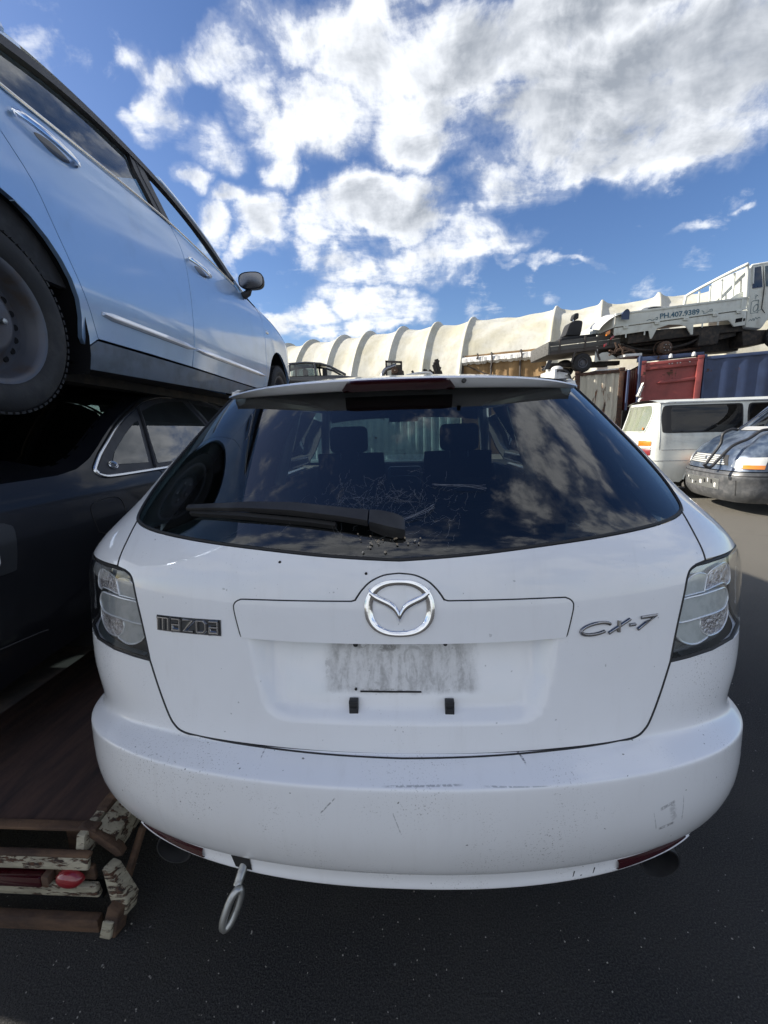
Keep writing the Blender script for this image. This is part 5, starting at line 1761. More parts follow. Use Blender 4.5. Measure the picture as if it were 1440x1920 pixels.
# ------------------------------------------------------------------ shipping containers
def corrugated(mb, p0, p1, z0a, z0b, z1a, z1b, pitch=.28, depth=.036, inward=(0, 1)):
    """trapezoid-ribbed sheet between two ground points; heights at both ends"""
    p0, p1 = np.array(p0, float), np.array(p1, float)
    L = np.linalg.norm(p1 - p0); e = (p1 - p0) / L
    nin = np.array(inward, float)
    n = max(2, int(round(L / pitch)))
    cols = []
    for k in range(n):
        for f, d in ((.0, 0), (.26, 0), (.5, 1), (.76, 1)):
            cols.append(((k + f) / n, d))
    cols.append((1.0, 0))
    rows = []
    for u, d in cols:
        q = p0 + e * L * u + nin * depth * d
        za, zb = z0a + (z0b - z0a) * u, z1a + (z1b - z1a) * u
        rows.append([(q[0], q[1], za), (q[0], q[1], (za + zb) / 2), (q[0], q[1], zb)])
    mb.grid(rows)


YARD_TURN = Matrix.Translation((8.37, 14.3, 0)) @ Matrix.Rotation(R(-18), 4, 'Z') @ Matrix.Translation((-8.37, -14.3, 0))     # the row of containers stands askew


def container(name, label, x0, x1, y0, dep, zl, zr, mat, frame_mat, group=None, front='corr', pitch=.28, zb=.10, post=.13, turn=False):
    t = thing(name, label, 'container', (YARD_TURN if turn else Matrix.Identity(4)) @ Matrix.Translation((x0, y0, 0)), group)
    L = x1 - x0
    zt = lambda x: zl + (zr - zl) * x / L
    if front == 'corr':
        mb = MB(); corrugated(mb, (post * .8, .03), (L - post * .8, .03), zb + .1, zb + .1, zt(0) - .10, zt(L) - .10, pitch); mb.build('front_panel', mat, t, auto=20)
    for yy, nm in ((dep - .03, 'back_panel'),):
        mb = MB(); corrugated(mb, (.05, yy), (L - .05, yy), zb + .1, zb + .1, zt(0) - .1, zt(L) - .1, .4, -.036); mb.build(nm, mat, t, auto=20)
    for xx, s in ((.03, 1), (L - .03, -1)):
        mb = MB(); corrugated(mb, (xx, .08), (xx, dep - .08), zb + .1, zb + .1, zt(xx) - .08, zt(xx) - .08, .3, .036, (s, 0)); mb.build('end_panel', mat, t, auto=20)
    mb = MB(); mb.grid([[(x, y, zt(x) - .03) for y in (.03, dep / 2, dep - .03)] for x in np.linspace(.03, L - .03, 8)]); mb.build('roof_panel', mat, t)
    for xx in (post / 2, L - post / 2):
        for yy in (post / 2, dep - post / 2):
            mb = MB(); mb.box((xx, yy, (zb + zt(xx)) / 2), (post, post, zt(xx) - zb)); mb.build('corner_post', frame_mat, t, bevel=.012)
    for yy in (.05, dep - .05):
        mb = MB(); mb.bar((post + .002, yy, zt(post) - .055), (L - post - .002, yy, zt(L) - .055), .09, .10); mb.build('top_rail', frame_mat, t, bevel=.01)
        mb = MB(); mb.bar((post + .002, yy, zb + .08), (L - post - .002, yy, zb + .08), .09, .14); mb.build('bottom_rail', frame_mat, t, bevel=.01)
    for xx in (post / 2, L - post / 2):
        mb = MB(); mb.box((xx, post / 2, zt(xx) + .004), (post + .02, post + .02, .10)); mb.build('corner_casting', frame_mat, t, bevel=.012)
    return t


YARD_TURN, _keep = Matrix.Translation((2.55, 15.95, 0)) @ Matrix.Rotation(R(-18), 4, 'Z') @ Matrix.Translation((-2.55, -15.95, 0)), YARD_TURN
GC = container('green_container', 'pale green container carrying the black hatchback, behind the SUV roof', -7.6, 2.55, 15.95, 2.44, 2.58, 2.58, M['cont_green'], M['cont_green'], pitch=.30, turn=True)
YARD_TURN = _keep
CC = container('cream_container', 'rust-streaked cream container under the grey flatbed ute', 6.46, 7.93, 14.3, 5.9, 3.06, 3.10, M['cont_cream'], M['cont_rust'], pitch=.245, post=.15, turn=True)
RC = container('red_container', 'faded red container with plain recessed end, right of the cream container', 8.37, 10.09, 14.3, 5.9, 3.25, 3.32, M['cont_red'], M['cont_red'], front=None, post=.16, turn=True)
mb = MB()
zt = lambda x: 3.25 + .07 * x / 1.72
mb.grid([[(x, .11, z if z < 3 else zt(x) - .05) for z in (.15, 1.5, 2.4, 3.2)] for x in (.15, .85, 1.57)])
mb.build('end_wall', M['cont_red'], RC)
mb = MB(); mb.prism([(.16, zt(.16) - .235), (1.56, zt(1.56) - .235), (1.56, zt(1.56) - .02), (.16, zt(.16) - .02)], lambda x, z: (x, .02, z), lambda x, z: (x, .10, z)); mb.build('header', M['cont_red'], RC, bevel=.012)
mb = MB(); mb.prism([(.52, 2.60), (.62, 2.67), (1.55, 2.74), (1.55, 2.64), (.66, 2.57)], lambda x, z: (x, .03, z), lambda x, z: (x, .11, z)); mb.build('pressed_rib', M['cont_red'], RC, bevel=.02)
for x in (.80, .88, 1.02, 1.10, 1.35):
    mb = MB(); mb.lathe([(.0001, -.02), (.018, -.015), (.02, 0)], 8, 'y', (x, .02, zt(x) - .11)); mb.build('bolt', M['galv'], RC)
BC = container('blue_container', 'dark blue corrugated container right of the red container, behind the white van', 10.12, 16.2, 14.32, 2.44, 3.33, 3.50, M['cont_blue'], M['cont_blue'], pitch=.52, post=.05, turn=True)
# steel beam lying along the red container's roof edge
bmth = thing('steel_beam', 'dark blue steel beam with pale fittings lying on the red container', 'beam', YARD_TURN @ Matrix.Translation((8.30, 14.32, 3.30)))
mb = MB(); mb.prism([(0, .00), (1.80, .06), (1.80, .17), (0.0, .14)], lambda x, z: (x, .03, z), lambda x, z: (x, .25, z)); mb.build('beam', M['cont_blue'], bmth, bevel=.01)
for x, z in ((.90, .06), (1.52, .07)):
    mb = MB(); mb.lathe([(.055, -.03), (.06, 0), (.05, .05), (.03, .09), (.0001, .10)], 10, 'z', (x, .02, z + .02)); mb.build('fitting', M['shred'], bmth, auto=50)
ps = thing('steel_post', 'dark blue steel post standing at the left edge of the red container', 'post', Matrix.Translation((8.30, 14.22, 0)))
mb = MB(); mb.box((0, 0, 1.73), (.075, .075, 3.46)); mb.build('post', M['cont_blue'], ps, bevel=.008)
# open door leaf between the containers, seen edge on
dl = thing('open_container_door', 'open dark red container door standing edge on beside the cream container', 'door', Matrix.Translation((7.99, 14.3, 0)))
mb = MB(); mb.prism([(0, .12), (.02, 3.05), (.02, 3.05), (0, .12)][:2] + [(.06, 3.05), (.04, .12)], lambda x, z: (x, 0, z), lambda x, z: (x + .33, 1.55, z + .22 * (z > 1))); mb.build('door_leaf', M['cont_red'], dl)
mb = MB(); mb.bar((-.02, -.02, .12), (.0, -.02, 3.05), .06); mb.build('door_edge', M['cont_blue'], dl, bevel=.006)
mb = MB(); mb.bar((.10, .25, .2), (.12, .25, 3.0), .045); mb.build('lock_rod', M['cont_red'], dl)
lp_ = MB(); lp_.add([(0, -.03, 3.06), (.02, -.03, 2.95), (.36, 1.5, 3.17), (.36, 1.5, 3.28)], [(0, 1, 2, 3)]); lp_.add([(0, -.02, 3.06), (.02, -.02, 2.95), (.36, 1.52, 3.17), (.36, 1.52, 3.28)], [(3, 2, 1, 0)]); lp_.build('bright_plate', M['shred'], dl)
for k in range(5):
    mb = MB(); mb.lathe([(.0001, -.005), (.028, 0), (.0001, .005)], 8, 'y', (.045 + .065 * k, .17 + .29 * k, 3.02 + .043 * k)); mb.build('plate_hole', M['dark'], dl)
sh = MB()
srng = random.Random(3)
for (xa, za, xb, zb, w) in ((8.40, 2.62, 8.26, 2.22, .05), (8.41, 2.50, 8.33, 2.20, .05), (8.26, 2.22, 8.42, 2.14, .07), (8.36, 2.14, 8.28, 1.90, .06), (8.28, 1.90, 8.40, 1.72, .06), (8.30, 1.84, 8.36, 1.60, .05), (8.40, 2.0, 8.30, 1.80, .04)):
    rows = []
    for k in range(9):
        t = k / 8
        x, z = xa + (xb - xa) * t, za + (zb - za) * t
        rows.append([(x - w * .5 + srng.uniform(-.01, .01), 14.2 - srng.uniform(0, .05), z + srng.uniform(-.02, .02)), (x + srng.uniform(-.01, .01), 14.14 - srng.uniform(0, .06), z + .01), (x + w * .5, 14.2, z + srng.uniform(-.02, .02))])
    sh.grid(rows)
so = sh.build('torn_sheet', M['shred'], None, auto=60)
tag(so, 'crumpled white plastic sheet stuffed in the gap beside the red container', 'plastic sheet')
rs_ = thing('roofing_sheet', 'pale loose sheet lying on the cream container roof', 'sheet', Matrix.Translation((7.15, 14.75, 3.10)))
mb = MB(); mb.prism([(0, 0), (.96, .02), (.97, .075), (.05, .03)], lambda x, z: (x, 0, z), lambda x, z: (x, .9, z)); mb.build('sheet', M['shred'], rs_)

# ------------------------------------------------------------------ vehicles seen flank on at some distance
def flank_prism(name, poly, y0, depth, mat, parent, bevel=.02, auto=35):
    mb = MB(); mb.prism(poly, lambda x, z: (x, y0, z), lambda x, z: (x, y0 + depth, z))
    return mb.build(name, mat, parent, bevel=bevel, auto=auto)


def hub_wheel(parent, x, y, z, r, w, rim_r, mat=None):
    t = thing('wheel', None, None); t.parent = parent; t.location = (x, y, z)
    mb = MB(); h = w / 2
    mb.lathe([(rim_r, -h * .9), (rim_r + .02, -h), (r - .03, -h), (r - .004, -h * .8), (r, -h * .4), (r, h * .6), (r - .03, h), (rim_r, h * .8)], 36, 'y'); mb.build('tyre', M['tyre'], t, auto=50)
    mb = MB(); mb.lathe([(rim_r + .004, -h * .88), (rim_r - .02, -h * .84), (rim_r - .04, -h * .3), (rim_r * .66, -h * .28), (rim_r * .55, -h * .5), (rim_r * .3, -h * .5), (rim_r * .22, -h * .7), (.001, -h * .72)], 30, 'y'); mb.build('rim', mat or M['steel_rim'], t, auto=50)
    return t


# black hatchback on the green container
KB = thing('black_hatchback', 'black hatchback perched on the green container, under the pale shed', 'car', Matrix.Translation((-2.22, 18.1, 2.60)))
lo = curve([(-2.15, .32), (-2.2, .62), (-2.1, .88)], 3)
bodyp = [(-2.15, .28)] + lo[1:] + [(-1.2, .92), (-.2, .92), (.75, .90)] + curve([(.75, .90), (1.35, .82), (1.85, .70), (2.05, .52), (2.08, .30)], 4)[1:] + [(1.75, .24)] + [(1.42 + .36 * math.cos(t), .30 + .36 * math.sin(t)) for t in np.linspace(.1, math.pi - .1, 9)] + [(1.0, .20), (-.95, .20)] + [(-1.33 + .36 * math.cos(t), .30 + .36 * math.sin(t)) for t in np.linspace(.1, math.pi - .1, 9)] + [(-1.75, .24)]
flank_prism('body', bodyp, -.82, 1.64, M['black_paint'], KB, .05)
mb = MB()
prof = curve([(-2.08, .90), (-1.75, 1.26), (-1.3, 1.42), (-.7, 1.46), (-.1, 1.40), (.25, 1.28), (.85, .93)], 4)
rows = [[(x, -.62 + 1.24 * s - (0), z - .05 * (abs(2 * s - 1)) ** 4) for s in np.linspace(0, 1, 9)] for x, z in prof if -1.75 <= x <= .0]
mb.grid(rows); mb.build('roof', M['black_paint'], KB, auto=60)
for sy in (-1, 1):
    mb = MB()
    mb.tube([(-2.05, sy * .74, .92), (-1.72, sy * .63, 1.26), (-1.3, sy * .61, 1.395), (-.7, sy * .61, 1.43), (-.1, sy * .61, 1.375), (.27, sy * .63, 1.26), (.88, sy * .74, .92)], .045, 8)
    mb.tube([(-.28, sy * .75, .92), (-.33, sy * .63, 1.38)], .045, 8); mb.tube([(-1.35, sy * .75, .92), (-1.30, sy * .63, 1.38)], .05, 8)
    mb.build('pillar', M['black_paint'], KB, auto=60)
    mb = MB(); mb.add([(-1.28, sy * .735, .93), (-.36, sy * .735, .93), (-.39, sy * .63, 1.37), (-1.25, sy * .63, 1.37)], [(0, 1, 2, 3)]); mb.build('rear_door_window', M['tint'], KB)
mb = MB(); mb.grid([[(.25 + .6 * t, -.62 - .12 * t + (1.24 + .24 * t) * s, 1.27 - .35 * t) for s in np.linspace(0, 1, 6)] for t in np.linspace(0, 1, 4)]); mb.build('windscreen', M['clear'], KB)
mb = MB(); mb.grid([[(-2.07 + .33 * t, -.7 + 1.4 * s, .92 + .35 * t) for s in (0, .5, 1)] for t in (0, 1)]); mb.build('tailgate_glass', M['tint'], KB)
for x in (-.75, .02):
    mb = MB(); mb.box((x, -.32, .95), (.16, .42, .55)); mb.build('seat', M['seat'], KB, bevel=.06)
mb = MB(); mb.box((1.95, -.62, .72), (.20, .36, .13)); mb.build('headlight', M['white_lens'], KB, bevel=.05)
mb = MB()
for z in (.62, .905): mb.bar((-2.0, -.823, z), (.9, -.823, z), .006, .012)
for x in (-.30, -1.35, .62): mb.bar((x, -.823, .3), (x, -.823, .90), .006, .008)
mb.build('door_gap', M['seal'], KB)
for x in (-1.33, 1.42): hub_wheel(KB, x, -.70, .30, .30, .2, .19)
for x in (-1.33, 1.42): hub_wheel(KB, x, .70, .30, .30, .2, .19)

# wrecked machinery on the green container
EP = thing('wrecked_engine', 'dark wrecked engine with thick pipe and square steel frame, on the green container', 'engine', Matrix.Translation((.5, 16.7, 2.58)))
def part(parent, name, mat, build, **k):
    mb = MB(); build(mb); return mb.build(name, mat, parent, **k)


part(EP, 'steel_frame', M['pole'], lambda m: [m.bar((-.26, 0, .0), (-.26, 0, 1.32), .07), m.bar((-.29, 0, 1.29), (.33, 0, 1.25), .07), m.bar((.30, 0, 0), (.30, 0, 1.25), .07), m.bar((-.05, .1, .5), (-.05, .1, 1.25), .05), m.bar((.10, .1, .8), (.10, .1, 1.25), .04)])
part(EP, 'pipe', M['dark_chrome'], lambda m: m.tube(curve([(-.5, 0, .55), (-.42, 0, .78), (-.28, 0, 1.0), (-.05, 0, 1.08), (.12, 0, 1.14)], 4), .085, 10), auto=60)
part(EP, 'engine_block', M['grease'], lambda m: [m.box((.18, .1, .62), (.42, .5, .65)), m.box((.20, .0, 1.0), (.26, .3, .3)), m.box((-.02, .1, .55), (.3, .3, .2))], bevel=.05)
part(EP, 'pulley', M['rusty_part'], lambda m: [m.lathe([(.02, -.2), (.12, -.2), (.13, -.1), (.02, -.1)], 16, 'y', (.05, 0, .95))])
CF_ = thing('cut_cab_frame', 'white cut-off cab side with window openings lying among dark scrap', 'wreck', Matrix.Translation((1.48, 16.6, 2.58)))
part(CF_, 'roof_edge', M['pearl'], lambda m: m.tube(curve([(-.62, 0, .66), (-.45, 0, .76), (0, 0, .83), (.32, 0, .83), (.44, 0, .78), (.56, 0, .5)], 4), .045, 8), auto=60)
for x, z in ((-.34, .80), (-.02, .83), (.22, .83)):
    part(CF_, 'window_post', M['pearl'], lambda m: m.bar((x, 0, .4), (x, 0, z), .04))
part(CF_, 'sill', M['pearl'], lambda m: m.box((-.05, .1, .40), (1.2, .25, .2)), bevel=.03)
part(CF_, 'inner_panel', M['grease'], lambda m: m.box((-.05, .45, .55), (1.1, .1, .5)))
SC = MB()
for k in range(34):
    x = srng.uniform(.7, 2.5); h = srng.uniform(.1, .36) * (1.6 if 2.05 < x < 2.45 else 1)
    SC.box((x, srng.uniform(16.9, 17.5), 2.58 + .42 + h), (srng.uniform(.05, .16), .12, h * 1.6), Matrix.Rotation(srng.uniform(-.6, .6), 3, 'Y'))
    SC.box((x, srng.uniform(16.9, 17.5), 2.86), (.2, .5, .56))
sc_o = SC.build('scrap_heap', M['grease'], None, bevel=.01); sc_o['kind'] = 'stuff'

# grey flatbed ute on the cream container
UT = thing('flatbed_ute', 'grey flatbed ute with weathered board tray, on the cream container', 'truck', Matrix.Translation((5.64, 14.95, .06)))
T0 = lambda x: .105 * x
board = [(0, 3.72, .18), (0, 3.91, .12)]
for z0, z1 in ((3.70, 3.86), (3.865, 4.02)):
    flank_prism('side_board', [(0.05, z0 + .02), (2.35, z0 + T0(2.0)), (2.35, z1 + T0(2.0)), (0.05, z1)], -.02, .03, M['wood'], UT, .004)
for x in (.32, 1.16, 2.0):
    flank_prism('stake', [(x, 3.66 + T0(x)), (x + .06, 3.66 + T0(x)), (x + .06, 4.06 + T0(x)), (x, 4.06 + T0(x))], -.045, .025, M['pole'], UT, .003)
flank_prism('tail_board', [(-.03, 3.62), (.04, 3.62), (.04, 4.04), (-.03, 4.02)], -.03, 1.7, M['wood'], UT, .004)
flank_prism('tray_floor', [(0, 3.60), (2.5, 3.82), (2.5, 3.93), (0, 3.70)], 0, 1.7, M['pole'], UT, .01)
flank_prism('far_board', [(0.05, 3.70), (2.35, 3.9), (2.35, 4.20), (0.05, 4.02)], 1.66, .03, M['wood'], UT, .004)
flank_prism('chassis', [(-.05, 3.22), (.2, 3.40), (2.6, 3.42), (2.6, 3.28), (.9, 3.24), (.3, 3.30), (0, 3.16)], .35, .2, M['grease'], UT, .02)
flank_prism('chassis', [(.2, 3.42), (2.6, 3.46), (2.6, 3.32), (.3, 3.30)], 1.2, .1, M['grease'], UT, .02)
part(UT, 'mud_flap', M['plastic'], lambda m: [m.prism([(-.12, 3.14), (.02, 3.45), (.14, 3.44), (.02, 3.16)], lambda x, z: (x, .02, z), lambda x, z: (x, .1, z))])
part(UT, 'stay', M['pole'], lambda m: m.bar((.78, .0, 3.35), (.87, .0, 3.68), .05))
part(UT, 'stay', M['pole'], lambda m: m.bar((1.56, .0, 3.76), (1.72, .0, 3.40), .05))
hub_wheel(UT, 1.17, .12, 3.335, .315, .24, .165); hub_wheel(UT, 1.17, 1.5, 3.335, .315, .24, .165)
part(UT, 'axle', M['grease'], lambda m: m.tube([(1.17, .1, 3.335), (1.17, 1.5, 3.335)], .06, 8))
CS = thing('loose_vehicle_seat', 'loose black car seat with headrest, on the grey flatbed ute', 'seat', Matrix.Translation((6.55, 15.25, 4.07)))
bk_ = curve([(-.26, .26), (-.20, .42), (-.13, .62), (-.04, .70), (.10, .735), (.24, .725), (.305, .68), (.30, .52), (.26, .26)], 3)
flank_prism('backrest', bk_, 0, .48, M['seat'], CS, .05)
flank_prism('cushion', [(-.40, .06), (.85, .20), (.85, .30), (-.05, .24), (-.39, .20)], 0, .52, M['seat'], CS, .03)
flank_prism('headrest', curve([(.03, .79), (.05, .93), (.10, .985), (.20, .985), (.215, .90), (.19, .80)], 3, True), .11, .26, M['seat'], CS, .025)
part(CS, 'headrest_post', M['dull_chrome'], lambda m: [m.tube([(.04, .15, .68), (.05, .15, .82)], .012, 6), m.tube([(.17, .34, .70), (.17, .34, .82)], .012, 6)])
# white cab fragment standing left of the cream container
WF = thing('white_cab_fragment', 'white cut cab fragment with dark pipes, left of the cream container', 'wreck', Matrix.Translation((5.70, 14.5, 0)))
flank_prism('cab_panel', [(0, .1), (0, 3.16), (.07, 3.18), (.18, 3.10), (.55, 3.02), (.56, .1)], .1, 1.2, M['pearl'], WF, .02)
flank_prism('window_pillar', [(0, 2.6), (-.01, 3.16), (.07, 3.17), (.08, 2.6)], .02, .1, M['pearl'], WF, .01)
part(WF, 'pipe', M['plastic'], lambda m: m.tube(curve([(.08, .04, 3.10), (.3, .0, 3.12), (.45, -.02, 3.02), (.52, -.02, 2.86), (.60, -.02, 2.7)], 3), .028, 6))
part(WF, 'mesh_panel', M['plastic'], lambda m: [m.box((.32, .06, 2.80), (.32, .05, .14))], bevel=.03)
part(WF, 'bracket', M['galv'], lambda m: [m.box((.50, .05, 2.92), (.06, .08, .14)), m.box((.56, .05, 2.80), (.08, .08, .08)), m.box((.44, .04, 2.98), (.08, .05, .05))], bevel=.012)
part(WF, 'roof_dome', M['pearl'], lambda m: m.lathe([(.0001, .09), (.10, .08), (.18, .03), (.20, -.03)], 16, 'z', (.22, .4, 3.22)), auto=60)

# ------------------------------------------------------------------ white tray truck on the red and blue containers
WT = thing('tray_truck', 'white tray truck with phone number on its side, standing on the red container', 'truck', Matrix.Translation((7.6, 14.6, 0)))
def P_(x, z): return (x - 7.6, z)
def wt(name, pts, y, d, mat, bevel=.012): return flank_prism(name, [P_(*p) for p in pts], y, d, mat, WT, bevel)


zt0 = lambda x: 4.80 + .094 * (x - 7.6)     # tray top edge
zb0 = lambda x: 4.27 + .102 * (x - 7.6)     # tray lower edge
wt('side_board', [(7.63, zb0(7.63) + .16), (11.78, zb0(11.78) + .16), (11.78, zt0(11.78) - .0), (7.63, zt0(7.63))], 0, .05, M['truck_white'], .008)
wt('board_rim', [(7.60, zt0(7.6) - .035), (11.80, zt0(11.8) - .035), (11.80, zt0(11.8) + .03), (7.60, zt0(7.6) + .03)], -.025, .10, M['truck_white'], .01)
wt('board_rim', [(7.60, zb0(7.6) + .14), (11.80, zb0(11.8) + .14), (11.80, zb0(11.8) + .185), (7.60, zb0(7.6) + .185)], -.022, .07, M['truck_white'], .008)
wt('board_post', [(11.60, zb0(11.6) + .17), (11.66, zb0(11.66) + .17), (11.66, zt0(11.66)), (11.60, zt0(11.6))], -.02, .05, M['truck_white'], .006)
wt('tray_skirt', [(7.60, zb0(7.6) - .11), (8.72, zb0(8.72) - .10), (8.80, zb0(8.8) - .36), (8.84, zb0(8.84) - .36), (8.99, zb0(8.99) - .07), (9.35, zb0(9.35) + .0), (9.72, zb0(9.72) - .05), (9.92, zb0(9.92) - .12), (10.10, zb0(10.1) - .40), (10.17, zb0(10.17) - .40), (10.15, zb0(10.15) - .10), (11.26, zb0(11.26) - .11), (11.47, zb0(11.47) - .33), (11.83, zb0(11.83) - .33), (11.82, zb0(11.82) + .12), (7.60, zb0(7.6) + .12)], .012, .04, M['truck_white'], .006)
wt('lamp_hole', [(11.49, zb0(11.49) - .22), (11.70, zb0(11.7) - .21), (11.71, zb0(11.71) - .09), (11.50, zb0(11.5) - .10)], .004, .02, M['dark'], 0)
wt('lamp_hole', [(11.74, zb0(11.74) - .20), (11.80, zb0(11.8) - .20), (11.80, zb0(11.8) - .12), (11.74, zb0(11.74) - .12)], .004, .02, M['dark'], 0)
for x in (7.95, 8.95, 9.87, 10.80, 11.55):
    mb = MB(); mb.box((x - 7.6, -.02, zb0(x) + .10), (.16, .05, .10)); mb.box((x - 7.6, -.04, zb0(x) + .12), (.10, .04, .05)); mb.build('latch', M['truck_white'], WT, bevel=.015)
for x in (8.0, 8.6, 10.45, 10.95):
    mb = MB(); mb.box((x - 7.6, .03, zb0(x) - .15), (.035, .02, .14)); mb.build('rope_hook', M['truck_white'], WT)
mb = MB(); mb.grid([[(x - 7.6, y, zb0(x) + .15) for y in (.05, .95, 1.85)] for x in (7.6, 9.7, 11.8)]); mb.build('tray_floor', M['grease'], WT)
wt('far_board', [(7.63, zb0(7.63) + .16), (11.78, zb0(11.78) + .16), (11.78, zt0(11.78)), (7.63, zt0(7.63))], 1.80, .05, M['truck_white'], .008)
# tail end, angled across
mb = MB()
tail = [(-.015, 4.44), (-.015, 4.80), (-.40, 4.58), (-.40, 4.22)]
mb.add([(x, .0 + (0 if i in (0, 1) else 1.7), z) for i, (x, z) in enumerate(tail)] + [(x - .05, .0 + (0 if i in (0, 1) else 1.7), z - .01) for i, (x, z) in enumerate(tail)], [(0, 1, 2, 3), (7, 6, 5, 4), (0, 4, 5, 1), (1, 5, 6, 2), (2, 6, 7, 3), (3, 7, 4, 0)])
mb.build('tail_board', M['van_white'], WT, bevel=.01)
wt('tail_frame', [(7.20, 3.42), (7.27, 3.40), (7.30, 4.24), (7.22, 4.26)], .35, .06, M['van_white'], .01)
wt('tail_panel', [(7.26, 3.42), (7.98, 3.50), (7.60, 3.72), (7.42, 3.70), (7.29, 3.62)], .36, .04, M['truck_white'], .008)
wt('tail_lamp', [(7.31, 3.82), (7.39, 3.87), (7.39, 3.95), (7.31, 3.90)], .0, .05, M['red_bright'], .006)
wt('tail_lamp', [(7.50, 4.04), (7.60, 4.10), (7.60, 4.18), (7.50, 4.12)], -.02, .05, M['red_bright'], .006)
wt('tail_lamp', [(7.36, 4.16), (7.47, 4.22), (7.47, 4.34), (7.36, 4.28)], .0, .08, M['amber'], .01)
# headboard of bent tube
def tube3(name, pts, r, mat=M['van_white'], par=WT): return part(par, name, mat, lambda m: m.tube([(x - 7.6, y, z) for x, y, z in pts], r, 8), auto=60)


hb = lambda s, z: (10.98 + .72 * s, 1.75 - 1.72 * s, z + .0)
tube3('headboard', curve([(10.93, 1.75, 5.1), (10.96, 1.72, 5.62), (11.04, 1.60, 5.80), (11.55, .10, 6.13), (11.66, .0, 6.05), (11.74, -.0, 5.20)], 5), .05)
for s, ztop in ((.20, 5.80), (.40, 5.88), (.60, 5.96), (.80, 6.04)):
    x = 11.0 + .66 * s; y = 1.7 - 1.65 * s
    tube3('headboard_bar', [(x + .07, y, 5.12), (x + .05, y, ztop)], .032)
wt('headboard_plate', [(11.28, 5.15), (11.74, 5.20), (11.73, 5.42), (11.5, 5.33), (11.34, 5.22)], .12, .03, M['van_white'], .006)
# cab
cabp = [(11.86, 4.30), (12.28, 4.26), (12.34, 4.22), (12.42, 4.30), (12.6, 4.6), (13.6, 4.75), (13.75, 5.4), (13.55, 6.15), (13.3, 6.35), (12.3, 6.26), (11.88, 6.18), (11.76, 6.08), (11.84, 5.2)]
CABF = lambda x, z: (x - 7.6, .02 + .06 * max(0, (z - 5.4)) , z)
mb = MB(); mb.prism(cabp, CABF, lambda x, z: (x - 7.6, 1.72 - .06 * max(0, z - 5.4), z)); mb.build('cab', M['truck_white'], WT, bevel=.05)
def cab_face(name, pts, mat, o=.006):
    mb = MB(); mb.prism(pts, lambda x, z: (CABF(x, z)[0], CABF(x, z)[1] - o, z), lambda x, z: (CABF(x, z)[0], CABF(x, z)[1] + .02, z)); return mb.build(name, mat, WT)


cab_face('window_seal', [(11.93, 5.47), (12.24, 5.50), (12.14, 6.12), (11.94, 6.09)], M['cont_blue'], .004)
cab_face('cab_window', [(11.955, 5.50), (12.215, 5.525), (12.12, 6.095), (11.965, 6.07)], M['tint'], .008)
cab_face('door_window', [(12.36, 5.52), (13.3, 5.60), (13.1, 6.2), (12.26, 6.12)], M['tint'], .006)
part(WT, 'door_gap', M['seal'], lambda m: [m.bar((CABF(x0, z0)[0], CABF(x0, z0)[1] - .001, z0), (CABF(x1, z1)[0], CABF(x1, z1)[1] - .001, z1), .022, .01) for (x0, z0), (x1, z1) in (((12.20, 6.14), (12.30, 5.50)), ((12.30, 5.50), (12.30, 4.85)), ((12.30, 4.85), (12.42, 4.72)))])
tube3('cab_gutter', [(11.80, .02, 5.25), (11.78, .05, 6.02), (11.86, .08, 6.16), (12.6, .1, 6.26)], .035)
tube3('cab_corner', [(11.92, .03, 5.6), (11.90, .06, 6.12)], .03)
# line drawing on the cab and scroll work on the board
def line2(par, name, pts, y, w, mat):
    mb = MB()
    for a, b in zip(pts[:-1], pts[1:]):
        ya = y(a[0], a[1]) if callable(y) else y; yb = y(b[0], b[1]) if callable(y) else y
        mb.bar((a[0] - 7.6, ya, a[1]), (b[0] - 7.6, yb, b[1]), .004, w)
    return mb.build(name, mat, par)


cy_ = lambda x, z: CABF(x, z)[1] - .003
line2(WT, 'cab_drawing', [(11.95, 4.72), (11.94, 5.05), (12.0, 5.10), (12.17, 5.12), (12.19, 4.74), (11.95, 4.72)], cy_, .016, M['letter_grey'])
line2(WT, 'cab_drawing', [(12.10 + .07 * math.cos(t) + .03 * math.sin(t), 4.88 + .11 * math.sin(t)) for t in np.linspace(0, 2 * math.pi, 17)], cy_, .018, M['letter_grey'])
line2(WT, 'cab_drawing', [(12.06, 5.14), (12.05, 5.22), (12.12, 5.25), (12.05, 5.28)], cy_, .014, M['letter_grey'])
line2(WT, 'cab_drawing', [(12.19, 4.80), (12.27, 4.82), (12.31, 4.88)], cy_, .014, M['letter_grey'])
line2(WT, 'cab_script', curve([(11.92, 4.48), (11.98, 4.54), (12.02, 4.50), (12.06, 4.57), (12.10, 4.50), (12.14, 4.60), (12.19, 4.54), (12.24, 4.60), (12.29, 4.57)], 3), cy_, .018, M['letter_grey'])
line2(WT, 'scroll', curve([(8.62, 4.585), (8.72, 4.62), (8.80, 4.58), (8.88, 4.63), (8.95, 4.60), (8.96, 4.68), (8.90, 4.66)], 4), -.004, .018, M['letter_grey'])
line2(WT, 'scroll', curve([(10.36, 4.84), (10.44, 4.80), (10.42, 4.76), (10.50, 4.76), (10.60, 4.82), (10.70, 4.82), (10.68, 4.88), (10.60, 4.85)], 4), -.004, .018, M['letter_grey'])


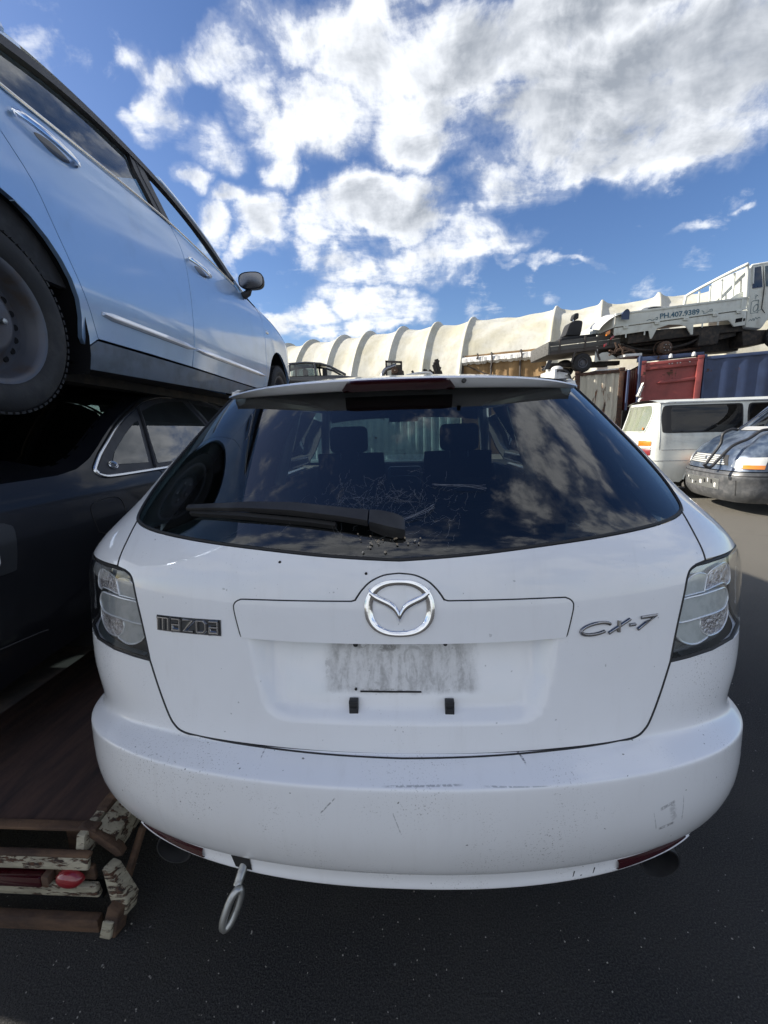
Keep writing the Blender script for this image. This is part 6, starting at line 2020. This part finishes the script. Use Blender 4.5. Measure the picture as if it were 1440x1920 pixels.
def lettering(text, size, mat, name, parent, loc, rot_y, offset=.006, sx=1.0):
    cu = bpy.data.curves.new(name, 'FONT'); cu.body = text; cu.size = size; cu.extrude = .003; cu.offset = offset; cu.resolution_u = 3
    tmp = bpy.data.objects.new('tmp', cu)
    me = bpy.data.meshes.new_from_object(tmp)
    bpy.data.objects.remove(tmp)
    me.name = name; me.materials.clear(); me.materials.append(mat)
    o = link(name, me, parent)
    o.matrix_basis = Matrix.Translation(loc) @ Matrix.Rotation(rot_y, 4, 'Y') @ Matrix.Rotation(R(90), 4, 'X') @ Matrix.Diagonal((sx, 1, 1, 1))
    return o


ph = lettering('PH.407.9389', .215, M['letter_blue'], 'phone_number', WT, (9.03 - 7.6, -.004, 4.635), R(-5.0), .0045)
wv = ph.dimensions[0] if ph.dimensions[0] > 0 else 1.3
bpy.context.view_layer.update()
ph.matrix_basis = ph.matrix_basis @ Matrix.Diagonal((1.26 / max(.3, ph.data.vertices and (max(v.co.x for v in ph.data.vertices) - min(v.co.x for v in ph.data.vertices)) or 1.26), 1, 1, 1))
# running gear hanging under the tray
wt('chassis_rail', [(7.7, 4.0), (11.9, 4.42), (11.9, 4.20), (7.8, 3.82)], .45, .12, M['grease'], .01)
wt('chassis_rail', [(7.7, 4.0), (11.9, 4.42), (11.9, 4.20), (7.8, 3.82)], 1.25, .12, M['grease'], .01)
wt('gearbox_box', [(10.45, 3.78), (11.12, 3.85), (11.16, 4.42), (10.50, 4.38)], .15, .5, M['grease'], .03)
wt('battery_box', [(11.2, 3.98), (11.8, 4.1), (11.8, 4.35), (11.25, 4.33)], .3, .5, M['grease'], .02)
wt('fuel_tank', [(12.0, 3.75), (12.9, 3.85), (12.9, 4.25), (11.9, 4.25)], .2, .9, M['grease'], .03)
wt('shade_fill', [(7.75, 3.62), (9.0, 3.60), (12.3, 3.70), (12.3, 4.40), (8.0, 4.02), (7.75, 3.98)], .75, .6, M['grease'], .02)  # dark box added to stand for the shade beneath the tray
wt('shade_fill', [(8.15, 3.92), (10.4, 4.12), (11.9, 4.22), (11.9, 4.46), (8.15, 4.30)], .16, .5, M['grease'], .02)  # further dark box filling the shaded gap nearer the side
part(WT, 'propshaft', M['grease'], lambda m: m.tube([(1.7, .8, 3.78), (4.2, .8, 4.15)], .06, 10), auto=60)
part(WT, 'leaf_spring', M['grease'], lambda m: m.tube(curve([(.35, .25, 3.92), (1.0, .25, 3.74), (1.75, .25, 3.72), (2.5, .25, 3.86), (2.9, .25, 4.02)], 4), .05, 6), auto=60)
part(WT, 'axle', M['grease'], lambda m: m.tube([(1.72, .05, 3.74), (1.72, 1.75, 3.74)], .075, 10), auto=60)
part(WT, 'brake_drum', M['rusty_part'], lambda m: [m.lathe([(.0001, -.05), (.05, -.05), (.06, -.02), (.15, -.015), (.20, 0), (.215, .03), (.215, .16)], 26, 'y', (1.72, -.02, 3.74)), m.lathe([(.24, .16), (.25, .17), (.24, .20)], 24, 'y', (1.66, -.02, 3.73))], auto=50)
for k in range(6):
    a = k * math.pi / 3
    part(WT, 'wheel_stud', M['galv'], lambda m: m.lathe([(.0001, -.05), (.014, -.045), (.016, -.01)], 6, 'y', (1.72 + .10 * math.cos(a), -.035, 3.74 + .10 * math.sin(a))))
part(WT, 'hanging_parts', M['rusty_part'], lambda m: [m.tube([(.05, .0, 3.95), (.12, 0, 3.80), (.04, 0, 3.62), (-.12, 0, 3.56)], .028, 6), m.tube([(.20, .05, 3.90), (.34, .05, 3.74), (.36, .05, 3.58)], .026, 6), m.tube([(.30, 0, 3.62), (.62, 0, 3.70), (.75, 0, 3.60)], .022, 6), m.box((-.02, 0, 3.66), (.22, .08, .05), Matrix.Rotation(.5, 3, 'Y')), m.tube([(.8, .2, 3.7), (.45, .2, 3.8), (.2, .2, 3.72)], .05, 8)], bevel=0)
part(WT, 'exhaust_pipe', M['rusty_part'], lambda m: m.tube([(.4, .5, 3.66), (1.6, .5, 3.58), (3.2, .5, 3.8)], .05, 8), auto=60)
wt('support_plank', [(8.0, 3.50), (8.55, 3.52), (8.55, 3.60), (8.0, 3.58)], -.02, .5, M['shred'], .006)
for x in (12.95,): hub_wheel(WT, x - 7.6, .12, 4.02, .34, .2, .2)
# damaged bonnet and corner trim draped over its tail
DB = thing('loose_bonnet', 'dented white bonnet draped over the tail of the tray truck', 'car bonnet', Matrix.Translation((7.1, 14.5, 0)))
mb = MB()
rows = []
for k in range(13):
    t = k / 12
    x = -.02 + .86 * t; z = 4.44 + .42 * math.sin(min(1, t * 1.15) * math.pi / 2) ** .8
    rows.append([(x + .10 * s * (1 - t) - .02, -.02 + .9 * s, z - .10 * (1 - s) * (1 - .3 * t) + .12 * s) for s in np.linspace(0, 1, 8)])
mb.grid(rows); mb.build('panel', M['pearl'], DB, auto=60)
mb = MB(); mb.grid([[(x, y + .02, z - .02) for x, y, z in r] for r in rows]); mb.build('underside', M['truck_white'], DB, auto=60)
CT = thing('dark_corner_trim', 'dark blue bent trim piece on the corner of the truck tray', 'trim', Matrix.Translation((7.72, 14.5, 4.6)))
mb = MB(); mb.grid([[(.0 + .26 * s, -.03 - .03 * math.sin(3 * s) + .4 * q, .02 + .30 * math.sin(math.pi * (.12 + .6 * s)) * (1 - .25 * q) - (.26 * (1 - q) if 0 else 0)) for q in np.linspace(0, 1, 5)] for s in np.linspace(0, 1, 9)])
mb.grid([[(.26 * s, -.035, .02 + .30 * math.sin(math.pi * (.12 + .6 * s)) * q) for q in np.linspace(-.05, 1, 5)] for s in np.linspace(0, 1, 9)])
mb.build('trim', M['cont_blue'], CT, auto=60)
# car roof showing above the tray
TRF = thing('car_body_in_tray', 'dark car roof rising above the side of the tray truck', 'wreck', Matrix.Translation((9.0, 15.5, 0)))
flank_prism('roof', curve([(-.35, 4.7), (-.1, 5.13), (.25, 5.24), (.62, 5.24), (.85, 5.16), (1.2, 4.75)], 4), 0, .8, M['pearl'], TRF, .04)
flank_prism('vent_panel', curve([(.08, 5.10), (.25, 5.20), (.60, 5.21), (.78, 5.14), (.4, 5.06)], 3, True), -.02, .03, M['plastic'], TRF, .004)

# ------------------------------------------------------------------ white van
VAN = thing('white_van', 'chalky white van with long dark side windows, in front of the containers', 'van', Matrix.Translation((4.86, 7.8, 0)) @ Matrix.Rotation(R(-9), 4, 'Z'))
VH = lambda x: 1.80
def van_y(z, x):
    return .05 * sstep(z, 1.0, 1.75) * 1.8 + .02 * sstep(z, .6, .25) + .25 * sstep(x, .28, -.12) ** 2


def VF(x, z):
    x, z = np.broadcast_arrays(np.asarray(x, float), np.asarray(z, float))
    return np.stack([x, van_y(z, x), z], -1)


arc = [(.99 - .375 * math.cos(t), .29 + .40 * math.sin(t)) for t in np.linspace(.0, math.pi, 15) if .29 + .40 * math.sin(t) > .30]
vp = [(.06, .33), (.55, .30)] + arc + [(1.45, .30), (3.2, .30), (4.0, .45), (4.15, .95), (3.9, 1.2), (3.4, 1.72), (.3, 1.74), (.14, 1.70), (.02, 1.0)]
panel('side_panel', vp, VF, M['van_white'], VAN, (50, 24), .03, centre=(2, 1.0, 1.0))
wseal = curve([(.19, 1.22), (.175, 1.45), (.20, 1.645), (.30, 1.675)], 3) + [(1.42, 1.675)] + curve([(1.42, 1.675), (1.475, 1.645), (1.49, 1.45), (1.475, 1.215), (1.42, 1.185)], 3)[1:] + [(.30, 1.185), (.21, 1.195)]
panel('window_seal', wseal, VF, M['seal'], VAN, (14, 6), .006, off=.004, centre=(2, 1, 1))
wgl = curve([(.335, 1.22), (.325, 1.45), (.335, 1.63), (.36, 1.655)], 3) + [(1.40, 1.655)] + curve([(1.40, 1.655), (1.455, 1.635), (1.465, 1.45), (1.455, 1.225), (1.41, 1.205)], 3)[1:] + [(.36, 1.205)]
M['van_glass'] = glass_mat('dark_van_glass', (.10, .06, .065), 1.5, .01, .04, 1.0)
panel('side_window', wgl, VF, M['van_glass'], VAN, (14, 6), .004, off=.0075, centre=(2, 1, 1))
w2 = [(1.60, 1.19), (2.7, 1.19), (2.7, 1.67), (1.60, 1.67)]
panel('window_seal', curve([(1.56, 1.25), (1.555, 1.45), (1.57, 1.64), (1.62, 1.675)], 3) + [(2.7, 1.675), (2.7, 1.185), (1.61, 1.19)], VF, M['seal'], VAN, (8, 5), .006, off=.004, centre=(2, 1, 1))
panel('side_window', curve([(1.585, 1.25), (1.58, 1.45), (1.595, 1.62), (1.63, 1.655)], 3) + [(2.68, 1.655), (2.68, 1.205), (1.63, 1.205)], VF, M['van_glass'], VAN, (8, 5), .004, off=.0075, centre=(2, 1, 1))
mb = MB()
for z in (.885, .69):
    mb.tube([tuple(VF(x, z) + np.array((0, .001, 0))) for x in np.linspace(.05, 3.0 if z > .8 else .66, 20)], .006, 5)
mb.tube([tuple(VF(.155, z)) for z in np.linspace(.9, 1.72, 10)], .006, 5)
mb.tube([tuple(VF(x, 1.715) + np.array((0, -.008, 0))) for x in np.linspace(.15, 3.4, 20)], .013, 6)
mb.build('body_crease', M['galv'], VAN)
mb = MB()
mb.tube([tuple(VF(.99 - .385 * math.cos(t), .29 + .41 * math.sin(t)) + np.array((0, -.002, 0))) for t in np.linspace(.15, math.pi - .15, 18)], .014, 6); mb.build('arch_flare', M['van_white'], VAN)
mb = MB()
mb.grid([[(x, .10 + 1.45 * s, 1.725 + .075 * (1 - abs(2 * s - 1) ** 2.6) - .02 * max(0, .3 - x)) for s in np.linspace(0, 1, 11)] for x in np.linspace(.13, 3.4, 14)]); mb.build('roof', M['van_white'], VAN, auto=60)
# rear face: curves forward from the corner
def VR(s, z):
    s, z = np.broadcast_arrays(np.asarray(s, float), np.asarray(z, float))
    xr = -.02 + .17 * sstep(z, .95, 1.78) + .02 * sstep(z, .6, .3)
    x = xr - .0 - .085 * (1 - np.abs(2 * s - 1) ** 3.0) + .02
    return np.stack([x, .26 + 1.18 * s - .0 * z + .0, z], -1)


panel('rear_door', [(-.16, .35), (1.0, .35), (1.0, 1.735), (-.12, 1.735)], VR, M['van_white'], VAN, (20, 20), .02, centre=(2, 1, 1))
panel('rear_window', curve([(.04, 1.24), (.02, 1.5), (.06, 1.66), (.12, 1.69)], 3) + [(.92, 1.69), (.95, 1.6), (.95, 1.24), (.9, 1.21), (.08, 1.21)], VR, M['dirty_glass'], VAN, (8, 6), .004, off=.006, centre=(2, 1, 1))
mb = MB(); mb.tube([tuple(VR(s, z) + np.array((-.008, 0, 0))) for s, z in curve([(.04, 1.24), (.02, 1.5), (.06, 1.66), (.14, 1.69), (.5, 1.69), (.92, 1.69), (.95, 1.24), (.5, 1.21), (.10, 1.21)], 4, True)], .010, 6, closed=True); mb.build('window_rubber', M['van_white'], VAN)
mb = MB(); mb.lathe([(.0001, -.012), (.022, -.010), (.024, 0)], 14, 'x', (.0, .36, 1.27)); mb.build('yellow_sticker', M['amber'], VAN)
for z0, z1, mt in ((.955, 1.055, 'amber'), (.905, .953, 'white_lens'), (.78, .903, 'red_bright')):
    mb = MB(); mb.grid([[tuple(VF(x, z) + np.array((-.0, -.010 if 0 < k < 5 else .002, 0))) for k, z in enumerate(np.linspace(z0, z1, 6))] for x in (-.11, -.06, 0, .045)])
    mb.build('tail_lamp', M[mt], VAN, auto=40)
mb = MB(); mb.box((2.0, .85, .42), (3.9, 1.3, .2)); mb.box((2.0, 1.58, 1.0), (3.9, .05, 1.3)); mb.box((3.9, .85, 1.0), (.05, 1.4, 1.0)); mb.build('underbody', M['dark'], VAN)
mb = MB()
for x in (.6, 1.5, 2.4): mb.box((x, .85, 1.05), (.16, 1.2, .5))
mb.build('seat_row', M['cont_red'], VAN, bevel=.04)
mb = MB(); mb.box((-.02, .8, .36), (.12, 1.3, .12)); mb.build('rear_bumper', M['plastic'], VAN, bevel=.03)
for x in (1.03, 3.5):
    for y in (.16, 1.42): hub_wheel(VAN, x, y, .305, .305, .2, .17)
mb = MB(); mb.grid([[(1.0 - .40 * math.cos(t), y, .29 + .41 * math.sin(t)) for y in (.03, .5)] for t in np.linspace(-.2, math.pi + .2, 14)]); mb.grid([[(1.0 - q * .40 * math.cos(t), .5, .29 + q * .41 * math.sin(t)) for q in (.02, 1)] for t in np.linspace(-.2, math.pi + .2, 14)]); mb.build('wheel_arch_liner', M['dark'], VAN)

# ------------------------------------------------------------------ dark blue van nosing in at the right edge
NV = thing('dark_blue_van', 'dusty dark blue van nose with amber indicator and loose black trims, at the right edge', 'van', Matrix.Translation((5.24, 7.48, 0)) @ Matrix.Rotation(R(-100), 4, 'Z'))
# local frame: y runs back from the nose, x runs across (towards the viewer side is +x)
nz_ = [.18, .26, .45, .60, .66, .74, .88, .98, 1.10, 1.22]
ny = spline(nz_, [.10, .035, .0, .0, .03, .05, .10, .19, .36, .56])
nw = spline(nz_, [.78, .83, .85, .85, .84, .83, .825, .815, .79, .76])
nb_ = spline(nz_, [.40, .42, .44, .44, .44, .44, .46, .48, .50, .52])


def NF(a, z):
    a, z = np.broadcast_arrays(np.asarray(a, float), np.asarray(z, float))
    s, t = np.sign(a), np.abs(a)
    th = np.minimum(t, 1) * np.pi / 2
    x = nw(z) * np.sin(th) ** (2 / 2.6)
    y = ny(z) + nb_(z) * (1 - np.maximum(np.cos(th), 0) ** (2 / 2.6)) + np.maximum(t - 1, 0) * 3
    return np.stack([s * x + .62, y, z], -1)


def NFC(a, z):
    # the bonnet is buckled
    p = NF(a, z).copy()
    a, z = np.broadcast_arrays(np.asarray(a, float), np.asarray(z, float))
    k = sstep(z, .90, 1.02)
    p[..., 1] -= k * (.022 * np.sin(7.0 * a + 26 * z) + .016 * np.abs(np.sin(5.3 * a - 17 * z)) + .012 * np.sin(17 * a))
    return p


P = dict(centre=(.62, 2.0, .7))
panel('bumper', [(-1.4, .64), (1.4, .64), (1.4, .25), (1.0, .19), (-1.0, .19), (-1.4, .25)], NF, M['grey_trim'], NV, (60, 16), .03, **P)
panel('nose_panel', [(-1.6, .655), (1.6, .655), (1.6, 1.0), (1.6, 1.13), (1.0, 1.22), (-1.0, 1.22), (-1.6, 1.13)], NFC, M['dark_blue_paint'], NV, (60, 24), .03, off=-.004, **P)
panel('bumper_crease', [(-1.3, .595), (1.3, .595), (1.3, .58), (-1.3, .58)], NF, M['seal'], NV, (40, 2), .004, off=.002, **P)
for k in range(5):
    z = .735 + .028 * k
    panel('grille_bar', [(-.30 + .02 * k, z), (.30 - .02 * k, z), (.30 - .02 * k, z + .018), (-.30 + .02 * k, z + .018)], NF, M['grille'], NV, (14, 2), .012, off=.008, **P)
panel('grille_back', [(-.36, .725), (.36, .725), (.30, .875), (-.30, .875)], NF, M['seal'], NV, (14, 4), .006, off=.0015, **P)
mb = MB(); mb.lathe([(.0001, -.012), (.035, -.010), (.04, 0)], 14, 'y', tuple(NF(0, .80))); mb.build('grille_emblem', M['dull_chrome'], NV)
for s in (1, -1):
    pp = [(.42, .715), (.44, .80), (.53, .835), (.585, .84), (.60, .70), (.50, .685)]
    q = pp if s > 0 else mirror(pp)
    hlp = panel('headlight', q, NF, M['white_lens'], NV, (8, 6), .03, off=.010, **P)
    pp = [(.595, .745), (.595, .845), (.90, .86), (.92, .80), (.92, .745)]
    panel('corner_lamp', pp if s > 0 else mirror(pp), NF, M['white_lens'], NV, (8, 4), .03, off=.009, **P)
    pp = [(.595, .69), (.60, .745), (.92, .745), (.92, .69)]
    panel('indicator', pp if s > 0 else mirror(pp), NF, M['amber'], NV, (8, 4), .03, off=.012, **P)
panel('number_plate', [(-.30, .36), (.30, .36), (.30, .52), (-.30, .52)], NF, M['galv'], NV, (12, 3), .008, off=.006, **P)
nr = random.Random(8)
for k in range(10):
    a0 = -.27 + .055 * k; w_ = nr.uniform(.012, .03); z0 = nr.uniform(.38, .46); z1 = z0 + nr.uniform(.03, .07)
    panel('plate_remnant', [(a0, z0), (a0 + w_, z0 + nr.uniform(-.01, .01)), (a0 + w_, z1), (a0, z1 + nr.uniform(-.015, .01))], NF, M['shred'] if k % 2 else M['seal'], NV, (2, 2), .004, off=.010, **P)
panel('bumper_slot', [(.56, .30), (.575, .30), (.575, .52), (.56, .52)], NF, M['seal'], NV, (2, 4), .004, off=.003, **P)
# scuttle, windscreen frame, front pillar, door
mb = MB(); mb.grid([[(.62 + .70 * s, .62 + .12 * s * s + .28 * t, 1.225 + .05 * t) for t in np.linspace(0, 1, 4)] for s in np.linspace(-1, 1, 11)]); mb.build('scuttle', M['pearl'], NV, auto=60)
mb = MB(); mb.grid([[(.62 + (.70 - .10 * t) * s, .92 + .55 * t + .10 * s * s, 1.27 + .55 * t) for t in np.linspace(0, 1, 5)] for s in np.linspace(-1, 1, 9)]); mb.build('windscreen', M['tint'], NV)
mb = MB(); mb.grid([[(.62 + .60 * s, 1.5 + 2.5 * t, 1.84 + .06 * (1 - s * s)) for t in (0, .5, 1)] for s in np.linspace(-1, 1, 7)]); mb.build('roof', M['dark_blue_paint'], NV)
for s in (-1, 1):
    mb = MB(); mb.tube([(.62 + s * .74, .95, 1.20), (.62 + s * .62, 1.52, 1.82)], .05, 8); mb.build('front_pillar', M['dark_blue_paint'], NV)
mb = MB(); mb.box((.62, 2.6, .75), (1.62, 2.6, .75)); mb.build('body', M['dark_blue_paint'], NV, bevel=.06)
for x in (-.06, 1.30): wheel(NV, (x, 1.05, .30), .30, .2, M['steel_rim'], .18, 1 if x > 0 else -1)
# loose rubber trims sprung across its nose
LT = thing('loose_window_trim', 'black rubber window trim sprung loose across the nose of the dark blue van', 'trim', Matrix.Translation((0, 0, 0)))
def trim(name, pts, r, mat):
    mb = MB(); mb.tube(curve(pts, 6), r, 8); return mb.build(name, mat, LT, auto=60)


def nvp(a, z, off):
    e = 1e-3
    n = np.cross(NF(a + e, z) - NF(a - e, z), NF(a, z + e) - NF(a, z - e)); n /= np.linalg.norm(n)
    if n[1] > 0: n = -n
    return tuple((NV.matrix_world @ Vector(NF(a, z) + n * off)))


bpy.context.view_layer.update()
trim('trim_strip', [(4.914, 6.503, 0.718), (5.01, 6.503, 0.867), (5.117, 6.503, 1.038), (5.138, 6.503, 1.187), (5.255, 6.503, 1.251), (5.351, 6.503, 1.24)], .020, M['plastic'])
trim('trim_strip', [(4.733, 6.289, 0.76), (4.786, 6.289, 0.718), (4.85, 6.289, 0.718), (4.946, 6.289, 0.824), (5.127, 6.289, 1.016), (5.351, 6.289, 1.112), (5.511, 6.289, 1.219), (5.618, 6.289, 1.24)], .021, M['plastic'])
trim('trim_strip', [(5.375, 6.502, 1.248), (5.568, 6.502, 1.39), (5.761, 6.502, 1.532)], .020, M['dark_chrome'])

# ------------------------------------------------------------------ grit on the asphalt
gr = MB()
grr = random.Random(21)
for k in range(420):
    d = grr.uniform(.75, 1.0) if k < 120 else .7 + 6 * grr.random() ** 2
    x = grr.uniform(-.7, 1.3) * (1 + d * .45)
    s = grr.uniform(.0008, .0030) * (1 + .3 * d)
    rot = Matrix.Rotation(grr.uniform(0, 3.1), 3, 'Z') @ Matrix.Rotation(grr.uniform(0, 1), 3, 'X')
    gr.box((x, d, s * .3), (s, s * grr.uniform(.5, 1.0), s * .6), rot)
go = gr.build('grit', M['debris'], None, auto=None)
go['kind'] = 'stuff'
